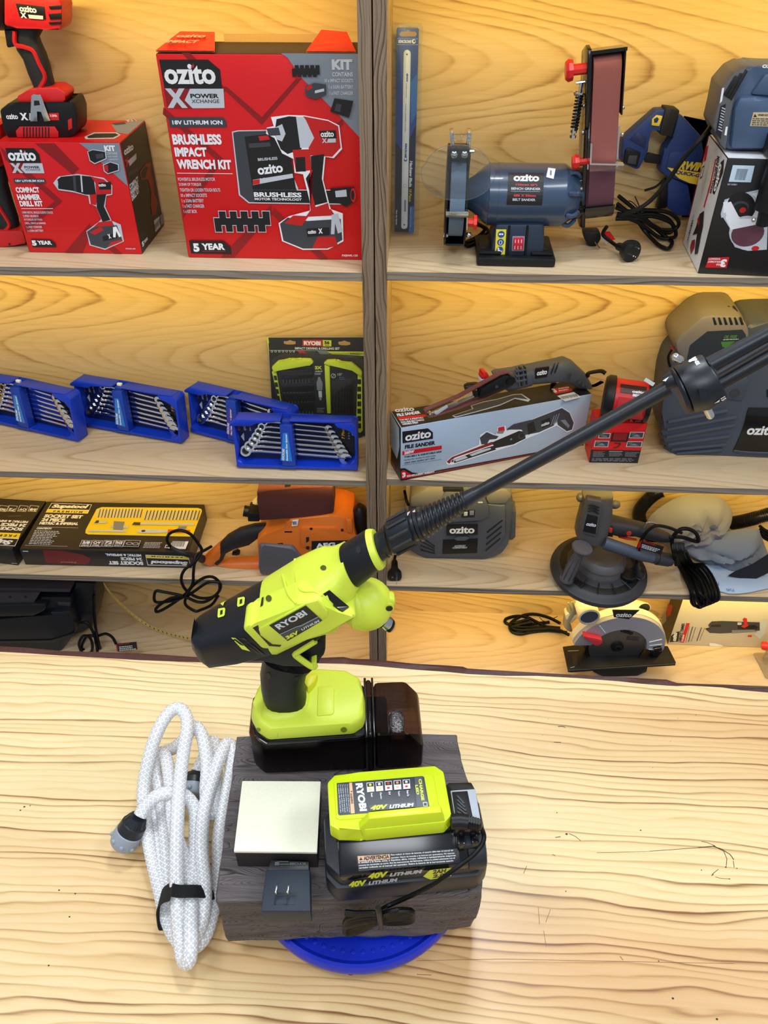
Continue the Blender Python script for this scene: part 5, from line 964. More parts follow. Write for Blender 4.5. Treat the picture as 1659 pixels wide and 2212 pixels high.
p.g(LGREY, 540, 545, 690, 495, 680, 470, 770, 440, 880, 420, 1000, 385, 1060, 382, 1125, 425, 1110, 442, 1010, 420, 900, 470, 830, 490, 740, 515, 565, 560); p.g(DGREY, 550, 545, 700, 495, 690, 472, 780, 445, 880, 425, 1000, 392, 1055, 388, 1110, 425, 1010, 412, 900, 462, 740, 508, 570, 553)
lf = left_of(fr, d); p = Pr(b, lf, 'G'); p.g(CPB, 72, 500, 145, 640, 148, 780, 130, 870, 75, 760); p.g(DRED, 82, 870, 118, 920, 118, 960, 85, 900)
t.done()
# ---------------------------------------------------------------- the file sander
f2 = Fr(fr.at(0, h+EPS, -.034), fr.u, fr.v); FG = mat('file_sander_grey', (74, 78, 88), .5, bump=.2, bscale=900)
clamp_to(fr.o.z+h+EPS)
t = Thing('file_sander', 'dark grey file sander with a narrow belt arm lying on its long carton', 'sander', f2.at(.2, 0, 0))
b = t.p('body', 'grey motor body')
b.loft(f2, [(q1('G', *a_), q1('G', *c_), dd) for a_, c_, dd in (((835, 210), (900, 330), .014), ((860, 195), (960, 370), .022), ((1000, 172), (1050, 350), .026), ((1085, 150), (1120, 330), .026), ((1090, 155), (1125, 320), .023), ((1340, 108), (1300, 300), .024), ((1385, 97), (1330, 300), .024), ((1440, 120), (1400, 300), .022), ((1530, 210), (1470, 345), .019), ((1575, 295), (1530, 370), .016), ((1578, 330), (1550, 362), .012))], FG, 16, 2.6)
for k in range(2): b.tube([f2.w(*q1('G', 1278+k*28, 235-k*8), .0235), f2.w(*q1('G', 1300+k*28, 185-k*10), .0225), f2.w(*q1('G', 1310+k*26, 155-k*6), .018)], .0017, INK, 6, 4)
s = t.sub(b, 'vent_grille', 'ribbed vents'); 
for k in range(4):
    s.pp(f2, q('G', 1030+k*18, 198-k*3, 1042+k*18, 194-k*3, 1052+k*18, 330-k*6, 1040+k*18, 334-k*6), .016, .0275, INK if k % 2 else FG, .001)
for k in range(3): s.pp(f2, q('G', 1018, 212+k*38, 1098, 196+k*38, 1100, 210+k*38, 1020, 226+k*38), .02, .0285, FG, .001)
s = t.sub(b, 'name_panel', 'black panel with white lettering'); s.pp(f2, q('G', 1168, 195, 1270, 180, 1250, 258, 1162, 272), .02, .0245, BLACK, .001); p = Pr(s, f2.off(.0245), 'G', .0003); ozito(p, 1172, 248, 1248, 236, 212)
s = t.sub(b, 'grip_pad', 'rubber grip inlay'); s.pp(f2, q('G', 1360, 280, 1400, 215, 1440, 230, 1420, 290), .016, .0235, DGREY, .003)
for k in range(3): s.pp(f2, q('G', 1452+k*30, 290+k*20, 1470+k*30, 270+k*20, 1485+k*30, 285+k*20, 1470+k*30, 310+k*20), .015, .0215, DGREY, .002)
b = t.p('belt_arm', 'black arm carrying the belt'); ba_ = [q1('G', x, y) for x, y in ((760, 350), (940, 245), (985, 255), (1010, 280), (1000, 318), (965, 340), (800, 405), (740, 415))]
b.prism(f2, f2.pl(ba_, .033), .012, .033, BLACK, .003); cc = f2.w(*q1('G', 978, 285), .033); b.lathe(cc, f2.n, [(0, .011), (.003, .011), (.003, .008), (.004, .008), (.004, .001)], BLACK, 20); cc = f2.w(*q1('G', 873, 328), .033); b.lathe(cc, f2.n, [(0, .004), (.002, .004), (.002, .001)], DGREY, 12)
s = t.p('abrasive_belt', 'narrow reddish abrasive belt'); lo = q('G', 345, 545, 342, 520, 356, 505, 600, 405, 900, 240, 960, 225, 1010, 260, 1015, 300, 985, 330, 780, 430, 600, 500, 400, 562, 365, 565); o1 = f2.pl(lo, .03); mxx = sum(a for a, _ in o1)/len(o1); 
cen = [Vector(a) for a in o1]; inn = []
for i in range(len(cen)):
    e_ = (cen[(i+1) % len(cen)]-cen[i-1]).normalized(); inn.append(cen[i]+Vector((-e_.y, e_.x))*-.0028)
vv = []; ff = []; n_ = len(cen)
for a_, c_ in zip(cen, inn): vv += [f2.at(a_.x, a_.y, .016), f2.at(a_.x, a_.y, .029), f2.at(c_.x, c_.y, .029), f2.at(c_.x, c_.y, .016)]
for i in range(n_):
    for j in range(4): ff.append((4*i+j, 4*i+(j+1) % 4, 4*((i+1) % n_)+(j+1) % 4, 4*((i+1) % n_)+j))
s.add(vv, ff, mat('file_belt', (112, 66, 62), .9, bump=.5, bscale=2000, mottle=.25))
s = t.p('guide_bar', 'bright steel guide bar'); s.pp(f2, q('G', 372, 530, 560, 450, 700, 380, 735, 380, 735, 400, 600, 465, 430, 545, 385, 552), .018, .024, STEEL, .001); s.pp(f2, q('G', 405, 525, 500, 465, 520, 478, 425, 545), .024, .026, LGREY, .001); s.pp(f2, q('G', 505, 470, 580, 440, 590, 458, 515, 488), .024, .0265, STEEL, .001); s.lathe(f2.w(*q1('G', 378, 538), .024), f2.n, [(-.008, .0058), (.002, .0058), (.002, .003), (.004, .003), (.004, .0005)], STEEL, 14); s.pp(f2, q('G', 700, 378, 730, 365, 740, 405, 712, 412), .02, .03, BLACK, .001)
s = t.p('guard', 'black guard and red release button'); s.loft(f2, [(q1('G', 635, 310), q1('G', 640, 365), .008), (q1('G', 660, 295), q1('G', 670, 370), .012), (q1('G', 720, 290), q1('G', 720, 350), .012), (q1('G', 760, 300), q1('G', 760, 330), .01)], BLACK, 10, 2.4, cz=-.005); s.pp(f2, q('G', 762, 275, 765, 255, 778, 245, 768, 232, 775, 222, 800, 222, 812, 235, 808, 248, 822, 258, 818, 270), -.01, .012, RED, .003); s.pp(f2, q('G', 755, 300, 760, 275, 818, 268, 780, 290), -.008, .012, LGREY, .002)
s = t.p('power_cord'); s.tube([f2.w(*q1('G', x, y), c) for x, y, c in ((1565, 345, 0), (1600, 372, 0), (1640, 392, -.01))], .006, CORD, 8, 5); s = t.p('cord_end'); s.tube([f2.w(*q1('G', x, y), c) for x, y, c in ((1300, 300, -.02), (1285, 315, -.03), (1310, 305, -.04))], .004, CORD, 7, 4)
t.done()
# ---------------------------------------------------------------- red speaker lamp and its carton
H = lambda *v: q('H', *v)
clamp_to(z, BKY)
fr = vert(q1('H', 128, 1420), q1('H', 545, 1427), z); w = fr.px(*q1('H', 545, 1427))[0]; h = fr.px(*q1('H', 635, 1090))[1]; d = .065
t = Thing('lamp_carton', 'small red carton with black lower panel under the red speaker', 'box', fr.at(w/2, 0, -d/2))
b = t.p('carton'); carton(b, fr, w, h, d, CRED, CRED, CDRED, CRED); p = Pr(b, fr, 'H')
p.g(INK, 145, 1312, 570, 1320, 545, 1426, 130, 1420); p.l(160, 1375, 275, 1375, 165, 1330, 4, GREY); p.l(300, 1370, 415, 1372, 300, 1330, 4, GREY); p.l(435, 1372, 555, 1375, 440, 1330, 4, GREY); p.l(150, 1412, 530, 1416, 155, 1382, 3, GREY); p.n(LGREY, 4, 300, 1326, 415, 1328); p.n(RED, 5, 165, 1326, 265, 1326)
for x0, y0, x1, y1 in ((180, 1235, 290, 1290), (455, 1240, 575, 1290), (480, 1160, 590, 1215), (215, 1170, 305, 1215)): p.rr(LGREY, x0, y0, x1, y1); p.rr(DGREY, x0+5, y0+5, x1-5, y1-5); p.g(GREY, x0+12, y1-14, x0+60, y0+20, x1-20, y1-12); p.g(mat('picture_green', (88, 110, 70), .5), x0+10, y0+10, x0+50, y0+10, x0+40, y0+24, x0+10, y0+24)
p.rr(INK, 328, 1168, 458, 1245); p.rr(DRED, 342, 1172, 445, 1232); p.n(INK, 8, 345, 1258, 400, 1262, 375, 1290, 335, 1300)
p = Pr(b, top_of(fr, h), 'H'); p.t('X', 480, 1072, 505, 1072, 1056, WHITE, bold=.05); p.g(INK, 515, 1055, 600, 1058, 595, 1078, 508, 1074); ozito(p, 522, 1072, 588, 1074, 1060);
t.done()
fs = Fr(fr.at(0, h+EPS, -.035), fr.u, fr.v)
SPK = mat('speaker_red', (200, 26, 34), .4); 
clamp_to(fs.o.z)
t = Thing('cordless_speaker', 'red drum-shaped cordless speaker with black rims on a red carton', 'speaker', fs.at(.06, 0, 0))
ca = fs.w(*q1('H', 275, 815)); cb = fs.w(*q1('H', 650, 775)); axs = (fs.u*.97+fs.n*.22).normalized(); axs = (axs-Vector((0, 0, axs.z))).normalized()
Rr = (fs.px(*q1('H', 275, 640))[1]-fs.px(*q1('H', 275, 985))[1])/2*.95; ca = Vector((ca.x, ca.y, fs.o.z+Rr)); Ls = (cb-ca).length
b = t.p('body', 'red drum with grille'); MESH = mat('speaker_grille', (206, 34, 46), .5, bump=.9, bscale=1600, mottle=.25)
b.lathe(ca, axs, [(.018, Rr*.9), (Ls*.92, Rr*.86)], SPK, 36); cyl = Cyl(ca, axs, fs.n*1.+fs.v*.4, Rr*.9)
K = 8; g0, g1 = .028, Ls*.84
def patch(bb, y0, y1, x0, x1, c, mt):
    vv = []; 
    for i in range(K+1): yy = y0+(y1-y0)*i/K; vv += [cyl.at(x0, yy, c), cyl.at(x1, yy, c*1.0-.0004*0)]
    bb.add(vv, [(2*i, 2*i+1, 2*i+3, 2*i+2) for i in range(K)], mt, True)
s = t.sub(b, 'grille', 'red perforated grille'); patch(s, -Rr*.9, Rr*.18, g0, g1, .0012, MESH)
s = t.sub(b, 'label', 'grey label with white lettering'); patch(s, Rr*.38, Rr*.58, g0+.002, g1, .0014, DGREY); patch(s, Rr*.26, Rr*.38, g0+.03, g1, .0014, LGREY); s.text(cyl, 'ozito', (g0+.028, Rr*.42), (g0+.058, Rr*.42), (g0+.028, Rr*.54), .002, WHITE, bold=.04); s.text(cyl, 'X', (g0+.03, Rr*.27), (g0+.04, Rr*.27), (g0+.03, Rr*.37), .002, WHITE, bold=.06)
patch(s, Rr*.62, Rr*.8, g0, g1, .0012, INK)
s = t.p('front_rim', 'black rim'); s.lathe(ca, axs, [(-.004, Rr*.55), (-.004, Rr*.88), (.004, Rr), (.018, Rr), (.02, Rr*.9)], BLACK, 36); s.lathe(ca, axs, [(-.002, .0001), (-.002, Rr*.6)], GLOSSBLK, 30)
s = t.p('rear_rim', 'black rim'); s.lathe(ca, axs, [(Ls*.9, Rr*.87), (Ls*.9, Rr*.96), (Ls*.99, Rr*.94), (Ls*1.02, Rr*.7), (Ls*1.02, .001)], BLACK, 36)
s = t.p('price_sticker', 'small white sticker'); s.prism(fs, fs.pl(H(612, 690, 690, 735, 670, 765, 592, 715), .028), .0315, .032, WHITE)
s = t.p('carry_loop', 'black carrying loop'); s.tube([fs.w(*q1('H', x, y), c) for x, y, c in ((270, 660, 0), (235, 640, -.005), (180, 645, -.01), (130, 655, -.015), (112, 668, -.015), (125, 690, -.01))], .0035, CORD, 6, 6, flat=2.2)
t.done()
# ---------------------------------------------------------------- compressor
clamp_to(z, BKY)
fr = standing(q1('H', 870, 1370), -.03, z=z); KG = mat('compressor_grey', (66, 74, 88), .5, bump=.25, bscale=800); KTOP = mat('compressor_lit_top', (112, 106, 104), .5, bump=.25, bscale=800); KTOP2 = KG  # cover colour holds the warm strip light falling on the grey top
t = Thing('air_compressor', 'big dark grey portable air compressor at the right edge of the middle shelf', 'air compressor', fr.at(.15, 0, -.09))
b = t.p('body', 'ribbed grey body')
b.prism(fr, fr.pl(H(870, 1368, 815, 1330, 760, 1240, 730, 1130, 740, 960, 770, 720, 820, 560, 900, 480, 1400, 300, 1480, 205, 1640, 195, 2300, 200, 2300, 1440, 1000, 1385), -.03), -.165, -.012, KG, .018)
for k, (x0, y0, x1, y1) in enumerate(((800, 1075, 1320, 975), (790, 1140, 1395, 1030), (785, 1205, 1380, 1100), (800, 1265, 1340, 1195), (830, 1310, 1305, 1265), (870, 1345, 1270, 1310))):
    s = t.sub(b, 'rib'); A_ = Vector(fr.px(*q1('H', x0, y0), -.01)); B_ = Vector(fr.px(*q1('H', x1, y1), -.01)); e_ = (B_-A_).normalized(); nn_ = Vector((-e_.y, e_.x))*.0038; s.prism(fr, [tuple(A_-nn_), tuple(B_-nn_), tuple(B_+nn_), tuple(A_+nn_)], -.016, -.005, KG, .003)
    s.tube([fr.at(A_.x, A_.y, -.012), fr.at(A_.x-.012, A_.y-.004, -.03)], .004, KG, 6)
s = t.sub(b, 'front_panel', 'recessed dark panel'); s.pp(fr, H(1440, 700, 1480, 690, 1500, 730, 1440, 900, 1300, 880, 1260, 800), -.014, -.009, KG, .004); s.lathe(fr.w(*q1('H', 1375, 828), -.009), fr.n, [(0, .0115), (.0015, .0115), (.0015, .0095), (.001, .0095), (.001, .0005)], DGREY, 24)
s = t.sub(b, 'dark_slot'); s.pp(fr, H(1650, 800, 1900, 790, 1900, 1000, 1650, 860), -.013, -.0105, INK)
s = t.sub(b, 'label_panel', 'glossy black panel with white lettering'); s.pp(fr, H(1365, 1315, 1420, 1200, 1455, 1100, 1480, 1000, 1495, 955, 2300, 970, 2300, 1330, 1600, 1325), -.013, -.0095, GLOSSBLK, .001); p = Pr(s, fr.off(-.0095), 'H', .0003); ozito(p, 1470, 1185, 1720, 1190, 1110)
b.tube([fr.w(*q1('H', x, y), -.01) for x, y in ((1365, 1320), (1500, 1335), (1800, 1345))], .003, KG, 6, 4)
s = t.p('motor_cover', 'domed grey cover with vent slots, warm light in its colour'); s.prism(fr, fr.pl(H(990, 610, 880, 480, 868, 400, 900, 350, 1090, 180, 1180, 160, 1400, 170, 1470, 230, 1500, 300, 1490, 560), .008), -.11, .008, KTOP, .016)
s.prism(fr, fr.pl(H(840, 430, 838, 320, 1040, 140, 1140, 95, 1380, 98, 1430, 150, 1470, 230, 1400, 300, 900, 480), -.05), -.15, -.04, KTOP, .014)
for k in range(6): s.pp(fr, H(1183+k*46, 185, 1203+k*46, 183, 1225+k*46, 245, 1200+k*46, 248), .004, .0088, INK, .001)
for k in range(6): s.pp(fr, H(1128+k*46, 90, 1148+k*46, 88, 1176+k*46, 132, 1150+k*46, 134), -.045, -.0385, INK, .001, ref=-.039)
s2 = t.sub(s, 'sticker', 'green and white marking'); p = Pr(s2, fr.off(.008), 'H', .0006); p.g(mat('panel_navy', (38, 46, 58), .4), 960, 560, 990, 420, 1140, 300, 1440, 285, 1470, 330, 1480, 560); p.t('OIL FREE', 1280, 362, 1392, 360, 335, mat('print_green', (60, 120, 50), .5), bold=.04, shear=.2); p.l(1275, 378, 1420, 372, 1275, 366, 1, LGREY); p.g(_M['print_green'], 1256, 390, 1380, 385, 1300, 440, 1270, 435)
s = t.p('filler_cap', 'black cap'); s.lathe(fr.w(*q1('H', 1020, 150), -.08), (fr.v*.8-fr.u*.5), [(-.01, .009), (.004, .009), (.005, .0105), (.012, .0105), (.013, .006), (.013, .001)], BLACK, 18)
s = t.p('air_line', 'thin tube and red tag at the side'); s.tube([fr.w(*q1('H', x, y), -.02) for x, y in ((835, 460), (808, 510), (810, 560), (820, 600))], .003, CORD, 6, 5); s.pp(fr, H(826, 420, 850, 445, 858, 460, 835, 450), -.02, -.018, RED)
t.done()
# ---------------------------------------------------------------- lower left: socket set cartons
z3 = ZL[2]+EPS
clamp_to(z3, BKY, -1.37, XG0-.0245)
I_ = lambda *v: q('I', *v)
SBLK = mat('socket_carton_black', (34, 32, 34), .38)
def socket_carton(label, fr, w, h, d, upside):
    t = Thing('socket_set_carton', label, 'box', fr.at(w/2, 0, -d/2), 'socket set cartons on the lower shelf'); b = t.p('carton'); carton(b, fr, w, h, d, SBLK, SBLK, SBLK, SBLK); return t, b
fr = vert(q1('I', 190, 656), q1('I', 1425, 682), z3); w = fr.px(*q1('I', 1425, 682))[0]+.002; h = fr.px(*q1('I', 152, 540))[1]; d = depth_of(fr, *q1('I', 372, 184), z3+h)
t, b = socket_carton('flat black socket set carton, the whole one, its yellow picture upright', fr, w, h, d, 0)
tf = top_of(fr, h); p = Pr(b, tf, 'I')
p.g(WHITE, 385, 196, 686, 206, 655, 274, 340, 266); p.g(INK, 388, 199, 681, 209, 665, 247, 360, 240); p.g(YELLOW, 352, 243, 660, 251, 652, 271, 344, 264); p.t('Supatool', 378, 238, 650, 243, 206, WHITE, bold=.06, shear=.2); p.t('PREMIUM', 395, 264, 612, 270, 252, INK, bold=.04, space=1.6)
p.t('SOCKET SET', 324, 304, 610, 312, 280, WHITE, bold=.06); p.t('24 PIECE', 305, 332, 478, 337, 308, WHITE, bold=.06); p.t('METRIC & IMPERIAL', 290, 356, 580, 361, 337, WHITE, bold=.06)
p.n(LGREY, 3, 278, 374, 585, 381); p.t('CONTENTS', 270, 391, 382, 393, 379, WHITE, bold=.04); p.l(212, 504, 420, 512, 262, 396, 9, LGREY, jag=.4); p.n(LGREY, 3, 185, 511, 504, 519)
p.g(YELLOW, 760, 226, 1480, 233, 1505, 242, 1508, 258, 1440, 440, 1415, 446, 660, 430, 637, 420, 640, 395, 722, 240); p.g(INK, 757, 223, 1482, 230, 1512, 240, 1512, 258, 1444, 443, 1417, 450, 655, 434, 632, 422, 636, 395, 718, 236) if 0 else None
for k in range(14):
    x = 733+k*24; p.g(LGREY, x+2, 240, x+20, 241, x+4, 305, x-14, 305); p.g(DGREY, x+14, 240, x+20, 241, x+4, 305, x-3, 305)
for k in range(16):
    x = 1085+k*26; p.g(LGREY, x+2, 250, x+20, 251, x-2, 322, x-20, 322); p.g(DGREY, x+13, 250, x+20, 251, x-2, 322, x-8, 322)
p.g(LGREY, 710, 330, 800, 328, 795, 345, 700, 348); p.g(DGREY, 720, 325, 740, 325, 735, 345, 705, 345); p.g(LGREY, 830, 362, 962, 366, 955, 382, 820, 376); p.g(GREY, 850, 330, 930, 335, 915, 395, 845, 390); p.g(LGREY, 660, 397, 945, 398, 940, 412, 655, 408)
p.g(LGREY, 1000, 340, 1450, 345, 1448, 362, 990, 356); p.g(DGREY, 1000, 338, 1050, 340, 1045, 360, 985, 358); p.g(GREY, 1335, 368, 1395, 370, 1380, 400, 1320, 398); p.ci(LGREY, 1070, 404, 46, 24); p.ci(INK, 1070, 404, 16, 12); p.g(LGREY, 1110, 390, 1260, 398, 1255, 416, 1100, 420); p.g(mat('print_orange_red', (222, 82, 40), .4), 1255, 392, 1420, 396, 1418, 416, 1250, 418)
for k, (s_, x) in enumerate((('3/8', 608), ('CrV', 690), ('72', 775), ('TRADE', 852), ('', 932))):
    wd_ = 118 if k == 4 else 78; p.g(LGREY, x+4, 472, x+wd_+2, 475, x+wd_-16, 524, x-18, 520); p.g(SBLK, x+7, 475, x+wd_-3, 477, x+wd_-18, 521, x-13, 517)
    if s_: p.t(s_, x+2, 500, x+58, 502, 480, WHITE, bold=.05); p.t(('DRIVE', 'STEEL', 'TEETH', 'QUALITY')[k], x-2, 515, x+52, 517, 505, WHITE, bold=.03)
p.ci(LGREY, 965, 497, 24, 15); p.ci(SBLK, 965, 497, 18, 11); p.ci(LGREY, 1012, 500, 24, 15); p.ci(SBLK, 1012, 500, 18, 11)
p.l(1065, 532, 1195, 534, 1085, 485, 5, LGREY, jag=.1); p.g(WHITE, 1290, 478, 1408, 482, 1385, 540, 1255, 534); p.bars(1275, 530, 1390, 486, 24, INK); p.g(WHITE, 1238, 508, 1272, 508, 1265, 532, 1228, 530); p.g(SBLK, 1242, 512, 1266, 512, 1260, 528, 1234, 527)
p = Pr(b, fr, 'I'); p.g(mat('print_maroon', (112, 28, 36), .45), 318, 546, 480, 553, 620, 580, 672, 605, 675, 625, 650, 655, 350, 643, 335, 620); p.ti('Supatool', 570, 634, 450, 630, 645, mat('print_pink', (190, 120, 120), .5), shear=.2)
p.ti('SOCKET SET', 1066, 632, 806, 628, 658, WHITE, bold=.06); p.ti('24 PIECE', 1058, 604, 898, 600, 626, WHITE, bold=.05); p.ti('METRIC & IMPERIAL', 1052, 578, 785, 572, 596, WHITE, bold=.05)
p.g(WHITE, 1085, 582, 1408, 594, 1424, 668, 1102, 660); p.g(INK, 1092, 606, 1410, 618, 1420, 664, 1106, 656); p.g(YELLOW, 1088, 585, 1406, 597, 1409, 615, 1092, 603); p.ti('Supatool', 1400, 628, 1118, 618, 660, WHITE, bold=.06, shear=.2); p.ti('PREMIUM', 1362, 598, 1130, 590, 606, INK, bold=.04, space=1.6); p.rr(LGREY, 168, 552, 212, 560)
p = Pr(b, right_of(fr, w), 'I'); p.g(YELLOW, 1555, 320, 1582, 280, 1588, 300, 1560, 345); p.l(1500, 520, 1590, 300, 1490, 460, 5, GREY)
t.done()
d_ = atZ(*q1('I', 345, 195), z3+h)-atZ(*q1('I', 120, 548), z3+h); ang = fr.u
fr1 = vert(q1('I', 0, 652), q1('I', 155, 664), z3); fr1 = Fr(atZ(*q1('I', 160, 664), z3)-fr1.u*(w+.009), fr1.u, (0, 0, 1))
t, b = socket_carton('flat black socket set carton cut off by the left edge, printed upside-down', fr1, w, h*1.03, d*1.02, 1)
p = Pr(b, top_of(fr1, h*1.03), 'I')
for k, (s_, x) in enumerate((('3/8', 288), ('CrV', 210), ('72', 130), ('TRADE', 62))):
    p.g(LGREY, x+4, 218, x-62, 212, x-82, 257, x-18, 262); p.g(SBLK, x, 221, x-58, 215, x-77, 254, x-20, 259); p.ti(s_, x-8, 238, x-58, 233, 255, WHITE, bold=.04)
p.ti('METRIC & IMPERIAL', 214, 330, -80, 316, 345, WHITE, bold=.05); p.ti('24 PIECE', 202, 352, 15, 343, 374, WHITE, bold=.05); p.ti('SOCKET SET', 178, 380, -120, 366, 402, WHITE, bold=.05)
p.g(YELLOW, 155, 422, -250, 405, -262, 440, 140, 460); p.ti('PREMIUM', 128, 432, -120, 424, 448, INK, bold=.04, space=1.6); p.g(WHITE, 140, 460, -262, 440, -290, 495, 112, 518); p.g(INK, 135, 464, -258, 444, -285, 492, 109, 514); p.ti('Supatool', 108, 466, -240, 448, 506, WHITE, bold=.06, shear=.2); p.n(GREY, 3, 60, 295, 160, 290)
p = Pr(b, fr1, 'I'); p.n(LGREY, 4, 85, 644, 128, 646)
t.done()
# ---------------------------------------------------------------- orange belt sander
J_ = lambda *v: q('J', *v); j1 = lambda x, y: q1('J', x, y)
fr = standing(j1(640, 655), .03, z=z3); ORA = mat('sander_orange', (226, 116, 34), .42, mottle=.04); SGR = mat('sander_grey', (92, 92, 100), .5, bump=.2, bscale=900)
t = Thing('belt_sander', 'orange and black belt sander lying upside-down on the lower shelf', 'sander', fr.at(0, 0, -.06))
b = t.p('body', 'orange housing'); b.pp(fr, J_(720, 420, 780, 375, 900, 350, 940, 290, 1010, 280, 1200, 258, 1290, 265, 1360, 290, 1370, 360, 1400, 480, 1400, 660, 740, 640, 735, 430), -.125, -.006, ORA, .01)
b.pp(fr, J_(1010, 350, 1030, 335, 1240, 335, 1260, 360, 1400, 400, 1400, 470, 1010, 470), -.008, .0, ORA, .004)
for x, y in ((1082, 345), (1288, 355)): b.lathe(fr.w(*j1(x, y), 0), fr.n, [(-.002, .004), (.0006, .004), (.0006, .0005)], INK, 10)
for k in range(2): b.pp(fr, J_(860+k*4, 442+k*14, 895, 440+k*14, 895, 446+k*14, 860, 448+k*14), -.006, -.0052, INK)
b.pp(fr, J_(905, 362, 955, 362, 955, 370, 905, 370), -.006, -.0052, INK); b.pp(fr, J_(1312, 285, 1352, 290, 1358, 370, 1320, 372), -.01, .002, ORA, .003); 
for k in range(2): b.pp(fr, J_(1048, 402+k*60, 1068, 400+k*60, 1068, 425+k*60, 1048, 440+k*40), -.001, .0006, INK)
s = t.sub(b, 'name_plate', 'black plate with white letters'); s.pp(fr, J_(1085, 428, 1420, 420, 1420, 500, 1085, 490), -.001, .001, INK); p = Pr(s, fr.off(.001), 'J', .0003); p.t('AEG', 1116, 472, 1245, 465, 442, WHITE, bold=.05)
s = t.sub(b, 'barcode_sticker'); s.pp(fr, J_(958, 290, 998, 285, 990, 325, 952, 328), -.005, -.003, WHITE); p = Pr(s, fr.off(-.003), 'J', .0003); p.bars(960, 318, 985, 296, 8, INK)
s = t.sub(b, 'side_cover', 'grey side cover'); s.pp(fr, J_(735, 450, 775, 455, 960, 465, 985, 500, 1100, 640, 740, 655, 733, 600), -.012, .004, SGR, .008)
b = t.p('handle', 'black and orange loop handle'); 
cz_ = -.05
b.loft(fr, [(j1(*a_), j1(*c_), .02) for a_, c_ in (((960, 288), (950, 345), ), ((850, 295), (850, 355)), ((700, 305), (735, 410)), ((600, 335), (680, 450)), ((520, 380), (590, 475)), ((470, 430), (530, 505)), ((450, 500), (505, 548)), ((438, 545), (480, 562)))], RUB, 14, 2.4, cz=cz_)
b.loft(fr, [(j1(*a_), j1(*c_), dd) for a_, c_, dd in (((745, 520), (745, 658), .026), ((650, 525), (650, 655), .024), ((560, 530), (560, 640), .022), ((480, 545), (470, 612), .021), ((420, 530), (400, 585), .02), ((365, 520), (350, 570), .012))], ORA, 14, 2.4, cz=cz_)
b.loft(fr, [(j1(*a_), j1(*c_), dd) for a_, c_, dd in (((470, 432), (535, 480), .0195), ((430, 460), (490, 545), .0198), ((385, 500), (440, 600), .0198), ((360, 530), (380, 580), .015))], ORA, 14, 2.4, cz=cz_)
b.pp(fr, J_(640, 440, 690, 410, 670, 455, 650, 450), cz_-.012, cz_+.012, BLACK, .002)
s = t.p('front_knob', 'black front knob'); s.loft(fr, [(j1(*a_), j1(*c_), dd) for a_, c_, dd in (((1385, 190), (1420, 192), .012), ((1362, 210), (1450, 215), .022), ((1352, 250), (1458, 255), .026), ((1352, 300), (1460, 310), .026), ((1362, 355), (1460, 370), .026))], BLACK, 16, 2.2, cz=-.05)
s = t.p('abrasive_belt', 'dark red abrasive belt on top'); BR3 = mat('belt_dark_red', (84, 38, 34), .95, bump=.8, bscale=1600, mottle=.25); s.pp(fr, J_(720, 102, 800, 92, 1000, 75, 1150, 62, 1225, 66, 1232, 240, 1130, 262, 740, 292), -.09, -.012, BR3, .004, ref=-.012)
s = t.p('dust_bag', 'cream cloth dust bag'); CREAM = mat('cream_cloth', (196, 180, 150), .9, bump=.5, bscale=500)
s.loft(fr, [(j1(*a_), j1(*c_), dd) for a_, c_, dd in (((1225, 150), (1225, 270), .02), ((1255, 155), (1255, 262), .02), ((1285, 170), (1280, 262), .016), ((1296, 195), (1292, 240), .008))], CREAM, 12, 2.4, cz=-.07); s.loft(fr, [(j1(*a_), j1(*c_), .015) for a_, c_ in (((670, 190), (700, 230)), ((690, 150), (730, 210)), ((720, 128), (740, 190)))], CREAM, 10, 2.4, cz=-.08)
s = t.p('dust_port', 'black dust port'); s.tube([fr.w(*j1(x, y), -.055) for x, y in ((635, 225), (690, 235), (745, 250))], .0155, BLACK, 14, 3); s.pp(fr, J_(660, 240, 742, 245, 740, 300, 660, 300), -.08, -.03, BLACK, .004); s.pp(fr, J_(900, 80, 905, 68, 945, 66, 950, 76), -.1, -.02, BLACK, .002)
s = t.p('lower_knob', 'small black knob'); s.loft(fr, [(j1(560, 490), j1(560, 520), .01), (j1(590, 475), j1(595, 522), .012), (j1(608, 485), j1(610, 515), .008)], BLACK, 12, 2.2, cz=-.06)
s = t.p('cord_sleeve', 'black cord sleeve'); s.tube([fr.w(*j1(x, y), c) for x, y, c in ((360, 545, -.045), (310, 525, -.01), (250, 510, .018), (190, 490, .022), (150, 465, .022))], lambda k: .012-.0075*k, RUB, 10, 5)
s = t.p('power_cord', 'black power cord looped over the shelf edge')
def fv(l): return [fr.w(*j1(x, y), c) for x, y, c in l]
sp_ = .055
s.tube(fv(((150, 465, .022), (125, 420, .022), (145, 375, .022), (210, 355, .022), (280, 380, .022), (330, 440, .022), (355, 485, .024), (340, 530, .035), (310, 570, .045), (300, 640, sp_), (295, 710, sp_+.004), (255, 770, sp_+.004), (180, 830, sp_), (100, 880, sp_), (55, 895, sp_), (60, 865, sp_), (140, 810, sp_+.004), (235, 790, sp_+.008))), .0042, CORD, 7, 8)
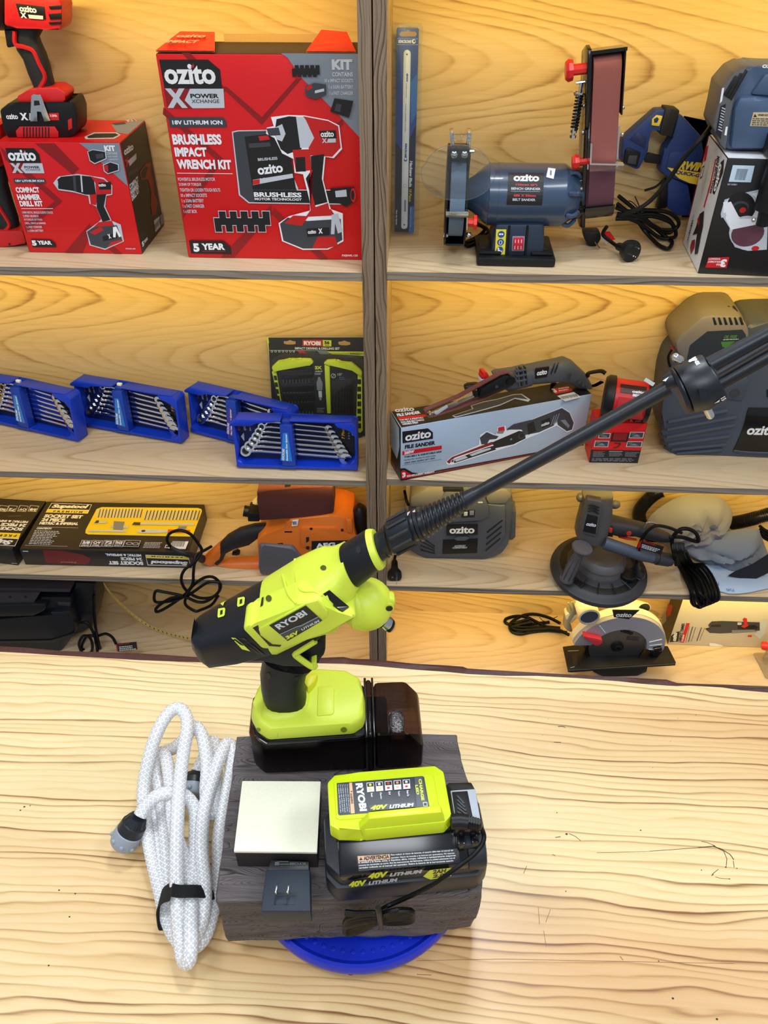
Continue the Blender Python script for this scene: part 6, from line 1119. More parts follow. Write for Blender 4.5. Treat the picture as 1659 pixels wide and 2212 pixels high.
s.tube(fv(((420, 462, -.01), (370, 490, .015), (320, 520, .03), (300, 570, .045), (240, 620, sp_), (220, 680, sp_), (250, 750, sp_), (330, 800, sp_+.006), (420, 800, sp_+.006), (470, 760, sp_), (470, 700, sp_), (430, 665, sp_), (370, 670, sp_), (300, 720, sp_), (230, 800, sp_+.006), (110, 830, sp_), (45, 825, sp_), (50, 760, sp_), (110, 765, sp_), (230, 790, sp_+.004), (330, 830, sp_+.004), (400, 820, sp_+.004), (470, 760, sp_+.004), (475, 705, sp_+.003), (400, 700, sp_+.004), (320, 750, sp_+.006), (255, 800, sp_), (250, 850, sp_), (310, 890, sp_), (345, 885, sp_), (420, 850, sp_), (465, 790, sp_))), .0042, CORD, 7, 7)
t.done()
# ---------------------------------------------------------------- black machine, loose strip, tagged cord (bottom left)
z4 = ZL[3]+EPS
clamp_to(z4, BKY, -1.37, XG0-.0245)
fr = standing(q1('I', 300, 1300), .0, Y=SY+.06); fr = Fr(Vector((fr.o.x, SY+.06, z4)), (1, 0, 0), (0, 0, 1)); MB1 = mat('machine_black', (20, 24, 32), .35, bump=.15, bscale=700); MB2 = mat('machine_rail', (62, 58, 66), .35)
t = Thing('tile_saw', 'black machine with a flat rail in the dark bottom left compartment', 'machine', fr.at(-.05, 0, -.05))
b = t.p('base', 'black base'); b.pp(fr, I_(-600, 1560, 560, 1560, 560, 1150, 520, 1010, 380, 1010, 300, 1060, -600, 1060), -.15, 0, MB1, .012)
b.pp(fr, I_(-600, 1215, 380, 1222, 545, 1172, 556, 1160, 560, 1185, 385, 1238, -600, 1232), -.002, .003, MB1, .001)
b = t.p('upper_deck', 'stepped upper deck'); b.pp(fr, I_(-600, 1045, 250, 1045, 335, 1000, 350, 970, 330, 950, -600, 955), -.12, .0, MB1, .006); b.pp(fr, I_(300, 900, 530, 900, 530, 1000, 380, 1010, 260, 1050), -.12, -.02, MB1, .006)
b = t.p('rail', 'dark metal rail'); b.pp(fr, I_(-600, 818, 525, 838, 522, 862, -600, 846), -.1, -.012, MB2, .002, ref=-.012); b.pp(fr, I_(-600, 858, 300, 865, 245, 955, -600, 950), -.1, -.006, MB2, .002); 
for x in (75, 190): b.lathe(fr.w(*q1('I', x, 896), -.006), fr.n, [(0, .005), (.0004, .005), (.0004, .0004)], INK, 12)
b.pp(fr, I_(430, 935, 524, 940, 522, 970, 430, 962), -.1, -.018, MB2, .002)
b = t.p('tower'); b.pp(fr, I_(560, 1560, 540, 900, 560, 790, 715, 800, 712, 1010, 690, 1120, 600, 1150, 590, 1560), -.14, -.05, MB1, .006)
b = t.p('power_cord', 'black cord with a printed tag')
for l in (((700, 880, -.04), (705, 1010, -.04), (715, 1130, -.03), (735, 1230, -.01), (760, 1330, -.02)), ((600, 1090, -.03), (650, 1090, -.03), (695, 1160, -.02), (720, 1250, -.01), (730, 1330, 0)), ((620, 1330, 0), (590, 1250, 0), (620, 1190, -.005), (670, 1200, 0), (690, 1260, 0), (680, 1330, 0)), ((640, 1330, -.01), (610, 1270, -.01), (650, 1190, -.02), (720, 1190, -.02), (790, 1172, -.02), (840, 1200, -.01), (868, 1250, 0))): b.tube([fr.w(*q1('I', x, y), c) for x, y, c in l], .0045, CORD, 7, 6)
s = t.sub(b, 'cord_tag', 'black tag with red and white lettering'); TG = fr.off(.008); s.pp(fr, I_(870, 1248, 1018, 1232, 1026, 1288, 880, 1306), .007, .0078, INK); p = Pr(s, fr.off(.0078), 'I', .0002); p.t('Need help?', 890, 1258, 970, 1249, 1247, RED, bold=.02); p.l(892, 1303, 1020, 1290, 888, 1266, 3, WHITE, fill=.5); p.g(RED, 864, 1252, 872, 1250, 884, 1306, 874, 1306)
t.done()
b = MB(); STP = mat('strip_pale', (206, 186, 112), .5)
pts_ = [atY(*q1('I', x, y), Y) for x, y, Y in ((775, 800, SY+.02), (810, 850, SY+.03), (870, 920, SY+.07), (945, 990, SY+.11), (1030, 1060, SY+.14), (1120, 1118, SY+.15), (1215, 1158, SY+.14), (1310, 1186, SY+.12), (1400, 1205, SY+.1), (1500, 1215, SY+.09))]
sm_ = smooth_path(pts_, 6); vv = []; 
for p_ in sm_: vv += [p_+Vector((0, 0, .0085)), p_+Vector((0, 0, -.0085)), p_+Vector((0, .0012, -.0085)), p_+Vector((0, .0012, .0085))]
b.add(vv, [(4*i+j, 4*i+(j+1) % 4, 4*i+4+(j+1) % 4, 4*i+4+j) for i in range(len(sm_)-1) for j in range(4)], STP)
for i in range(2, len(sm_)-2, 2):
    p_ = sm_[i]; e_ = (sm_[i+1]-sm_[i-1]).normalized(); b.add([p_+e_*k1+Vector((0, -.0006, k2)) for k1, k2 in ((-.002, -.003), (.002, -.003), (.002, .004), (-.002, .004))], [(0, 1, 2, 3)], DGREY)
single('loose_strip', b, 'pale yellow strip with dark marks hanging loose below the lower left shelf', 'strip', sm_[-1])
# ---------------------------------------------------------------- lower right: grey inflator
z = ZR[2]+EPS; clamp_to(z, 1.728, XG1+.0245, 1.37); K_ = lambda *v: q('K', *v); k1 = lambda x, y: q1('K', x, y)
fr = vert(k1(360, 708), k1(910, 708), z); fr = Fr(fr.o, (math.cos(.0), math.sin(.0), 0), (0, 0, 1)); IG = mat('inflator_grey', (78, 84, 98), .5, bump=.25, bscale=800)
t = Thing('inflator', 'dark grey eight-sided inflator with vents and a black accessory door', 'air inflator', fr.at(.07, 0, -.06))
b = t.p('body', 'grey body'); out_ = K_(380, 705, 890, 708, 1050, 640, 1105, 560, 1145, 240, 1100, 120, 900, 60, 420, 60, 260, 200, 235, 480, 250, 600)
b.pp(fr, out_, -.15, -.008, IG, .014, ref=-.02); b.pp(fr, K_(400, 690, 890, 690, 1000, 620, 1080, 500, 1080, 240, 920, 235, 560, 220, 300, 240, 300, 560), -.02, .0, IG, .008)
b.pp(fr, K_(420, 400, 520, 380, 860, 385, 940, 340, 930, 250, 880, 140, 560, 130, 440, 300), -.004, .006, IG, .006)
b.prism(fr, fr.pl(K_(925, 235, 1080, 235, 1140, 150, 1080, 95, 960, 100, 900, 180), 0), -.14, .004, mat('inflator_cap', (104, 102, 104), .5, bump=.25, bscale=800), .01); b.prism(fr, fr.pl(K_(255, 260, 560, 240, 560, 85, 400, 90, 260, 170), 0), -.14, .004, _M['inflator_cap'], .01)
b.pp(fr, K_(1105, 285, 1165, 300, 1160, 520, 1130, 545, 1100, 540), -.1, -.03, IG, .004)
s = t.sub(b, 'vent', 'slanted vent slots'); s_2 = t.sub(b, 'vent', 'slanted vent slots')
for k in range(4): s.pp(fr, K_(915-k*4, 470+k*52, 1045-k*6, 368+k*52, 1052-k*6, 374+k*52, 918-k*4, 482+k*52), -.001, .0012, INK); s_2.pp(fr, K_(340+k*3, 500+k*40, 470, 590+k*20, 470, 600+k*20, 345+k*3, 512+k*40), -.001, .0012, INK)
s = t.sub(b, 'name_label', 'black label with white lettering'); s.pp(fr, K_(570, 420, 838, 416, 836, 496, 570, 502), 0, .0075, INK); p = Pr(s, fr.off(.0075), 'K', .0003); ozito(p, 596, 486, 810, 482, 428)
s = t.sub(b, 'accessory_door', 'black accessory door'); s.pp(fr, K_(540, 540, 838, 530, 832, 652, 535, 660), -.002, .0022, BLACK, .001); s.pp(fr, K_(630, 530, 665, 512, 740, 510, 770, 525, 730, 548, 660, 548), 0, .004, IG, .002); p = Pr(s, fr.off(.0022), 'K', .0003); p.t('ACCESSORY', 638, 600, 735, 597, 584, LGREY, bold=.03); p.t('COMPARTMENT', 622, 614, 748, 611, 600, LGREY, bold=.03)
s = t.sub(b, 'gauge', 'small grey buttons'); s.pp(fr, K_(700, 285, 815, 285, 812, 345, 700, 350), .005, .0075, INK, .001); s.pp(fr, K_(768, 290, 806, 290, 804, 328, 768, 330), .0075, .009, GREY, .001); s.pp(fr, K_(720, 300, 752, 300, 750, 334, 718, 336), .0075, .009, LGREY, .001)
b.pp(fr, K_(538, 130, 540, 95, 700, 95, 720, 130), -.1, .004, INK, .003); b.pp(fr, K_(840, 215, 880, 215, 878, 224, 840, 224), .006, .007, LGREY)
s = t.p('power_cord'); s.tube([fr.w(*k1(215, 80), -.1), fr.w(*k1(225, 180), -.07), fr.w(*k1(245, 240), -.03)], .004, CORD, 7, 5); s.tube(lies('K', [(200, 560, .02), (160, 620, .014), (135, 670, .012), (125, 720, .014)], z), .004, CORD, 7, 5)
s = t.p('power_plug', 'black plug with flat pins'); pA = lie('K', 128, 715, .02, z); pB = lie('K', 128, 850, .0, z)+Vector((0, 0, .018)); ax_ = (pB-pA).normalized(); s.lathe(pA, ax_, [(0, .006), (.005, .0085), (.024, .0095), (.036, .0115), (.046, .0185), (.05, .0195), (.062, .0195)], BLACK, 24); pe = pA+ax_*.062
for du, ln in ((-.006, .002), (.006, .014)): s.box(Fr(pe+Vector((du, 0, -.001)), (1, 0, 0), ax_), -.0022, .0022, 0, ln, -.0006, .0006, STEEL)
t.done()
# carton behind it
fr = Fr(Vector((atY(*k1(225, 100), 1.77).x, 1.765, z)), (1, 0, 0), (0, 0, 1)); b = MB(); carton(b, fr, .12, .30, .03, mat('carton_cream', (232, 216, 184), .6), CBLK, CBLK, CBLK); 
single('plain_carton', b, 'cream board standing behind the grey inflator', 'box', fr.o)
# ---------------------------------------------------------------- drywall sander
clamp_to(z, BKY, XG1+.0245, 1.37)
L_ = lambda *v: q('L', *v); l1 = lambda x, y: q1('L', x, y)
WG = mat('wall_sander_grey', (84, 82, 84), .5, bump=.25, bscale=800); WD = mat('wall_sander_dark', (48, 48, 54), .5, bump=.25, bscale=800)
cA = atZ(*l1(435, 620), z+.02); rx = (atZ(*l1(800, 640), z+.02)-atZ(*l1(75, 600), z+.02)).length/2*.96
t = Thing('drywall_sander', 'grey drywall sander with a big round black head and a side handle', 'sander', Vector((cA.x, cA.y, z)))
tiltn = Vector((.02, -.06, 1)).normalized(); base = Vector((cA.x, cA.y-.01, z+.008))
b = t.p('sanding_head', 'round black sanding head'); b.lathe(base, tiltn, [(0, .001), (0, rx*.93), (.004, rx*.97), (.012, rx), (.02, rx*.985), (.024, rx*.94), (.03, rx*.9), (.034, rx*.84), (.04, rx*.6), (.042, rx*.3), (.042, .001)], WD, 48, up=(1, 0, 0))
b.lathe(base+tiltn*.031, tiltn, [(0, rx*.88), (.005, rx*.8), (.008, rx*.62)], BLACK, 48, up=(1, 0, 0))
for k in range(6):
    an = math.radians(-150+k*24); dv_ = Vector((math.cos(an), math.sin(an), 0)); b.tube([base+dv_*rx*.6+tiltn*.04, base+dv_*rx*.86+tiltn*.036], .0016, INK, 5, 2)
fr = standing(l1(400, 520), -.02, Y=base.y-.0)
hub = base+tiltn*.04
b = t.p('gear_collar', 'grey collar'); hx = lambda x, y: fr.w(*l1(x, y), 0)
b.loft(fr, [(l1(*a_), l1(*c_), dd) for a_, c_, dd in (((165, 420), (560, 520), .07), ((170, 390), (545, 480), .07))], WG, 20, 2.2) if 0 else None
b.lathe(hub, tiltn, [(0, rx*.52), (.012, rx*.5), (.02, rx*.47), (.022, rx*.5), (.034, rx*.47), (.04, rx*.4)], WG, 36, up=(1, 0, 0))
b = t.p('motor_housing', 'grey tapering motor housing'); cz_ = 0.
mst = [(((250, 350), (510, 400)), .052), (((265, 300), (530, 330)), .05), (((285, 240), (548, 255)), .046), (((305, 170), (548, 170)), .042), (((315, 100), (550, 95)), .04), (((322, 85), (548, 80)), .036)]
b.loft(fr, [(l1(*a_[0]), l1(*a_[1]), dd) for a_, dd in mst], WG, 20, 2.8)
s = t.sub(b, 'front_panel', 'dark panel with white lettering'); s.pp(fr, L_(315, 340, 362, 130, 468, 150, 432, 405, 330, 375), .03, .0535, WG, .003); s.pp(fr, L_(330, 360, 362, 235, 438, 255, 420, 380), .045, .055, INK, .001); p = Pr(s, fr.off(.055), 'L', .0003); ozito(p, 350, 316, 420, 328, 292)
for k in range(3): s.tube([fr.w(*l1(365+k*2, 215-k*22), .055), fr.w(*l1(400, 208-k*20), .0565), fr.w(*l1(442+k*2, 232-k*22), .055)], .0022, INK, 6, 3)
s = t.sub(b, 'brush_cap', 'round grey cap'); s.ball(fr.w(*l1(560, 165), 0), .014, .012, .012, WG); s = t.sub(b, 'brush_cap', 'round grey cap'); s.ball(fr.w(*l1(310, 115), 0), .01, .012, .012, WG)
b = t.p('main_handle', 'grey handle with red buttons'); b.loft(fr, [(l1(*a_), l1(*c_), dd) for a_, c_, dd in (((520, 225), (510, 380), .03), ((600, 245), (570, 395), .026), ((720, 275), (690, 395), .024), ((820, 300), (790, 420), .022), ((900, 340), (870, 440), .02), ((960, 370), (940, 440), .016))], WD, 14, 2.6, cz=.0)
s = t.sub(b, 'switch', 'red switch and button'); s.pp(fr, L_(508, 325, 548, 330, 545, 400, 500, 395), .026, .033, INK, .001); s.pp(fr, L_(520, 335, 545, 338, 540, 372, 515, 368), .031, .036, mat('button_red', (214, 50, 40), .35), .002); s.lathe(fr.w(*l1(660, 372), .024), fr.n, [(0, .007), (.003, .006), (.003, .0005)], _M['button_red'], 16); s.loft(fr, [(l1(580, 385), l1(585, 405), .012), (l1(640, 395), l1(650, 420), .012), (l1(715, 410), l1(715, 425), .01)], _M['button_red'], 10, 2.4, cz=.012)
b = t.p('side_handle', 'grey ribbed side handle'); a0 = fr.w(*l1(310, 505), .075); a1 = lie('L', 205, 715, .045, z); axh = (a1-a0).normalized(); ln = (a1-a0).length
b.lathe(a0-axh*.02, axh, [(0, .012), (.002, .026), (.006, .0275), (.01, .026), (.012, .012), (.03, .0125), (.03+ln*.3, .016), (ln*.75, .0175), (ln, .0165), (ln+.006, .019), (ln+.014, .019), (ln+.016, .014), (ln+.012, .0135), (ln+.012, .001)], WG, 24)
for k in range(8):
    an = k*math.pi/4; e2 = axh.orthogonal().normalized(); e3 = axh.cross(e2); dv_ = e2*math.cos(an)+e3*math.sin(an); b.tube([a0+axh*.02+dv_*.0125, a0+axh*(ln*.6)+dv_*.0172, a0+axh*(ln*.93)+dv_*.0172], .0013, WD, 5, 2)
b = t.p('dust_pipe', 'blue-grey dust pipe'); b.tube([fr.w(*l1(480, 440), .045), fr.w(*l1(600, 480), .05), fr.w(*l1(720, 520), .05), fr.w(*l1(830, 545), .045)], lambda k: .017-.001*k, mat('pipe_blue_grey', (70, 78, 94), .45), 16, 4); b.tube([fr.w(*l1(830, 545), .045), fr.w(*l1(965, 565), .04)], .0165, WD, 16, 4); b.tube([fr.w(*l1(860, 550), .045), fr.w(*l1(945, 563), .04)], .0185, WD, 16, 2)
b = t.p('lock_knob', 'black lock knob'); kc = base+tiltn*.04+Vector((rx*.5, -rx*.35, 0)); b.lathe(kc, tiltn, [(0, .022), (.008, .022), (.009, .018), (.006, .016), (.006, .002)], BLACK, 18, up=(1, 0, 0))
b = t.p('steel_hook', 'bent steel hook'); b.tube([fr.w(*l1(x, y), .03) for x, y in ((772, 335), (790, 300), (810, 292), (860, 310))], .003, STEEL, 7, 4)
b = t.p('power_cord', 'black power cord hanging in a bundle over the shelf edge')
b.tube([fr.w(*l1(x, y), .05) for x, y in ((720, 500), (745, 430), (790, 360), (850, 320), (940, 330), (1040, 370))], .0042, CORD, 7, 6)
b.tube([fr.w(*l1(x, y), .05) for x, y in ((950, 400), (1040, 400), (1140, 430), (1160, 420), (1140, 370), (1080, 340), (1020, 350), (970, 420), (985, 520), (1000, 600))], .0052, CORD, 7, 6)
ef = Fr(Vector((0, SY-.012, z)), (1, 0, 0), (0, 0, 1))
for k in range(7):
    x0 = 975+k*12; xe = 1150+k*22; ye = 905-abs(k-1)*9; 
    def W2(x, y, s_=0.): 
        p_ = atZ(*l1(x, y), z+.012+.004*(k % 3)); return p_ if p_.y > SY-.004 else atY(*l1(x, y), SY-.008-.004*(k % 3)-s_)
    b.tube([fr.w(*l1(x0, 440), .05), fr.w(*l1(x0+5, 520), .06), W2(x0+40, 600), W2(x0+90, 700), W2(x0+130, 800), W2(xe-40, ye-30), W2(xe-10, ye), W2(xe+22, ye-18), W2(xe+18, ye-80), W2(xe-30, ye-190), W2(xe-90, ye-260), W2(x0+70, 590), fr.w(*l1(x0+22, 500), .055)], .0042, CORD, 7, 6)
b = t.p('power_plug', 'black plug with flat pins'); pA = fr.w(*l1(720, 510), .06); pB = lie('L', 718, 680, .03, z); ax_ = (pB-pA).normalized(); pA = pB-ax_*.062; b.lathe(pA, ax_, [(-.01, .0045), (0, .006), (.02, .0085), (.034, .012), (.042, .0195), (.05, .021), (.06, .0205), (.0605, .001)], mat('plug_black', (30, 32, 38), .3), 24); pe = pA+ax_*.06
for du in (-.007, .007): b.box(Fr(pe+Vector((du, 0, 0)), (1, 0, 0), ax_), -.0022, .0022, -.001, .012, -.0006, .0006, STEEL)
b.tube([pA-ax_*.008, pA-ax_*.02, fr.w(*l1(735, 470), .055)], .0042, CORD, 7, 4)
s = t.p('cord_tag', 'black tag with red and white lettering'); s.pp(fr, L_(752, 420, 912, 470, 890, 525, 745, 482), .062, .063, INK); p = Pr(s, fr.off(.063), 'L', .0003); p.t('Need help?', 758, 438, 850, 466, 425, RED, bold=.02, shear=.2); p.l(750, 478, 885, 518, 756, 448, 3, WHITE, fill=.5); s.pp(fr, L_(728, 440, 752, 425, 745, 490, 722, 495), .056, .057, RED)
t.done()
# ---------------------------------------------------------------- dust bag, hose, sheet, strap
GRYC = mat('bag_grey', (138, 136, 138), .85, bump=.6, bscale=900, mottle=.1)
fr = standing(l1(1250, 560), 0., Y=SY+.13)
def bag(name, label, pieces):
    pass
clamp_to(z+.006, BKY)
t = Thing('dust_bag', 'crumpled grey cloth dust bag heaped on the lower right shelf', 'dust bag', Vector((fr.o.x, fr.o.y, z)))
def cloth(b, fr, outline, c, depth, mt, folds, n=22):
    """a heaped cloth: a lobed mound over the outline with folds pressed in"""
    P = [Vector(p) for p in fr.pl(outline, c)]; cx = sum((p.x for p in P))/len(P); cy = sum((p.y for p in P))/len(P); P = smooth_path([Vector((p.x, p.y, 0)) for p in P], 3, True)
    M = 9; vv = []; ff = []; N = len(P)
    for j in range(M+1):
        t_ = j/M; 
        for i, p_ in enumerate(P):
            x = cx+(p_.x-cx)*(1-t_*.96); y = cy+(p_.y-cy)*(1-t_*.96); hgt = math.sin(min(1, t_*1.25)*math.pi/2)**.7*depth
            for (fx, fy, dx, dy, w_, am) in folds:
                d_ = abs((x-cx-fx*.1)*dy-(y-cy-fy*.1)*dx); hgt += am*math.exp(-(d_/w_)**2)*min(1, t_*3)
            vv.append(fr.at(x, y, c+hgt))
    for j in range(M):
        for i in range(N): ff.append((j*N+i, j*N+(i+1) % N, (j+1)*N+(i+1) % N, (j+1)*N+i))
    ff.append(tuple(M*N+i for i in range(N))); b.add(vv, ff, mt, True)
    b.add([fr.at(p_.x, p_.y, c) for p_ in P], [tuple(range(N))[::-1]], mt)
b = t.p('upper_lobe', 'grey standing part of the bag'); FO = [(0, .1, .3, .95, .008, -.012), (.25, 0, -.5, .86, .01, -.014), (-.3, 0, .1, 1, .012, -.008), (.1, -.3, .9, .4, .01, .01), (.4, .2, .6, .8, .007, -.01), (-.15, .1, .2, .98, .004, -.009), (.12, .2, .35, .93, .004, .007), (-.45, .1, .5, .86, .005, .008), (.3, -.2, .95, .3, .004, -.008), (0, -.1, .98, .2, .004, .006)]
cloth(b, fr, L_(790, 310, 830, 230, 940, 150, 1040, 105, 1140, 95, 1280, 100, 1350, 140, 1395, 200, 1405, 240, 1378, 280, 1360, 350, 1280, 380, 1180, 420, 1000, 480, 850, 420), -.06, .075, GRYC, FO)
b = t.p('lower_lobe', 'blue-grey fold spilling to the right'); fr_ = fr.off(.03); FO2 = [(0, 0, .9, .3, .012, -.014), (.2, .3, .8, .5, .009, .01), (-.4, -.2, .7, -.6, .01, -.012), (.5, -.3, .4, .9, .01, -.012), (-.1, .1, .95, .1, .004, .007), (.3, -.1, .8, .6, .004, -.008), (-.3, .2, .98, -.2, .005, -.008), (.1, -.25, .9, .4, .004, .007)]
cloth(b, fr_, L_(1040, 470, 1160, 400, 1300, 370, 1460, 345, 1580, 335, 1605, 380, 1640, 470, 1659, 560, 1560, 620, 1440, 680, 1330, 690, 1300, 630, 1180, 590, 1080, 530), -.045, .05, mat('bag_blue_grey', (118, 126, 142), .85, bump=.6, bscale=900, mottle=.1), FO2)
b = t.p('strap', 'wide black strap'); b.pp(fr, L_(1375, 680, 1420, 650, 1550, 600, 1700, 500, 1760, 560, 1700, 640, 1560, 740, 1410, 785), .06, .063, mat('webbing_black', (24, 26, 34), .8, bump=.5, bscale=1500), .001)
t.done()
clamp_to(z, BKY)
t = Thing('dust_hose', 'ribbed black vacuum hose winding behind the grey cloth bag', 'hose', Vector((fr.o.x, fr.o.y+.05, z)))
HR = mat('hose_black', (22, 22, 24), .3)
def hose(l, r):
    b = t.p('hose')
    P = smooth_path([fr.w(*l1(x, y), c) for x, y, c in l], 40); b.tube([P[i] for i in range(len(P))], r, HR, 14, 1, fn=lambda i: 1. if i % 4 < 2 else .86)
hose(((900, 70, -.1), (850, 90, -.1), (780, 150, -.1), (735, 220, -.1), (745, 300, -.1), (800, 380, -.1), (850, 420, -.105)), .019)
hose(((1400, 300, -.09), (1480, 285, -.07), (1580, 260, -.05), (1700, 225, -.05)), .0195)
t.done()
b = MB(); HC = mat('cord_bundle', (18, 18, 20), .3)
for k in range(4): b.tube([fr.w(*l1(x+k*3, y+k*22), -.02) for x, y in ((1600, 320), (1640, 350), (1700, 372))], .0042, CORD, 7, 4)
single('coiled_cable', b, 'black cable bundle at the right edge behind the cloth bag', 'cable', fr.w(*l1(1640, 380), -.02))
b = MB(); SHT = mat('abrasive_disc_back', (176, 198, 224), .7); sz = z+.003
P_ = [atZ(*p_, sz) for p_ in L_(1160, 640, 1200, 690, 1250, 745, 1310, 790, 1380, 808, 1450, 808, 1530, 798, 1659, 770, 1720, 745, 1700, 600, 1400, 560, 1220, 590)]
b.prism(WORLD, [(p_.x, p_.y) for p_ in P_], sz, sz+.002, SHT); ff_ = Fr((0, 0, sz+.002), (1, 0, 0), (0, 1, 0)); p = Pr(b, ff_, 'L', .0003); PB = mat('disc_print_blue', (96, 130, 172), .6)
p.t('P240', 1265, 668, 1210, 658, 680, PB) if 0 else p.ti('P240', 1260, 655, 1208, 650, 672, PB, bold=.02); p.ti('P240', 1305, 722, 1262, 716, 748, PB, bold=.02); p.ti('P240', 1410, 770, 1355, 768, 790, PB, bold=.02)
single('abrasive_disc', b, 'pale blue abrasive sheet with printed numbers under the cloth bag', 'sanding sheet', atZ(*l1(1400, 760), sz))
# ---------------------------------------------------------------- bottom right: circular saw
zb = ZR[3]+EPS
clamp_to(zb, BKY, XG1+.0245, 1.37)
fr = standing(l1(575, 1400), .08, z=zb); SAWG = mat('saw_guard_grey', (168, 170, 184), .35, .3); SAWC = mat('saw_cream', (206, 202, 186), .45); 
t = Thing('circular_saw', 'circular saw with a pale grey blade guard on a black base plate', 'circular saw', fr.at(0, 0, -.05))
ctr = Vector(fr.px(*l1(575, 1182), -.02)); Rg = fr.px(*l1(905, 1182), -.02)[0]-ctr.x; Rg = (fr.px(*l1(895, 1182), -.02)[0]-fr.px(*l1(245, 1100), -.02)[0])/2*.98
Rb = fr.px(*l1(775, 1182), -.02)[0]-ctr.x
def arcp(a0, a1, r, n=24): return [(ctr.x+r*math.cos(math.radians(a0+(a1-a0)*k/n)), ctr.y+r*math.sin(math.radians(a0+(a1-a0)*k/n))) for k in range(n+1)]
b = t.p('upper_guard', 'pale grey guard'); b.prism(fr, arcp(-10, 172, Rg)+arcp(168, -4, Rb*1.0), -.05, -.008, SAWG, .004); b.prism(fr, arcp(-8, 170, Rg*1.03)+arcp(170, -8, Rg*.97), -.045, -.02, SAWC, .004)
for a0 in (-2, 8, 18, 125, 150): 
    a_ = math.radians(a0); b.tube([fr.at(ctr.x+Rb*1.08*math.cos(a_), ctr.y+Rb*1.08*math.sin(a_), -.007), fr.at(ctr.x+Rg*.93*math.cos(a_), ctr.y+Rg*.93*math.sin(a_), -.007)], .0016, LGREY, 6, 2)
lc = fr.w(*l1(375, 972), -.0); b.lathe(lc-fr.n*.05, fr.n, [(0, .03), (.052, .03), (.054, .0255), (.045, .024), (.042, .001)], SAWC, 28); b.lathe(lc+fr.n*.0005, fr.n, [(-.012, .0005), (-.012, .023), (.0005, .0235)], mat('saw_port', (60, 66, 84), .5), 24)
s = t.sub(b, 'name_label', 'black label with white lettering'); s.pp(fr, L_(540, 922, 738, 925, 660, 990, 552, 975), -.009, -.0072, INK); p = Pr(s, fr.off(-.0072), 'L', .0003); ozito(p, 562, 972, 675, 976, 944)
b = t.p('saw_blade', 'dark steel blade'); STB = mat('blade_steel', (150, 146, 144), .38, 1., bump=.05); b.lathe(fr.at(ctr.x, ctr.y, -.022), fr.n, [(0, .001), (0, Rb*1.0), (.002, Rb*1.0), (.002, .001)], STB, 64); bl_ = fr.off(-.0195); b.lathe(fr.at(ctr.x, ctr.y, -.022), fr.n, [(0, .018), (.008, .018), (.009, .012), (.014, .011), (.014, .006), (.009, .005), (.009, .0005)], BLACK, 24)
p = Pr(b, bl_, 'L', .0003); p.t('ozito', 592, 1078, 680, 1105, 1052, INK, bold=.05); p.l(640, 1140, 740, 1150, 650, 1108, 4, DGREY)
b = t.p('lower_guard', 'black lower guard'); b.prism(fr, arcp(178, 400, Rb*1.08, 30)+arcp(395, 182, Rb*.72, 30) if 0 else arcp(182, 345, Rb*1.1, 30), -.046, -.024, BLACK, .003)
b.pp(fr, L_(395, 1335, 402, 1368, 470, 1400, 560, 1416, 640, 1416, 720, 1398, 788, 1368, 796, 1330), -.03, .0, BLACK, .002, ref=.0)
s = t.p('guard_lever', 'red guard lever'); s.pp(fr, L_(335, 1115, 350, 1112, 420, 1128, 468, 1138, 472, 1160, 440, 1185, 405, 1178, 400, 1150, 340, 1135), -.012, .01, mat('lever_red', (204, 44, 62), .4), .003)
b = t.p('base_plate', 'black base plate'); zp = ctr.y-Rb*.62
bp_ = [l1(x, y) for x, y in ((185, 1185), (300, 1170), (940, 1180), (1000, 1300), (990, 1312), (240, 1368), (222, 1360))]
hz = fr.at(0, ctr.y, 0).z; zpl = atY(*l1(600, 1325), fr.at(0, 0, .02).y).z
pz = Fr(Vector((0, 0, zpl)), (1, 0, 0), (0, 1, 0)); bpp = [pz.px(*p_) for p_ in bp_]; b.prism(pz, bpp, -.004, 0, BLACK, .002)
e_ = [pz.at(*bpp[6]), pz.at(*bpp[4])]; b.tube(e_, .004, BLACK, 8); hw_ = [pz.px(*p_) for p_ in L_(250, 1245, 290, 1240, 290, 1320, 260, 1335)]; b.poly(pz, hw_, .0006, INK); p = Pr(b, pz, 'L', .0008); p.n(LGREY, 3, 222, 1218, 300, 1214); p.n(LGREY, 3, 240, 1338, 270, 1330)
s = t.sub(b, 'bevel_bracket', 'black bracket'); s.pp(fr, L_(790, 1220, 900, 1205, 905, 1225, 860, 1260, 870, 1300, 840, 1300, 835, 1240), -.03, -.008, BLACK, .003); s.pp(fr, L_(835, 1205, 895, 1195, 905, 1215, 850, 1228), -.02, .0, GLOSSBLK, .003)
s = t.p('red_knob', 'red side knob'); s.pp(fr, L_(880, 1098, 895, 1095, 905, 1160, 890, 1172), -.05, -.02, RED, .003)
b = t.p('handle', 'grey ribbed handle'); SG2 = mat('saw_handle_grey', (134, 130, 120), .5, bump=.3, bscale=600)
b.loft(fr, [(l1(*a_), l1(*c_), .02) for a_, c_ in (((170, 1020), (270, 1060)), ((180, 940), (250, 1010)), ((205, 880), (290, 950)), ((270, 845), (320, 935)), ((360, 838), (370, 920)), ((430, 838), (440, 900)))], SG2, 14, 2.6, cz=-.08)
for k in range(6): b.tube([fr.w(*l1(225+k*25, 870-k*5), -.06), fr.w(*l1(245+k*25, 925-k*6), -.058)], .003, SG2, 6, 2)
b.pp(fr, L_(205, 960, 270, 930, 290, 985, 250, 1020, 215, 1030), -.09, -.062, SAWC, .004); s = t.sub(b, 'trigger', 'red trigger'); s.pp(fr, L_(398, 870, 420, 842, 465, 842, 440, 872, 405, 888), -.09, -.06, RED, .003)
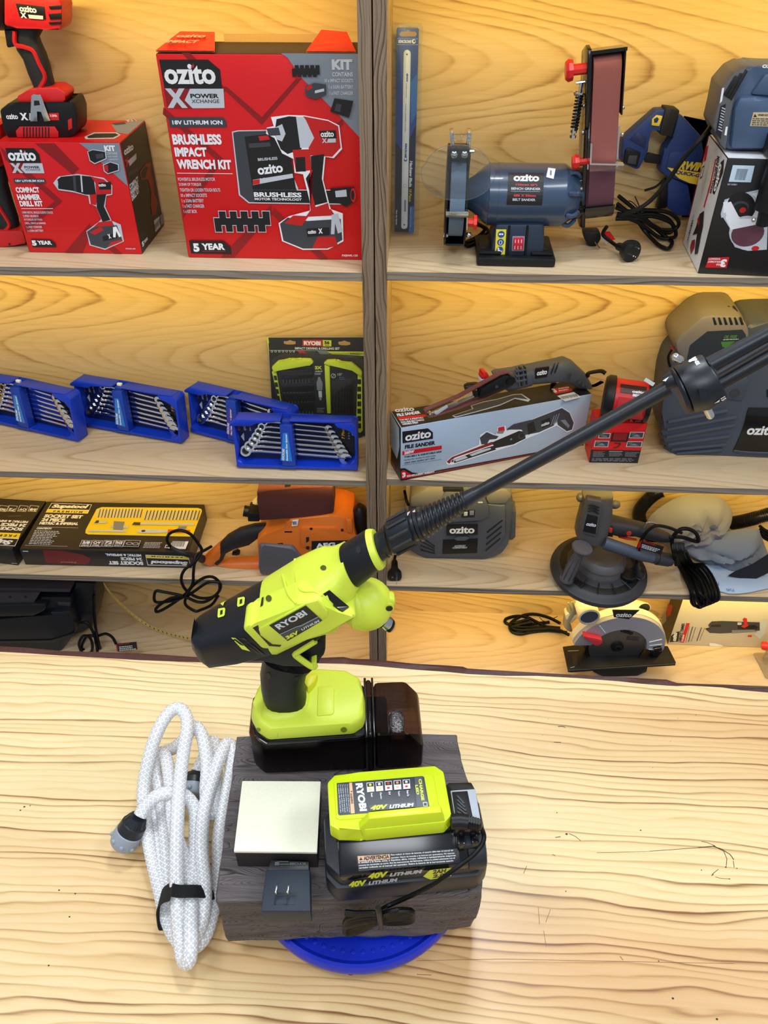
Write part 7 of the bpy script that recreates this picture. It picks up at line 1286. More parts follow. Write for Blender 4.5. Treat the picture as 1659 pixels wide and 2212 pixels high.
b = t.p('motor', 'cream motor housing'); b.loft(fr, [(l1(*a_), l1(*c_), .035) for a_, c_ in (((560, 838), (560, 910)), ((700, 842), (720, 930)), ((800, 870), (805, 925)), ((812, 885), (812, 912)))], SAWC, 14, 2.6, cz=-.09); b.lathe(fr.w(*l1(770, 905), -.055), fr.n, [(0, .016), (.004, .016), (.004, .001)], BLACK, 16)
b = t.p('power_cord', 'black cord tied in a bundle'); kq = lambda l: lies('K', l, zb)
for l in (((1540, 1250, .02), (1440, 1200, .014), (1320, 1172, .01), (1220, 1185, .006), (1140, 1230, .006), (1110, 1270, .006), (1130, 1320, .006), (1200, 1340, .006), (1320, 1320, .006), (1460, 1310, .008), (1600, 1330, .012)),
          ((1540, 1290, .012), (1400, 1280, .012), (1250, 1285, .012), (1150, 1280, .012), (1115, 1265, .01), (1140, 1250, .01), (1250, 1260, .008), (1350, 1250, .01), (1450, 1240, .014)),
          ((1550, 1320, .01), (1450, 1290, .016), (1360, 1250, .014), (1260, 1200, .01), (1170, 1188, .006), (1085, 1210, .006), (1072, 1240, .006), (1110, 1258, .006), (1180, 1240, .012), (1280, 1215, .014)),
          ((1620, 1350, .012), (1500, 1300, .02), (1350, 1300, .016), (1200, 1310, .012), (1130, 1290, .01), (1180, 1265, .014), (1300, 1240, .016))): b.tube(kq(l), .0052, CORD, 7, 6)
b.tube(kq([(1430, 1240, .03), (1390, 1225, .03), (1365, 1200, .03)]), .0012, CORD, 5, 3); b.tube(kq([(1470, 1215, .03), (1500, 1200, .035), (1518, 1192, .035)]), .0012, CORD, 5, 3)
t.done()
# trimmer carton
fr = vert(l1(940, 1172), l1(1560, 1192), zb); w = .30; h = fr.px(*l1(1000, 880))[1]+.02; d = min(.1, SY+SD-fr.o.y-.03)
t = Thing('trimmer_carton', 'off-white carton with sideways print and a trimmer picture beside the circular saw', 'box', fr.at(w/2, 0, -d/2)); CTW = mat('carton_offwhite', (206, 200, 186), .45)
b = t.p('carton'); carton(b, fr, w, h, d, CTW, CBLK, CTW, CTW); p = Pr(b, fr, 'L')
p.g(INK, 1000, 1082, 1025, 1076, 1015, 1150, 952, 1155, 960, 1110); 
def side(s, bl, br, tl, mt, **k): quadtext(p, s, bl, br, tl, mt, **k)
side('ozito', (998, 1148), (1008, 1086), (970, 1146), WHITE, bold=.05); side('LAMINATE TRIMMER', (1036, 1156), (1062, 1020), (1014, 1154), INK, bold=.03); p.g(RED, 1072, 1018, 1098, 1018, 1055, 1157, 1030, 1157); side('710W', (1050, 1152), (1062, 1100), (1036, 1150), WHITE, bold=.03)
for k in range(5): p.n(DGREY, 2+(k % 2)*2, 1068+k*20+(k > 2)*20, 1156-k*3, 1096+k*22+(k > 2)*20, 1040+k*3)
for mt, l in [(DGREY, (1210, 1060, 1240, 1055, 1230, 1030, 1255, 1005, 1330, 1002, 1600, 1012, 1620, 1030, 1600, 1070, 1500, 1082, 1320, 1092, 1240, 1088)), (INK, (1440, 1035, 1560, 1030, 1590, 1045, 1580, 1060, 1440, 1062)), (GREY, (1400, 1068, 1560, 1065, 1580, 1080, 1400, 1092)), (LGREY, (1440, 1012, 1470, 1012, 1468, 1030, 1440, 1030)), (INK, (1250, 1030, 1320, 1028, 1322, 1045, 1250, 1045)), (RED, (1478, 990, 1490, 978, 1508, 985, 1510, 1020, 1520, 1035, 1490, 1052, 1465, 1042, 1490, 1025)), (LGREY, (1600, 1000, 1640, 985, 1650, 1020, 1640, 1090, 1600, 1130, 1560, 1100, 1600, 1070)), (RED, (1515, 1105, 1545, 1104, 1540, 1118, 1515, 1116)), (INK, (1210, 1055, 1240, 1050, 1242, 1062, 1212, 1062))]: p.g(mt, *l)
p = Pr(b, left_of(fr, d), 'L'); p.g(DRED, 940, 880, 975, 890, 960, 960, 925, 980); p.g(GREY, 900, 960, 925, 950, 930, 1000, 895, 1040); p.g(CBLK, 880, 1000, 890, 1000, 890, 1040, 880, 1040)
s = t.p('torn_flap', 'small torn white paper edge'); s.pp(fr, L_(1238, 1160, 1280, 1164, 1330, 1178, 1340, 1186, 1240, 1186), .0008, .0014, WHITE)
t.done()
# clear base with a red knob at the right edge
CLB = clear('clear_base', (250, 248, 244), .08, .12, (215, 210, 200)); t = Thing('router_base', 'clear plastic trimmer base with a red knob at the right edge', 'tool base', atZ(*l1(1640, 1330), zb))
b = t.p('base_plate', 'clear square plate'); pz = Fr((0, 0, zb), (1, 0, 0), (0, 1, 0)); e4 = [pz.px(*p_) for p_ in L_(1553, 1242, 1566, 1236, 1640, 1236, 1790, 1250, 1860, 1420, 1700, 1430, 1640, 1415)]; b.prism(pz, e4, 0, .005, CLB, .0015)
b = t.p('column', 'clear upright'); cc = atZ(*l1(1640, 1300), zb); b.box(Fr(cc+Vector((0, 0, .005)), (1, 0, 0), (0, 1, 0)), -.008, .012, -.012, .012, 0, .06, CLB, .003); cc2 = cc+Vector((.045, 0, .005)); b.lathe(cc2, (0, 0, 1), [(0, .036), (.07, .033), (.07, .03), (0, .033)], CLB, 28)
b = t.p('knob', 'red knob'); kc = atY(*l1(1640, 1180), cc.y+.0); b.lathe(kc+Vector((-.012, 0, 0)), (1, -.2, .2), [(0, .001), (0, .011), (.006, .0135), (.016, .0135), (.02, .007), (.04, .007)], KNOB, 14)
t.done()
# ---------------------------------------------------------------- table: turntable and weathered block
clamp_to()
from mathutils.bvhtree import BVHTree
def bvh(b): return BVHTree.FromPolygons([tuple(v) for v in b.v], b.f)
def hit(bv, x, y, off):
    d = ray(x, y).normalized(); l, n, i, ds = bv.ray_cast(CAM, d)
    if l is None: return None
    if n.dot(d) > 0: n = -n
    return l+n*off
def wpoly(tb, bv, pts, off, mt, div=1):           # print following a curved skin
    P = []
    for i in range(len(pts)):
        a, c_ = pts[i], pts[(i+1) % len(pts)]
        for k in range(div): f_ = k/div; P.append((a[0]+(c_[0]-a[0])*f_, a[1]+(c_[1]-a[1])*f_))
    V = [hit(bv, x, y, off) for x, y in P]; V = [v for v in V if v]
    if len(V) > 2: tb.add(V[::-1], [tuple(range(len(V)))], mt)
def wraised(tb, bv, pts, off, low, mt):
    V = [hit(bv, x, y, off) for x, y in pts]; Lw = [hit(bv, x, y, low) for x, y in pts]
    if None in V or None in Lw: return
    n = len(V); tb.add(V+Lw, [tuple(range(n))]+[(i, (i+1) % n, n+(i+1) % n, n+i) for i in range(n)], mt)
def rod(b, fr, sts, mt, cz=0., n=24, cap=(True, True), sm=True):
    R = []
    for tp, bt in sts:
        a = Vector(fr.px(*tp, cz)); c_ = Vector(fr.px(*bt, cz)); m = (a+c_)/2; h = (a-c_)/2; f_, r = true_half(fr, m, h, 9., 2., cz); h = h.normalized()*(h.length*f_); r = h.length
        R.append([fr.at(m.x+h.x*math.sin(t_), m.y+h.y*math.sin(t_), cz+r*math.cos(t_)) for t_ in [2*math.pi*k/n for k in range(n)]])
    return b.rings(R, mt, cap, sm=sm)
BZ = 1.123; TT = 1.030
TBLU = mat('turntable_blue', (18, 44, 190), .28, mottle=.03)
tc_ = Vector((atZ(770, 1940, 1.03).x, .478, TZ)); t = Thing('turntable', 'round blue plastic turntable under the weathered wooden block', 'turntable', tc_+Vector((0, 0, .0005)))
b = t.p('disc', 'blue disc'); b.lathe(tc_, (0, 0, 1), [(.012, .001), (.012, .124), (.010, .129), (.012, .1325), (.020, .1335), (.0255, .131), (.026, .127), (.0215, .122), (.0215, .001)], TBLU, 72)
b = t.p('stud', 'ring of small blue bumps')
for k in range(64): a_ = 2*math.pi*k/64; b.ball(tc_+Vector((math.cos(a_)*.113, math.sin(a_)*.113, .0215)), .0028, .0028, .002, TBLU, 8, 5)
b = t.p('foot', 'lower ring'); b.lathe(tc_, (0, 0, 1), [(.0005, .001), (.0005, .11), (.012, .112), (.012, .001)], TBLU, 48)
b = t.p('support', 'raised rubber pad'); b.lathe(tc_, (0, 0, 1), [(.0216, .001), (.0216, .07), (TT-TZ, .07), (TT-TZ, .001)], TBLU, 40)
t.done()
WB = wood('weathered_block', (112, 104, 104), (84, 77, 78), (34, 30, 32), rings=46, wob=2.5, rough=.8, seed=5.2, fibre=.9, line=.5)
S_ = lambda *v: q('S', *v)
c4 = [atZ(*p_, BZ) for p_ in [(511, 1590), (756, 1580), (986, 1586), (996, 1640), (1012, 1690), (1030, 1780), (1040, 1860), (1041, 1915), (1036, 1926), (1000, 1932), (880, 1938), (760, 1941), (640, 1945), (520, 1948), (470, 1950), (466, 1940)]]
b = MB(); o2 = [(p_.x, p_.y) for p_ in c4]; ed = []
bm_ = bmesh.new(); N_ = 20
def edgepts(P, n): 
    out = []
    for i in range(len(P)):
        a, c_ = Vector(P[i]), Vector(P[(i+1) % len(P)]); m_ = max(1, int((c_-a).length/.008)); out += [a+(c_-a)*(k/m_) for k in range(m_)]
    return out
E_ = edgepts(o2, 6); lay = [(TT+.001, 1.0, .0014), (TT+.006, 1.003, .0018), (TT+.02, 1.004, .0018), (TT+.032, 1.002, .0022), (TT+.05, 1.004, .0016), (TT+.07, 1.003, .0018), (BZ-.006, 1.003, .0014), (BZ-.002, 1.0, .0008), (BZ, .99, .0003)]
cx_ = sum(p_.x for p_ in E_)/len(E_); cy_ = sum(p_.y for p_ in E_)/len(E_); vv = []; nE = len(E_); rr_ = [[R_.uniform(-1, 1) for _ in E_] for _ in lay]
for j, (zz, s_, am) in enumerate(lay):
    for i, p_ in enumerate(E_):
        k = (rr_[j][i]+rr_[j][i-1]+rr_[j][(i+1) % nE])/3*am*1.6; d_ = Vector((p_.x-cx_, p_.y-cy_)); dl = d_.normalized()
        chip = -.006 if (p_.y < .40 and p_.x > cx_+.118 and zz < TT+.03) else 0
        vv.append((cx_+d_.x*s_+dl.x*(k+chip), cy_+d_.y*s_+dl.y*(k+chip), zz))
ff = [(j*nE+i, j*nE+(i+1) % nE, (j+1)*nE+(i+1) % nE, (j+1)*nE+i) for j in range(len(lay)-1) for i in range(nE)]+[tuple(range(nE))[::-1], tuple((len(lay)-1)*nE+i for i in range(nE))]
b.add(vv, ff, WB)
single('wooden_block', b, 'dark grey weathered wooden block on the blue turntable carrying the lime sprayer', 'wooden block', Vector((cx_, cy_, TT+.001)))
# ---------------------------------------------------------------- lime sprayer gun
O_ = lambda *v: q('O', *v); o1_ = lambda x, y: q1('O', x, y); n1 = lambda x, y: q1('N', x, y); N4 = lambda *v: q('N', *v)
GL = mat('sprayer_lime', (206, 222, 66), .42, mottle=.03); GLB = mat('sprayer_black', (14, 18, 25), .45, spec=.35, bump=.2, bscale=1400); SMK = clear('smoked_plastic', (150, 124, 112), .07, .10, (52, 44, 46), 1.4)
zg = BZ+EPS
fr = vert(o1_(230, 1088), o1_(1495, 1038), zg); LW = fr.px(*o1_(1497, 1038))[0]; gd = .078; gz = -gd/2
t = Thing('spray_gun', 'lime and black cordless pressure sprayer with a long black lance standing on the block', 'sprayer', fr.at(LW*.4, 0, gz))
tf = lambda h: Fr(fr.at(0, h, 0), fr.u, -fr.n)     # plan view at height h: b runs backwards
hb = .064
b = t.p('battery_housing', 'smoked transparent battery housing')
pf = [(.0, .012), (.012, .0), (.13, .0), (.13, gd), (.012, gd), (.0, gd-.012)]
xa = fr.px(*o1_(1080, 900))[0]; xb = fr.px(*o1_(1168, 900))[0]
b.prism(tf(0), [(.0, .014), (.014, .0), (xa, .0), (xa, gd), (.014, gd), (.0, gd-.014)], .0, hb, SMK, .005)
b.prism(tf(0), [(xa+.0005, -.002), (xb-.006, -.002), (xb-.006, gd+.002), (xa+.0005, gd+.002)], .0, hb+.006, SMK, .004); 
b.prism(Fr(fr.at(0, 0, 0), fr.u, fr.v), [(xb-.004, 0), (LW, .0), (LW, .044), (LW-.016, hb+.004), (xb-.004, hb+.004)], -gd, 0, SMK, .006)
s = t.sub(b, 'seam_band', 'dark seam band'); s.prism(tf(0), [(xa-.0015, -.003), (xa+.0015, -.003), (xa+.0015, gd+.003), (xa-.0015, gd+.003)], .0, hb+.007, GLOSSBLK, .0008); s.prism(tf(0), [(xb-.006, -.003), (xb-.0035, -.003), (xb-.0035, gd+.003), (xb-.006, gd+.003)], 0, hb+.007, GLOSSBLK, .0008)
s = t.sub(b, 'inner_core', 'dark inside of the housing'); s.prism(tf(0), [(.012, .012), (xb+.012, .012), (xb+.012, gd-.012), (.012, gd-.012)], .004, hb-.008, mat('core_dark', (30, 32, 42), .5), .004); s.prism(tf(0), [(xb+.014, .018), (LW-.02, .018), (LW-.02, gd-.018), (xb+.014, gd-.018)], .004, hb-.03, mat('core_brown', (62, 50, 48), .5), .004)
s = t.sub(b, 'dark_lip', 'glossy black lip'); lip = [tf(hb).px(*p_, .002) for p_ in O_(218, 700, 240, 610, 320, 560, 1040, 560, 1082, 640, 1085, 780, 1010, 812, 330, 858, 262, 815)]; s.prism(tf(hb), lip, -.002, .003, GLOSSBLK, .002)
b = t.p('foot', 'lime foot')
fh = tf(hb+.003); bk = gd
def foot(h): return [fh.px(*p_, h) for p_ in O_(214, 690, 222, 620, 260, 500, 340, 380, 600, 345, 940, 366, 1045, 425, 1072, 560, 1076, 690, 1060, 740, 985, 790, 345, 836, 262, 780)]
fp = foot(.0); 
b.prism(fh, fp, 0., .02, GL, .007, taper=.95)
b.prism(fh, [fh.px(*p_, .024) for p_ in O_(240, 640, 300, 500, 420, 400, 660, 400, 680, 520, 640, 600, 560, 670, 330, 700)], .012, .026, GL, .01, taper=.8)
b.prism(fh, [fh.px(*p_, .022) for p_ in O_(715, 420, 815, 414, 838, 435, 835, 615, 815, 632, 708, 638)], .018, .0216, GL, .0012)
b.prism(fh, [fh.px(*p_, .02) for p_ in O_(612, 360, 715, 352, 712, 392, 690, 430, 640, 480, 615, 440)], .01, .03, mat('foot_yellow', (226, 222, 40), .42), .006)
bv = bvh(b)
for x, y, r in ((908, 746, 24), (270, 748, 18)): wpoly(b, bv, [o1_(x+r*math.cos(k*.4), y+r*.85*math.sin(k*.4)) for k in range(16)], .0005, mat('screw_well', (116, 124, 32), .5))
wpoly(b, bv, O_(460, 705, 446, 730, 412, 806, 416, 770), .0004, mat('lime_groove', (168, 186, 48), .5)); wpoly(b, bv, O_(690, 685, 760, 795, 745, 798, 680, 690), .0004, _M['lime_groove'])
b = t.p('handle', 'black handle')
b.loft(fr, [(o1_(*a_), o1_(*c_), dd) for a_, c_, dd in (((300, 190), (690, 260), .018), ((292, 250), (640, 300), .019), ((282, 330), (626, 345), .02), ((285, 410), (618, 400), .02), ((300, 480), (632, 470), .021), ((330, 545), (630, 560), .021), ((370, 580), (600, 600), .018))], GLB, 18, 2.6, cz=gz)
bv = bvh(b)
for pts in (((400, 265), (440, 258), (498, 290), (480, 315), (405, 325)), ((322, 325), (350, 320), (366, 350), (350, 368), (325, 345)), ((540, 352), (580, 345), (585, 362), (560, 380), (538, 372))): wpoly(b, bv, [o1_(*p_) for p_ in pts], .0004, INK)
s = t.sub(b, 'grip_inlay', 'rubber grip inlay'); wraised(s, bv, O_(478, 480, 520, 385, 600, 372, 628, 430, 630, 500, 590, 570, 545, 585, 490, 560), .0012, -.001, RUB)
b = t.p('rear_cap', 'black rear cap with lime vents')
st = [((118, 780), (112, 905), .012), ((104, 800), (130, 990), .026), ((112, 765), (205, 1062), .034), ((140, 735), (290, 1100), .039), ((300, 642), (470, 1072), .04), ((500, 530), (722, 1000), .041)]
b.loft(fr, [(n1(*a_), n1(*c_), dd) for a_, c_, dd in st], GLB, 20, 3.6, cz=gz)
b.pp(fr, N4(290, 1100, 470, 1010, 720, 940, 940, 880, 965, 925, 815, 998, 788, 1018, 800, 1045, 895, 1114, 700, 1110, 570, 1052), gz-.024, gz+.024, GLB, .008)
bv = bvh(b)
for pts in (((425, 612), (445, 575), (478, 562), (474, 580), (452, 592), (440, 622)), ((296, 690), (318, 662), (342, 652), (340, 668), (324, 680), (314, 706))): wpoly(b, bv, [n1(*p_) for p_ in pts], .0006, GL)
for x, y in ((432, 680), (302, 752)): wpoly(b, bv, [n1(x+dx, y+dy) for dx, dy in ((-20, -28), (20, -36), (28, -28), (24, 14), (14, 22), (-18, 32), (-24, 22))], .0006, GL); wpoly(b, bv, [n1(x+dx, y+dy) for dx, dy in ((-4, -16), (12, -20), (10, 8), (-6, 14))], .0009, INK)
wpoly(b, bv, N4(368, 912, 396, 915, 440, 950, 495, 1002, 440, 988), .0006, GL, 2)
wpoly(b, bv, N4(430, 915, 455, 912, 560, 1000, 600, 1030, 540, 1018), .0008, mat('sprayer_black_gloss', (22, 28, 38), .25), 2)
b = t.p('body_shell', 'lime body shell')
st = [((500, 530), (722, 1000), .0412), ((522, 508), (740, 1000), .043), ((705, 398), (925, 905), .044), ((715, 388), (935, 900), .0455), ((800, 348), (1040, 868), .0455), ((850, 325), (1120, 845), .044), ((900, 316), (1180, 780), .041), ((985, 316), (1215, 690), .036), ((1050, 294), (1240, 590), .029), ((1068, 284), (1250, 576), .0275)]
b.loft(fr, [(n1(*a_), n1(*c_), dd) for a_, c_, dd in st], GL, 20, 3.4, cz=gz)
b.pp(fr, N4(440, 860, 480, 832, 530, 835, 800, 692, 960, 672, 1060, 760, 1190, 760, 1200, 790, 1000, 862, 920, 905, 720, 998, 570, 992), gz+.012, .006, GL, .004, ref=.006)
b.pp(fr, N4(510, 850, 545, 832, 560, 900, 640, 960, 700, 965, 690, 975, 620, 970), .0055, .0064, INK); b.pp(fr, N4(545, 862, 860, 690, 940, 668, 1010, 745, 1005, 785, 730, 935, 655, 950, 560, 895), .005, .0085, GL, .002, ref=.0085)
s = t.sub(b, 'label', 'black label with silver and lime lettering'); lb = fr.off(.009); s.ppoly(lb, N4(618, 832, 862, 700, 972, 800, 742, 936), .0002, INK); s.ppoly(lb, N4(672, 876, 905, 745, 925, 762, 690, 892), .0003, mat('label_slate', (58, 70, 78), .4)) if 0 else None
p = Pr(s, lb, 'N', .0004); p.g(mat('label_slate', (52, 64, 72), .4), 690, 892, 940, 772, 965, 796, 724, 918)
p.t('RYOBI', 686, 862, 876, 760, 826, mat('label_silver', (200, 208, 214), .4), bold=.04); p.n(LGREY, 3, 690, 892, 800, 842, 830, 836, 945, 776); p.t('36V', 738, 928, 826, 884, 905, LIMEG, bold=.06, shear=.2); p.t('LITHIUM', 838, 868, 958, 806, 855, _M['label_silver'], bold=.03, shear=.2)
bv = bvh(b)
s = t.sub(b, 'window', 'black glossy window'); wraised(s, bv, N4(978, 622, 1018, 597, 1080, 650, 1148, 714, 1105, 745, 1060, 716), .0015, -.002, GLOSSBLK)
b2 = t.sub(b, 'moulding', 'raised lime mouldings'); wraised(b2, bv, N4(950, 600, 1040, 515, 1055, 520, 1060, 555, 1205, 662, 1190, 700, 1160, 730, 1025, 600, 975, 625), .003, -.001, GL)
for l in (((790, 395), (800, 520), (830, 600), (920, 610), (965, 640)), ((720, 390), (708, 500), (745, 620), (800, 690))):
    P_ = [hit(bv, *n1(*p_), .0002) for p_ in l]; P_ = [p_ for p_ in P_ if p_]; b2.tube(P_, .0013, GL, 6, 6)
for x, y, rx_, ry_ in ((980, 452, 20, 17), (618, 655, 20, 22)): wpoly(b2, bv, [n1(x+rx_*math.cos(k*.42), y+ry_*math.sin(k*.42)) for k in range(15)], .0006, mat('screw_well_dark', (70, 78, 22), .5))
wpoly(b2, bv, N4(572, 650, 584, 645, 580, 700, 562, 712), .0006, INK)
b = t.p('pump_head', 'rounded lime pump head'); hc = fr.w(*n1(1262, 690), gz); b.ball(hc, .0278, .0278, .0278, GL, 24, 16); b.loft(fr, [(n1(*a_), n1(*c_), dd) for a_, c_, dd in (((1150, 500), (1180, 850), .026), ((1240, 510), (1260, 860), .027), ((1320, 545), (1330, 832), .026), ((1385, 600), (1370, 800), .02))], GL, 18, 2.4, cz=gz)
b.loft(fr, [(n1(*a_), n1(*c_), dd) for a_, c_, dd in (((1320, 600), (1330, 650), .02), ((1400, 598), (1420, 690), .016), ((1448, 612), (1448, 705), .01), ((1456, 640), (1454, 690), .006))], GL, 14, 2.4, cz=gz); b.loft(fr, [(n1(*a_), n1(*c_), dd) for a_, c_, dd in (((1390, 690), (1385, 745), .012), ((1440, 690), (1435, 740), .008))], GL, 12, 2.4, cz=gz+.006)
b.lathe(fr.w(*n1(1416, 722), gz+.018), fr.n, [(-.004, .005), (-.001, .005), (-.001, .0035), (-.004, .0005)], GL, 14); b.lathe(fr.w(*n1(1416, 722), gz+.0172), fr.n, [(0, .0036), (.0002, .0005)], INK, 12)
b.loft(fr, [(n1(1170, 800), n1(1160, 850), .012), (n1(1215, 800), n1(1225, 850), .009)], GL, 10, 2.4, cz=gz+.01); b.lathe(fr.w(*n1(1198, 836), gz+.021), fr.n, [(-.004, .0045), (0, .0045), (0, .003), (-.003, .0005)], mat('screw_well2', (40, 44, 16), .5), 12)
b = t.p('inlet', 'steel hose inlet with a black ring'); rod(b, fr, [(n1(1408, 752), n1(1318, 838)), (n1(1416, 758), n1(1326, 846))], BLACK, gz); rod(b, fr, [(n1(1412, 765), n1(1340, 830)), (n1(1452, 785), n1(1365, 858)), (n1(1454, 788), n1(1370, 862)), (n1(1452, 792), n1(1376, 862))], mat('zinc', (186, 194, 206), .25, 1.), gz); rod(b, fr, [(n1(1458, 792), n1(1376, 866)), (n1(1466, 800), n1(1388, 874)), (n1(1464, 806), n1(1394, 874))], BLACK, gz); rod(b, fr, [(n1(1466, 806), n1(1396, 874)), (n1(1470, 818), n1(1406, 876)), (n1(1466, 820), n1(1410, 872))], CLEARP, gz)
b = t.p('collar', 'black tapering collar'); rod(b, fr, [(n1(1052, 296), n1(1236, 584)), (n1(1062, 284), n1(1250, 578)), (n1(1228, 186), n1(1386, 468)), (n1(1234, 190), n1(1384, 462))], GLB, gz, 32); bv = bvh(b); wpoly(b, bv, [n1(1212+18*math.cos(k*.42), 332+24*math.sin(k*.42)) for k in range(15)], .0005, INK)
b = t.p('collar_ring', 'lime ring'); rod(b, fr, [(n1(1228, 186), n1(1386, 470)), (n1(1244, 182), n1(1402, 464)), (n1(1276, 184), n1(1414, 448)), (n1(1286, 200), n1(1412, 430))], GL, gz, 32)
k1_ = lambda x, y: q1('K', x, y); h1 = lambda x, y: q1('H', x, y)
b = t.p('nozzle_coupling', 'black ribbed coupling'); LB_ = mat('lance_black', (12, 19, 28), .38, bump=.1, bscale=1500)
rod(b, fr, [(n1(1290, 220), n1(1400, 410)), (n1(1330, 196), n1(1440, 386))], LB_, gz, 24); rod(b, fr, [(k1_(-30, 440), k1_(75, 690)), (k1_(15, 395), k1_(125, 680))], LB_, gz, 24)
rod(b, fr, [(k1_(20, 372), k1_(160, 672)), (k1_(36, 352), k1_(180, 668)), (k1_(205, 262), k1_(340, 588)), (k1_(215, 272), k1_(340, 575))], LB_, gz, 28)
for k in range(10):
    a_ = 2*math.pi*k/10; A_ = Vector(fr.px(*k1_(40, 355), gz)); A2 = Vector(fr.px(*k1_(184, 665), gz)); B_ = Vector(fr.px(*k1_(200, 268), gz)); B2 = Vector(fr.px(*k1_(335, 585), gz))
    def rp(P, Q): m = (P+Q)/2; h = (P-Q)/2; f_, _d = true_half(fr, m, h, 9., 2., gz); h = h*f_; return fr.at(m.x+h.x*math.sin(a_)*1.01, m.y+h.y*math.sin(a_)*1.01, gz+h.length*math.cos(a_)*1.01)
    b.tube([rp(A_, A2), rp(B_, B2)], .0022, LB_, 6)
rod(b, fr, [(k1_(215, 300), k1_(330, 560)), (k1_(250, 285), k1_(365, 545))], LB_, gz, 24); rod(b, fr, [(k1_(250, 268), k1_(392, 558)), (k1_(268, 258), k1_(410, 550)), (k1_(275, 262), k1_(412, 540))], LB_, gz, 28)
for x, y in ((1275-1040, 300), (290, 283)): pass
b = t.p('finned_grip', 'black grip of round fins'); nF = 10
for k in range(nF):
    f_ = k/(nF-1); tp = (330+350*f_, 238-128*f_+4); bt = (440+320*f_, 528-236*f_); dx, dy = 9, -5
    rod(b, fr, [(k1_(tp[0]-dx, tp[1]-dy+4), k1_(bt[0]-dx, bt[1]-dy-4)), (k1_(*tp), k1_(*bt)), (k1_(tp[0]+dx, tp[1]+dy+4), k1_(bt[0]+dx, bt[1]+dy-4))], LB_, gz, 26)
rod(b, fr, [(k1_(280, 300), k1_(385, 520)), (k1_(690, 150), k1_(745, 270))], LB_, gz, 22)
b = t.p('lance', 'long black lance tube'); rod(b, fr, [(k1_(690, 128), k1_(762, 278)), (k1_(770, 92), k1_(836, 218)), (k1_(800, 84), k1_(862, 198)), (k1_(840, 62), k1_(900, 178))], LB_, gz, 24); rod(b, fr, [(k1_(840, 62), k1_(900, 178)), (h1(0, 1150), h1(70, 1276)), (h1(400, 926), h1(470, 1054)), (h1(780, 716), h1(844, 846))], LB_, gz, 26)
b = t.p('nozzle_head', 'black turning nozzle head with white markings'); bh = b
rod(b, fr, [(h1(742, 690), h1(805, 812)), (h1(750, 680), h1(815, 808)), (h1(815, 640), h1(885, 775)), (h1(825, 645), h1(885, 765))], LB_, gz, 26)
rod(b, fr, [(h1(830, 655), h1(960, 900)), (h1(870, 640), h1(990, 880))], LB_, gz, 24)
rod(b, fr, [(h1(818, 612), h1(958, 1030)), (h1(835, 590), h1(985, 1020)), (h1(850, 590), h1(995, 1012))], LB_, gz, 32)
rod(b, fr, [(h1(858, 580), h1(1012, 1012)), (h1(880, 562), h1(1040, 1010)), (h1(925, 530), h1(1160, 990)), (h1(1075, 470), h1(1300, 900)), (h1(1090, 474), h1(1312, 882))], LB_, gz, 36)
for x0, y0, x1, y1 in ((890, 570, 960, 600), (1085, 800, 1120, 850)): 
    pass
bv = bvh(b)
for pts in (((885, 545), (920, 535), (960, 585), (930, 612), (895, 590)), ((1062, 790), (1090, 782), (1122, 835), (1108, 862), (1078, 845))): wraised(b, bv, [h1(*p_) for p_ in pts], .006, -.003, LB_)
s = t.sub(b, 'markings', 'white setting marks')
wpoly(s, bv, [h1(*p_) for p_ in ((760, 722), (812, 690), (785, 728))], .0005, WHITE); wpoly(s, bv, [h1(*p_) for p_ in ((978, 562), (990, 545), (1015, 536), (1042, 536), (1020, 556), (995, 568))], .0005, WHITE); wpoly(s, bv, [h1(*p_) for p_ in ((1195, 915), (1245, 880), (1238, 900))], .0005, WHITE)
def wtext(tb, bv, s_, bl, br, tl, off, mt, **k):
    vs, fs, _ = glyphs(s_, k.get('bold', .03), k.get('shear', 0), 1.); V = []
    for x, y in vs:
        v = hit(bv, bl[0]+(br[0]-bl[0])*x+(tl[0]-bl[0])*y, bl[1]+(br[1]-bl[1])*x+(tl[1]-bl[1])*y, off)
        if v is None: return
        V.append(v)
    tb.add(V, fs, mt)
wtext(s, bv, 'RINSE', h1(1008, 534), h1(1050, 596), h1(1040, 518), .0005, WHITE, bold=.05); wtext(s, bv, '15', h1(1250, 872), h1(1262, 896), h1(1288, 850), .0005, WHITE, bold=.04)
for (x0, y0, x1, y1) in ((868, 522, 905, 545), (1135, 960, 1165, 1020)):
    s = t.sub(b, 'steel_pin', 'steel pin'); pA = fr.w(*h1(x0, y0), gz); pB = fr.w(*h1(x1, y1), gz); s.tube([pA, pB], .0035, STEEL, 10); s.ball(pA, .0035, .0035, .0035, STEEL); s.ball(pB, .0035, .0035, .0035, STEEL)
b = t.p('nozzle_pipe', 'upper black nozzle pipe')
rod(b, fr, [(h1(1120, 520), h1(1225, 640)), (h1(1700, 225), h1(1760, 345)), (h1(1900, 115), h1(1960, 240))], LB_, gz+.004, 22)
b = t.p('nozzle_pipe', 'lower black nozzle pipe'); rod(b, fr, [(h1(1210, 690), h1(1282, 800)), (h1(1700, 405), h1(1770, 530)), (h1(1900, 300), h1(1980, 420))], LB_, gz+.006, 22)
b = t.p('nozzle_pipe', 'rear black nozzle pipe'); rod(b, fr, [(h1(1200, 620), h1(1270, 740)), (h1(1700, 330), h1(1770, 450))], LB_, gz-.03, 18)
b = t.p('coupling_mark', 'white triangles on the coupling'); 
for pts in (((236, 305), (262, 292), (240, 332), (234, 328)), ((280, 295), (302, 278), (304, 300), (284, 302))): b.ppoly(fr, [k1_(x, y) for x, y in pts], gz+.026, WHITE)
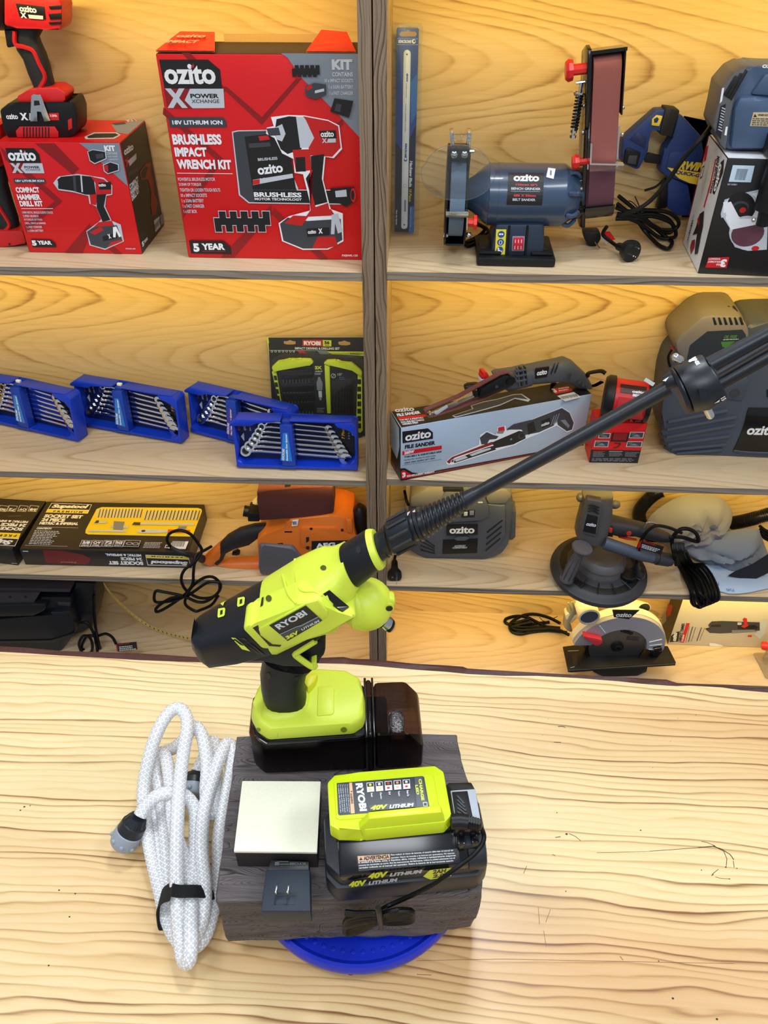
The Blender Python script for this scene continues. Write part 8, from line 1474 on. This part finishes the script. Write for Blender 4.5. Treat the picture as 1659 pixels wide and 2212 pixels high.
b = t.p('trigger', 'black trigger'); b.pp(fr, N4(805, 1005, 920, 938, 958, 942, 990, 965, 994, 990, 985, 1030, 955, 1060, 935, 1075, 925, 1092, 860, 1062), gz-.014, gz+.014, GLB, .006)
b = t.p('trigger_frame', 'lime frame behind the trigger'); b.tube([fr.w(*n1(x, y), gz+.0235) for x, y in ((925, 935), (815, 1003), (795, 1018), (800, 1035), (900, 1105), (930, 1095))], .0034, GL, 8, 6); b.pp(fr, N4(895, 1090, 935, 1075, 930, 1105, 915, 1112), gz-.02, gz+.024, GL, .003)
t.done()
# ---------------------------------------------------------------- coiled hose
P1_ = lambda x, y: q1('P', x, y)
def hz(l): return [atZ(*P1_(x, y), TZ+h) for x, y, h in l]
HOSE = clear('hose_clear', (250, 250, 250), .12, .68, (236, 238, 243), 1.4, .8); BRAID = mat('hose_braid', (248, 249, 252), .3)
t = Thing('garden_hose', 'coiled clear braided hose tied with a black strap, lying left of the block', 'hose', atZ(*P1_(620, 1300), TZ))
b = t.p('hose_tube', 'clear braided tube')
path = [(285, 905, .055), (330, 830, .062), (420, 755, .07), (520, 735, .07), (620, 760, .065), (690, 850, .055), (700, 1000, .05), (690, 1300, .045), (668, 1600, .045), (665, 1850, .04), (650, 1985, .03), (610, 1975, .02), (580, 1780, .03), (562, 1500, .05), (558, 1150, .066), (570, 800, .08), (602, 480, .092), (638, 260, .1), (628, 160, .102), (575, 105, .104), (500, 140, .1), (420, 270, .09), (350, 480, .07), (310, 720, .045), (325, 950, .03), (370, 1200, .02), (430, 1450, .014), (490, 1690, .011), (570, 1840, .01), (670, 1890, .012), (770, 1800, .016), (840, 1560, .022), (872, 1300, .03), (872, 1080, .038), (905, 860, .048), (955, 620, .06), (975, 450, .066), (945, 365, .07), (900, 430, .074), (830, 620, .072), (765, 860, .066), (745, 1150, .058), (770, 1450, .045), (745, 1700, .03), (650, 1860, .02), (545, 1740, .012), (505, 1450, .016), (478, 1100, .024), (440, 750, .034), (400, 560, .042), (430, 440, .05), (480, 480, .056), (515, 700, .06), (540, 1000, .056), (620, 1250, .048), (640, 1500, .036), (610, 1700, .014), (520, 1640, .012), (450, 1380, .014), (400, 1000, .018), (380, 650, .026), (440, 450, .036), (540, 400, .05), (620, 330, .07), (690, 240, .084), (752, 320, .084), (785, 520, .076), (778, 720, .064), (800, 900, .05), (850, 650, .05), (850, 440, .055), (830, 350, .056), (800, 400, .05), (740, 520, .04), (700, 600, .036)]
PT = smooth_path(hz(path), 30); 
Ls_ = [0.]
for i in range(1, len(PT)): Ls_.append(Ls_[-1]+(PT[i]-PT[i-1]).length)
step = .0018; RS = []; j = 0
for k in range(int(Ls_[-1]/step)):
    d_ = k*step
    while Ls_[j+1] < d_: j += 1
    f_ = (d_-Ls_[j])/max(1e-9, Ls_[j+1]-Ls_[j]); RS.append(PT[j].lerp(PT[j+1], f_))
f0 = len(b.f); nH = 24; b.tube(RS, .0082, HOSE, nH, 1)
ib = b.m(BRAID)
for k in range(len(RS)-1):
    for j in range(nH):
        if (k+j) % 4 == 0 or ((k-j) % 4 == 0 and (k % 2)):
            b.mi[f0+k*nH+j] = ib
def fitting(name, label, pA, pB, rear):
    s = t.p(name, label); ax_ = (pB-pA).normalized(); L_ = (pB-pA).length
    s.lathe(pA, ax_, [(0, .0085), (0, .0105), (L_*.22, .0135), (L_*.24, .0155), (L_*.5, .0165), (L_*.52, .015), (L_*.6, .0145)], mat('fitting_black', (26, 30, 38), .4), 24)
    for k in range(12):
        a_ = 2*math.pi*k/12; e2 = ax_.orthogonal().normalized(); e3 = ax_.cross(e2); dv_ = e2*math.cos(a_)+e3*math.sin(a_); s.tube([pA+ax_*L_*.04+dv_*.0105, pA+ax_*L_*.2+dv_*.0132], .0012, _M['fitting_black'], 5, 2)
    g = t.sub(s, 'collar', 'grey collar'); g.lathe(pA, ax_, [(L_*.5, .0155), (L_*.53, .0172), (L_*.75, .0178), (L_*.95, .0162), (L_, .0145), (L_, .0115), (L_*.9, .0105)], mat('fitting_grey', (150, 160, 176), .4), 28)
    for k in range(8):
        a_ = 2*math.pi*k/8; dv_ = e2*math.cos(a_)+e3*math.sin(a_); g.ball(pA+ax_*L_*.8+dv_*.0168, .0032, .0032, .0032, _M['fitting_grey'], 8, 6)
fitting('hose_fitting', 'black and grey hose connector', atZ(*P1_(272, 915), TZ+.052), atZ(*P1_(150, 1125), TZ+.0185), 0)
fitting('hose_fitting', 'second connector inside the coil', atZ(*P1_(700, 590), TZ+.036), atZ(*P1_(672, 760), TZ+.03), 0)
s = t.p('strap', 'black fabric strap'); VEL = mat('velcro_black', (14, 14, 18), .9, bump=.5, bscale=1500)
SPt = smooth_path(hz(((520, 1470, .062), (470, 1490, .05), (430, 1530, .035), (425, 1590, .02), (440, 1680, .012), (470, 1690, .012))), 6); vv = []
for p_ in SPt: vv += [p_+Vector((0, .011, .0)), p_+Vector((0, -.011, 0)), p_+Vector((.0012, -.011, .001)), p_+Vector((.0012, .011, .001))]
s.add(vv, [(4*i+k, 4*i+(k+1) % 4, 4*i+4+(k+1) % 4, 4*i+4+k) for i in range(len(SPt)-1) for k in range(4)], VEL, True)
s.tube(hz(((520, 1460, .064), (580, 1470, .06), (700, 1470, .058), (800, 1480, .04), (840, 1500, .02), (780, 1520, .009), (600, 1520, .009), (470, 1600, .009))), .002, VEL, 6, 5, flat=4.)
t.done()
# ---------------------------------------------------------------- blank card, charger adapter
CRM = mat('card_cream', (250, 248, 226), .45); zc = BZ+.034
t = Thing('card_block', 'square cream-topped block between the coiled hose and the lime charger', 'sign block', atZ(*P1_(1300, 900), BZ+EPS))
tl, tr, br_, bl_2 = [atZ(*P1_(*p_), zc) for p_ in ((1048, 645), (1634, 648), (1607, 1178), (985, 1170))]
b = t.p('block', 'dark block'); b.prism(WORLD, [(p_.x*.985+.015*tl.lerp(br_, .5).x, p_.y*.985+.015*tl.lerp(br_, .5).y) for p_ in (bl_2, br_, tr, tl)], BZ+EPS, zc-.004, mat('block_dark', (44, 38, 36), .7))
b = t.p('card', 'plain cream card'); b.prism(WORLD, [(p_.x, p_.y) for p_ in (bl_2, br_, tr, tl)], zc-.004, zc, CRM, .0006)
t.done()
# 40 V battery
fb = vert(q1('S', 690, 915), q1('S', 1540, 832), BZ+EPS); bwid = fb.px(*q1('S', 1588, 828))[0]; BB = mat('battery_black', (24, 29, 38), .42, bump=.3, bscale=1500); BGL = mat('battery_gloss', (18, 20, 24), .2)
x_l = fb.px(*q1('S', 622, 860))[0]
t = Thing('battery_pack', 'black and dark blue battery pack with silver and lime lettering under the lime charger', 'battery', fb.at(bwid/2, 0, -.04))
bd = .082
side_ = Fr(fb.at(0, 0, 0), -fb.n, fb.v)         # end view: a backwards, b up, normal to the right
b = t.p('case', 'dark blue lower case')
b.prism(Fr(fb.at(0, 0, 0), fb.u, -fb.n), [(x_l, .014), (.0, .0), (bwid-.012, .0), (bwid, .012), (bwid, bd-.01), (bwid-.012, bd), (x_l+.012, bd), (x_l, bd-.012)], 0, .03, BB, .004)
b.prism(Fr(fb.at(0, 0, 0), fb.u, -fb.n), [(x_l+.001, .018), (.004, .003), (bwid-.016, .003), (bwid-.002, .014), (bwid-.002, bd-.012), (bwid-.014, bd-.002), (x_l+.012, bd-.002), (x_l+.001, bd-.014)], .028, .05, BB, .004)
b = t.p('cover', 'glossy black cover with warning label'); prof = [(.004, .03), (.002, .05), (.006, .056), (.028, .071), (.07, .071), (.076, .05), (.076, .03)]
xc0 = .004; xc1 = bwid-.022; b.prism(side_, prof, xc0, xc1, BGL, .003)
b.prism(side_, [(.002, .036), (.0, .05), (.006, .059), (.03, .073), (.06, .073), (.06, .04)], xc1-.002, bwid-.004, BB, .004)
p = Pr(b, fb.off(.001), 'S', .0006)
SILV = mat('battery_silver', (186, 190, 196), .35); 
def twotone(p, x0, y0, x1, y1, yt): 
    xm = x0+(x1-x0)*.375; ym = y0+(y1-y0)*.375; p.t('40V', x0, y0, xm, ym, yt, LIMEG, bold=.06, shear=.25); p.t('LITHIUM', xm+5, ym-1, x1, y1, yt-10 if 0 else ym-1-(y0-yt)*.62, SILV, bold=.05, shear=.25)
twotone(p, 758, 822, 1050, 786, 788)
fcv = Fr(side_.at(.002, .05, 0), fb.u, (side_.at(.006, .056, 0)-side_.at(.002, .05, 0))); p2 = Pr(b, Fr(side_.at(.001, .0, 0), fb.u, fb.v), 'S', .0026); twotone(p2, 872, 772, 1196, 736, 738)
p2.g(LIMEG, 1200, 756, 1240, 718, 1366, 704, 1368, 752, 1245, 775); p2.t('2AH', 1256, 742, 1340, 732, 718, INK, bold=.06, shear=.2); p2.t('2.0', 1256, 766, 1330, 756, 746, INK, bold=.06, shear=.2)
fl_ = Fr(side_.at(.006, .056, 0), fb.u, side_.at(.028, .071, 0)-side_.at(.006, .056, 0)); s = t.sub(b, 'warning_label', 'black label with white small print'); p = Pr(s, fl_, 'S', .0006); p.g(INK, 800, 632, 1412, 588, 1420, 672, 815, 725); p.g(mat('warning_orange', (226, 176, 138), .4), 808, 634, 1000, 622, 1003, 652, 813, 668); p.g(INK, 818, 660, 828, 640, 840, 658); p.t('ADVERTENCIA', 845, 660, 998, 648, 636, INK, bold=.05)
p.t('Para reducir el riesgo de lesiones, el usuario debe leer el manual del', 1008, 634, 1380, 606, 622, WHITE); p.t('operador. Riesgo de incendio y de lesiones por quemaduras. No exponga', 1008, 651, 1388, 622, 640, WHITE); p.t('la unidad a la lluvia, agua, o liquidos, abra, rompa, caliente a temperaturas mayores', 814, 681, 1395, 637, 668, WHITE); p.t('conecte las terminales en corto. Siga las instrucciones del fabricante. Utilice la unidad solamente con el', 816, 697, 1390, 652, 685, WHITE); p.t('cargador indicado en el manual del operador. Retire la bateria de la herramienta cuando', 818, 712, 1382, 668, 700, WHITE)
b = t.p('latch_end', 'black and light grey latch end'); zt_ = BZ+.085
lt_ = Fr((0, 0, zt_), (1, 0, 0), (0, 1, 0)); b.prism(lt_, [lt_.px(*p_) for p_ in S_(1335, 205, 1352, 192, 1490, 190, 1510, 235, 1560, 440, 1540, 470, 1385, 470)], -.035, 0, BGL, .004)
s = t.sub(b, 'latch_panel', 'light grey panel with a ridged black inset'); s.prism(lt_, [lt_.px(*p_, .001) for p_ in S_(1362, 242, 1512, 232, 1545, 425, 1390, 410)], -.002, .0012, mat('latch_grey', (176, 184, 198), .4), .001); s.prism(lt_, [lt_.px(*p_, .002) for p_ in S_(1372, 250, 1465, 244, 1498, 408, 1395, 402)], .001, .0022, BLACK, .0006)
for k in range(5): s.prism(lt_, [lt_.px(*p_, .003) for p_ in S_(1400, 275+k*24, 1408, 272+k*24, 1448+k*6, 318+k*22, 1440+k*6, 322+k*22)], .002, .0034, DGREY)
b.box(Fr(fb.at(0, 0, 0), fb.u, fb.v), bwid-.03, bwid-.006, .06, .07, -.05, -.012, BB, .003); 
for k in range(2): b.box(Fr(fb.at(0, 0, 0), fb.u, fb.v), bwid-.034+k*.014, bwid-.026+k*.014, .055, .074, -.03, -.012, BGL, .002)
t.done()
# charger
zch = BZ+.0745; CL = mat('charger_lime', (208, 230, 24), .35, mottle=.03)
A_ = atZ(*q1('S', 652, 574), zch); B_ = atZ(*q1('S', 1364, 502), zch); fc = Fr(A_, B_-A_, (0, 0, 1)); cw_ = fc.px(*q1('S', 1366, 500))[0]; chh = fc.px(*q1('S', 648, 448), -.006)[1]; 
topz = zch+chh; cdp = depth_of(fc, *q1('S', 640, 150), topz)
t = Thing('battery_charger', 'lime green charger with a dark label lying on top of the black battery pack', 'charger', fc.at(cw_/2, 0, -cdp/2))
b = t.p('base', 'black underside'); b.box(fc, .004, cw_-.004, -.0008, .010, -cdp+.004, -.003, BLACK, .002)
b = t.p('case', 'lime case'); b.prism(Fr(fc.at(0, 0, 0), fc.u, -fc.n), [(0, .006), (.008, 0), (.03, 0), (.034, -.003), (cw_-.008, -.003), (cw_, .004), (cw_, cdp-.008), (cw_-.008, cdp), (.036, cdp), (.032, cdp+.0), (.008, cdp), (0, cdp-.008)], .008, chh, CL, .007)
tp_ = Fr(fc.at(0, chh, 0), fc.u, -fc.n); b.prism(tp_, [tp_.px(*p_, .001) for p_ in S_(665, 190, 1240, 140, 1262, 148, 1300, 350, 1280, 372, 700, 418, 680, 405)], -.002, .0012, CL, .0012)
b.pp(fc, S_(820, 470, 880, 412, 1310, 372, 1350, 470, 1340, 476, 840, 522), -.006, .0016, CL, .003, ref=.0016)
p = Pr(b, tp_.off(.0012), 'S', .0004); NV = mat('charger_label', (28, 36, 52), .35)
s = t.sub(b, 'label', 'dark label with white, lime and red print'); p = Pr(s, tp_.off(.0012), 'S', .0004)
p.g(NV, 684, 198, 1195, 156, 1206, 162, 1238, 340, 1225, 348, 700, 390, 692, 382)
def qtx(s_, bl, br, tl, mt, **k): p.up(); s.text(p.f, s_, p.f.px(*q1('S', *bl), p.c), p.f.px(*q1('S', *br), p.c), p.f.px(*q1('S', *tl), p.c), p.c, mt, **k)
qtx('RYOBI', (795, 200), (822, 366), (838, 197), WHITE, bold=.05); p.g(_M['warning_orange'], 758, 196, 775, 195, 792, 378, 768, 380); qtx('WARNING', (762, 258), (770, 322), (776, 256), INK, bold=.04); p.g(INK, 764, 250, 776, 242, 776, 252)
for k in range(5): qtx('To reduce risk of fire and shock, do not'[:30+k], (690+k*13, 205), (705+k*13, 375-5*(k % 2)), (698+k*13, 204), LGREY)
for k in range(5):
    x = 862+k*54; y = 196-k*4.4; p.g(WHITE, x, y, x+42, y-3, x+46, y+52, x+4, y+56); p.g(INK, x+3, y+3, x+40, y, x+42, y+22, x+5, y+25); p.ci((LIMEG, WHITE, RED, mat('icon_orange', (240, 150, 90), .5), WHITE)[k], x+22, y+12, 8)
    p.g((LIMEG, LIMEG, RED, mat('icon_pink', (240, 170, 160), .5), RED)[k], x+14, y+34, x+30, y+33, x+31, y+44, x+15, y+45)
    qtx(('Ready', 'Charging', 'Error', 'Testing', 'Power On')[k], (x+22, y+62), (x+26, y+62+(24, 40, 20, 32, 36)[k]), (x+36, y+61), WHITE); p.l(x+6, y+98, x+8, y+98, x+6, y+62, 1, LGREY) if 0 else None
twotone(p, 884, 360, 1148, 338, 330) if 0 else None
p.g(mat('label_mid_grey', (70, 76, 88), .4), 876, 330, 1148, 308, 1156, 340, 880, 366); p.t('40V', 886, 360, 992, 351, 332, LIMEG, bold=.06, shear=.25); p.t('LITHIUM', 998, 350, 1146, 338, 328, WHITE, bold=.05, shear=.25)
p.g(_M['label_mid_grey'], 1148, 164, 1195, 160, 1226, 340, 1160, 344); qtx('CHARGE', (1190, 172), (1208, 300), (1212 if 0 else 1170+44-44 and 1212, 170), LIMEG, bold=.05) if 0 else qtx('CHARGE', (1172, 174), (1190, 302), (1190, 172), LIMEG, bold=.05); qtx('LED', (1152, 210), (1162, 268), (1168, 208), LIMEG, bold=.05); p.g(LGREY, 1198, 312, 1224, 310, 1228, 336, 1202, 338); p.g(DGREY, 1203, 317, 1220, 315, 1223, 331, 1206, 333)
s = t.p('cord_relief', 'black ribbed strain relief'); rl = [atZ(*q1('S', x, y), BZ+.097) for x, y in ((1366, 430), (1420, 425), (1470, 432))]; s.tube(rl, .0075, BLACK, 10, 4)
for k in range(5): c0 = rl[2].lerp(atZ(*q1('S', 1545, 450), BZ+.095), k/5); s.ball(c0, .004, .0065, .0065, BLACK, 8, 6)
s = t.p('power_cord', 'thin black cord bundled on the block edge')
fy = min(p_.y for p_ in c4)-.003
def fb_(x, y, h):
    p_ = atZ(*q1('S', x, y), BZ+h); return p_ if p_.y > fy else atY(*q1('S', x, y), fy-.004-h*.35)
s.tube([atZ(*q1('S', x, y), BZ+h) for x, y, h in ((1470, 432, .097), (1530, 450, .095), (1562, 500, .084), (1555, 560, .08), (1500, 630, .078), (1420, 690, .074), (1330, 755, .064), (1240, 815, .05), (1130, 870, .03), (1040, 910, .016))]+[fb_(980, 938, .012), fb_(930, 965, .014)], .0024, CORD, 7, 8)
for k in range(7):
    o = k*11; s.tube([fb_(930, 985+o*.6, .012), fb_(1040, 955+o, .01+.002*(k % 3)), fb_(1120, 955+o*.95, .008), fb_(1138, 975+o*.7, .006), fb_(1100, 1000+o*.5, .008), fb_(1000, 1005+o*.5, .012), fb_(930, 1000+o*.5, .014), fb_(840, 1020+o*.9, .01), fb_(760, 1060+o*.65, .006), fb_(732, 1050+o*.6, .005), fb_(745, 1010+o*.7, .006), fb_(830, 985+o*.7, .01), fb_(925, 978+o*.6, .014)], .0024, CORD, 7, 5)
for k in range(3): s.tube([fb_(735, 965+k*8, .004), fb_(800, 972+k*6, .008), fb_(900, 970+k*4, .012), fb_(925, 975, .012)], .0024, CORD, 7, 5)
s.tube([fb_(930, 940, .02), fb_(938, 980, .024), fb_(948, 1060, .016)], .003, BLACK, 7, 4)
s = t.p('wall_plug', 'black power adapter with two steel pins facing up'); za = BZ+.0275; AD = mat('adapter_navy', (20, 34, 52), .5, bump=.3, bscale=1500)
fa_ = Fr((0, 0, za), (1, 0, 0), (0, 1, 0)); tp4 = [fa_.px(*p_) for p_ in S_(262, 712, 524, 712, 528, 962, 230, 962)]; s.prism(fa_, tp4, -.0255, 0, AD, .0015)
bk_ = [tp4[0], tp4[1]]; yb = bl_2.y-.003; sl = [(tp4[0][0]+.001, tp4[0][1]-.001), (tp4[1][0]-.001, tp4[1][1]-.001), (tp4[1][0]-.002, yb), (tp4[0][0]+.003, yb)]; s.prism(fa_, sl, -.026, -.002, mat('adapter_label_black', (18, 18, 20), .4), .001)
p = Pr(s, fa_.off(-.002), 'S', .0005); p.ti('RYOBI', 498, 672, 404, 672, 688, mat('print_faint', (74, 76, 80), .5), bold=.05); p.l(330, 690, 400, 690, 330, 660, 2, _M['print_faint']); p.rr(_M['print_faint'], 316, 668, 338, 690)
p = Pr(s, fa_, 'S', .0004); p.n(INK, 4, 316, 870, 440, 868, 434, 922, 310, 920, 316, 870)
for x in (330, 400):
    c0 = atZ(*q1('S', x, 872), za); s.box(Fr(c0, (1, 0, 0), (0, 1, 0)), -.0009, .0009, -.0035, .0035, 0, .015, STEEL, .0004)
t.done()
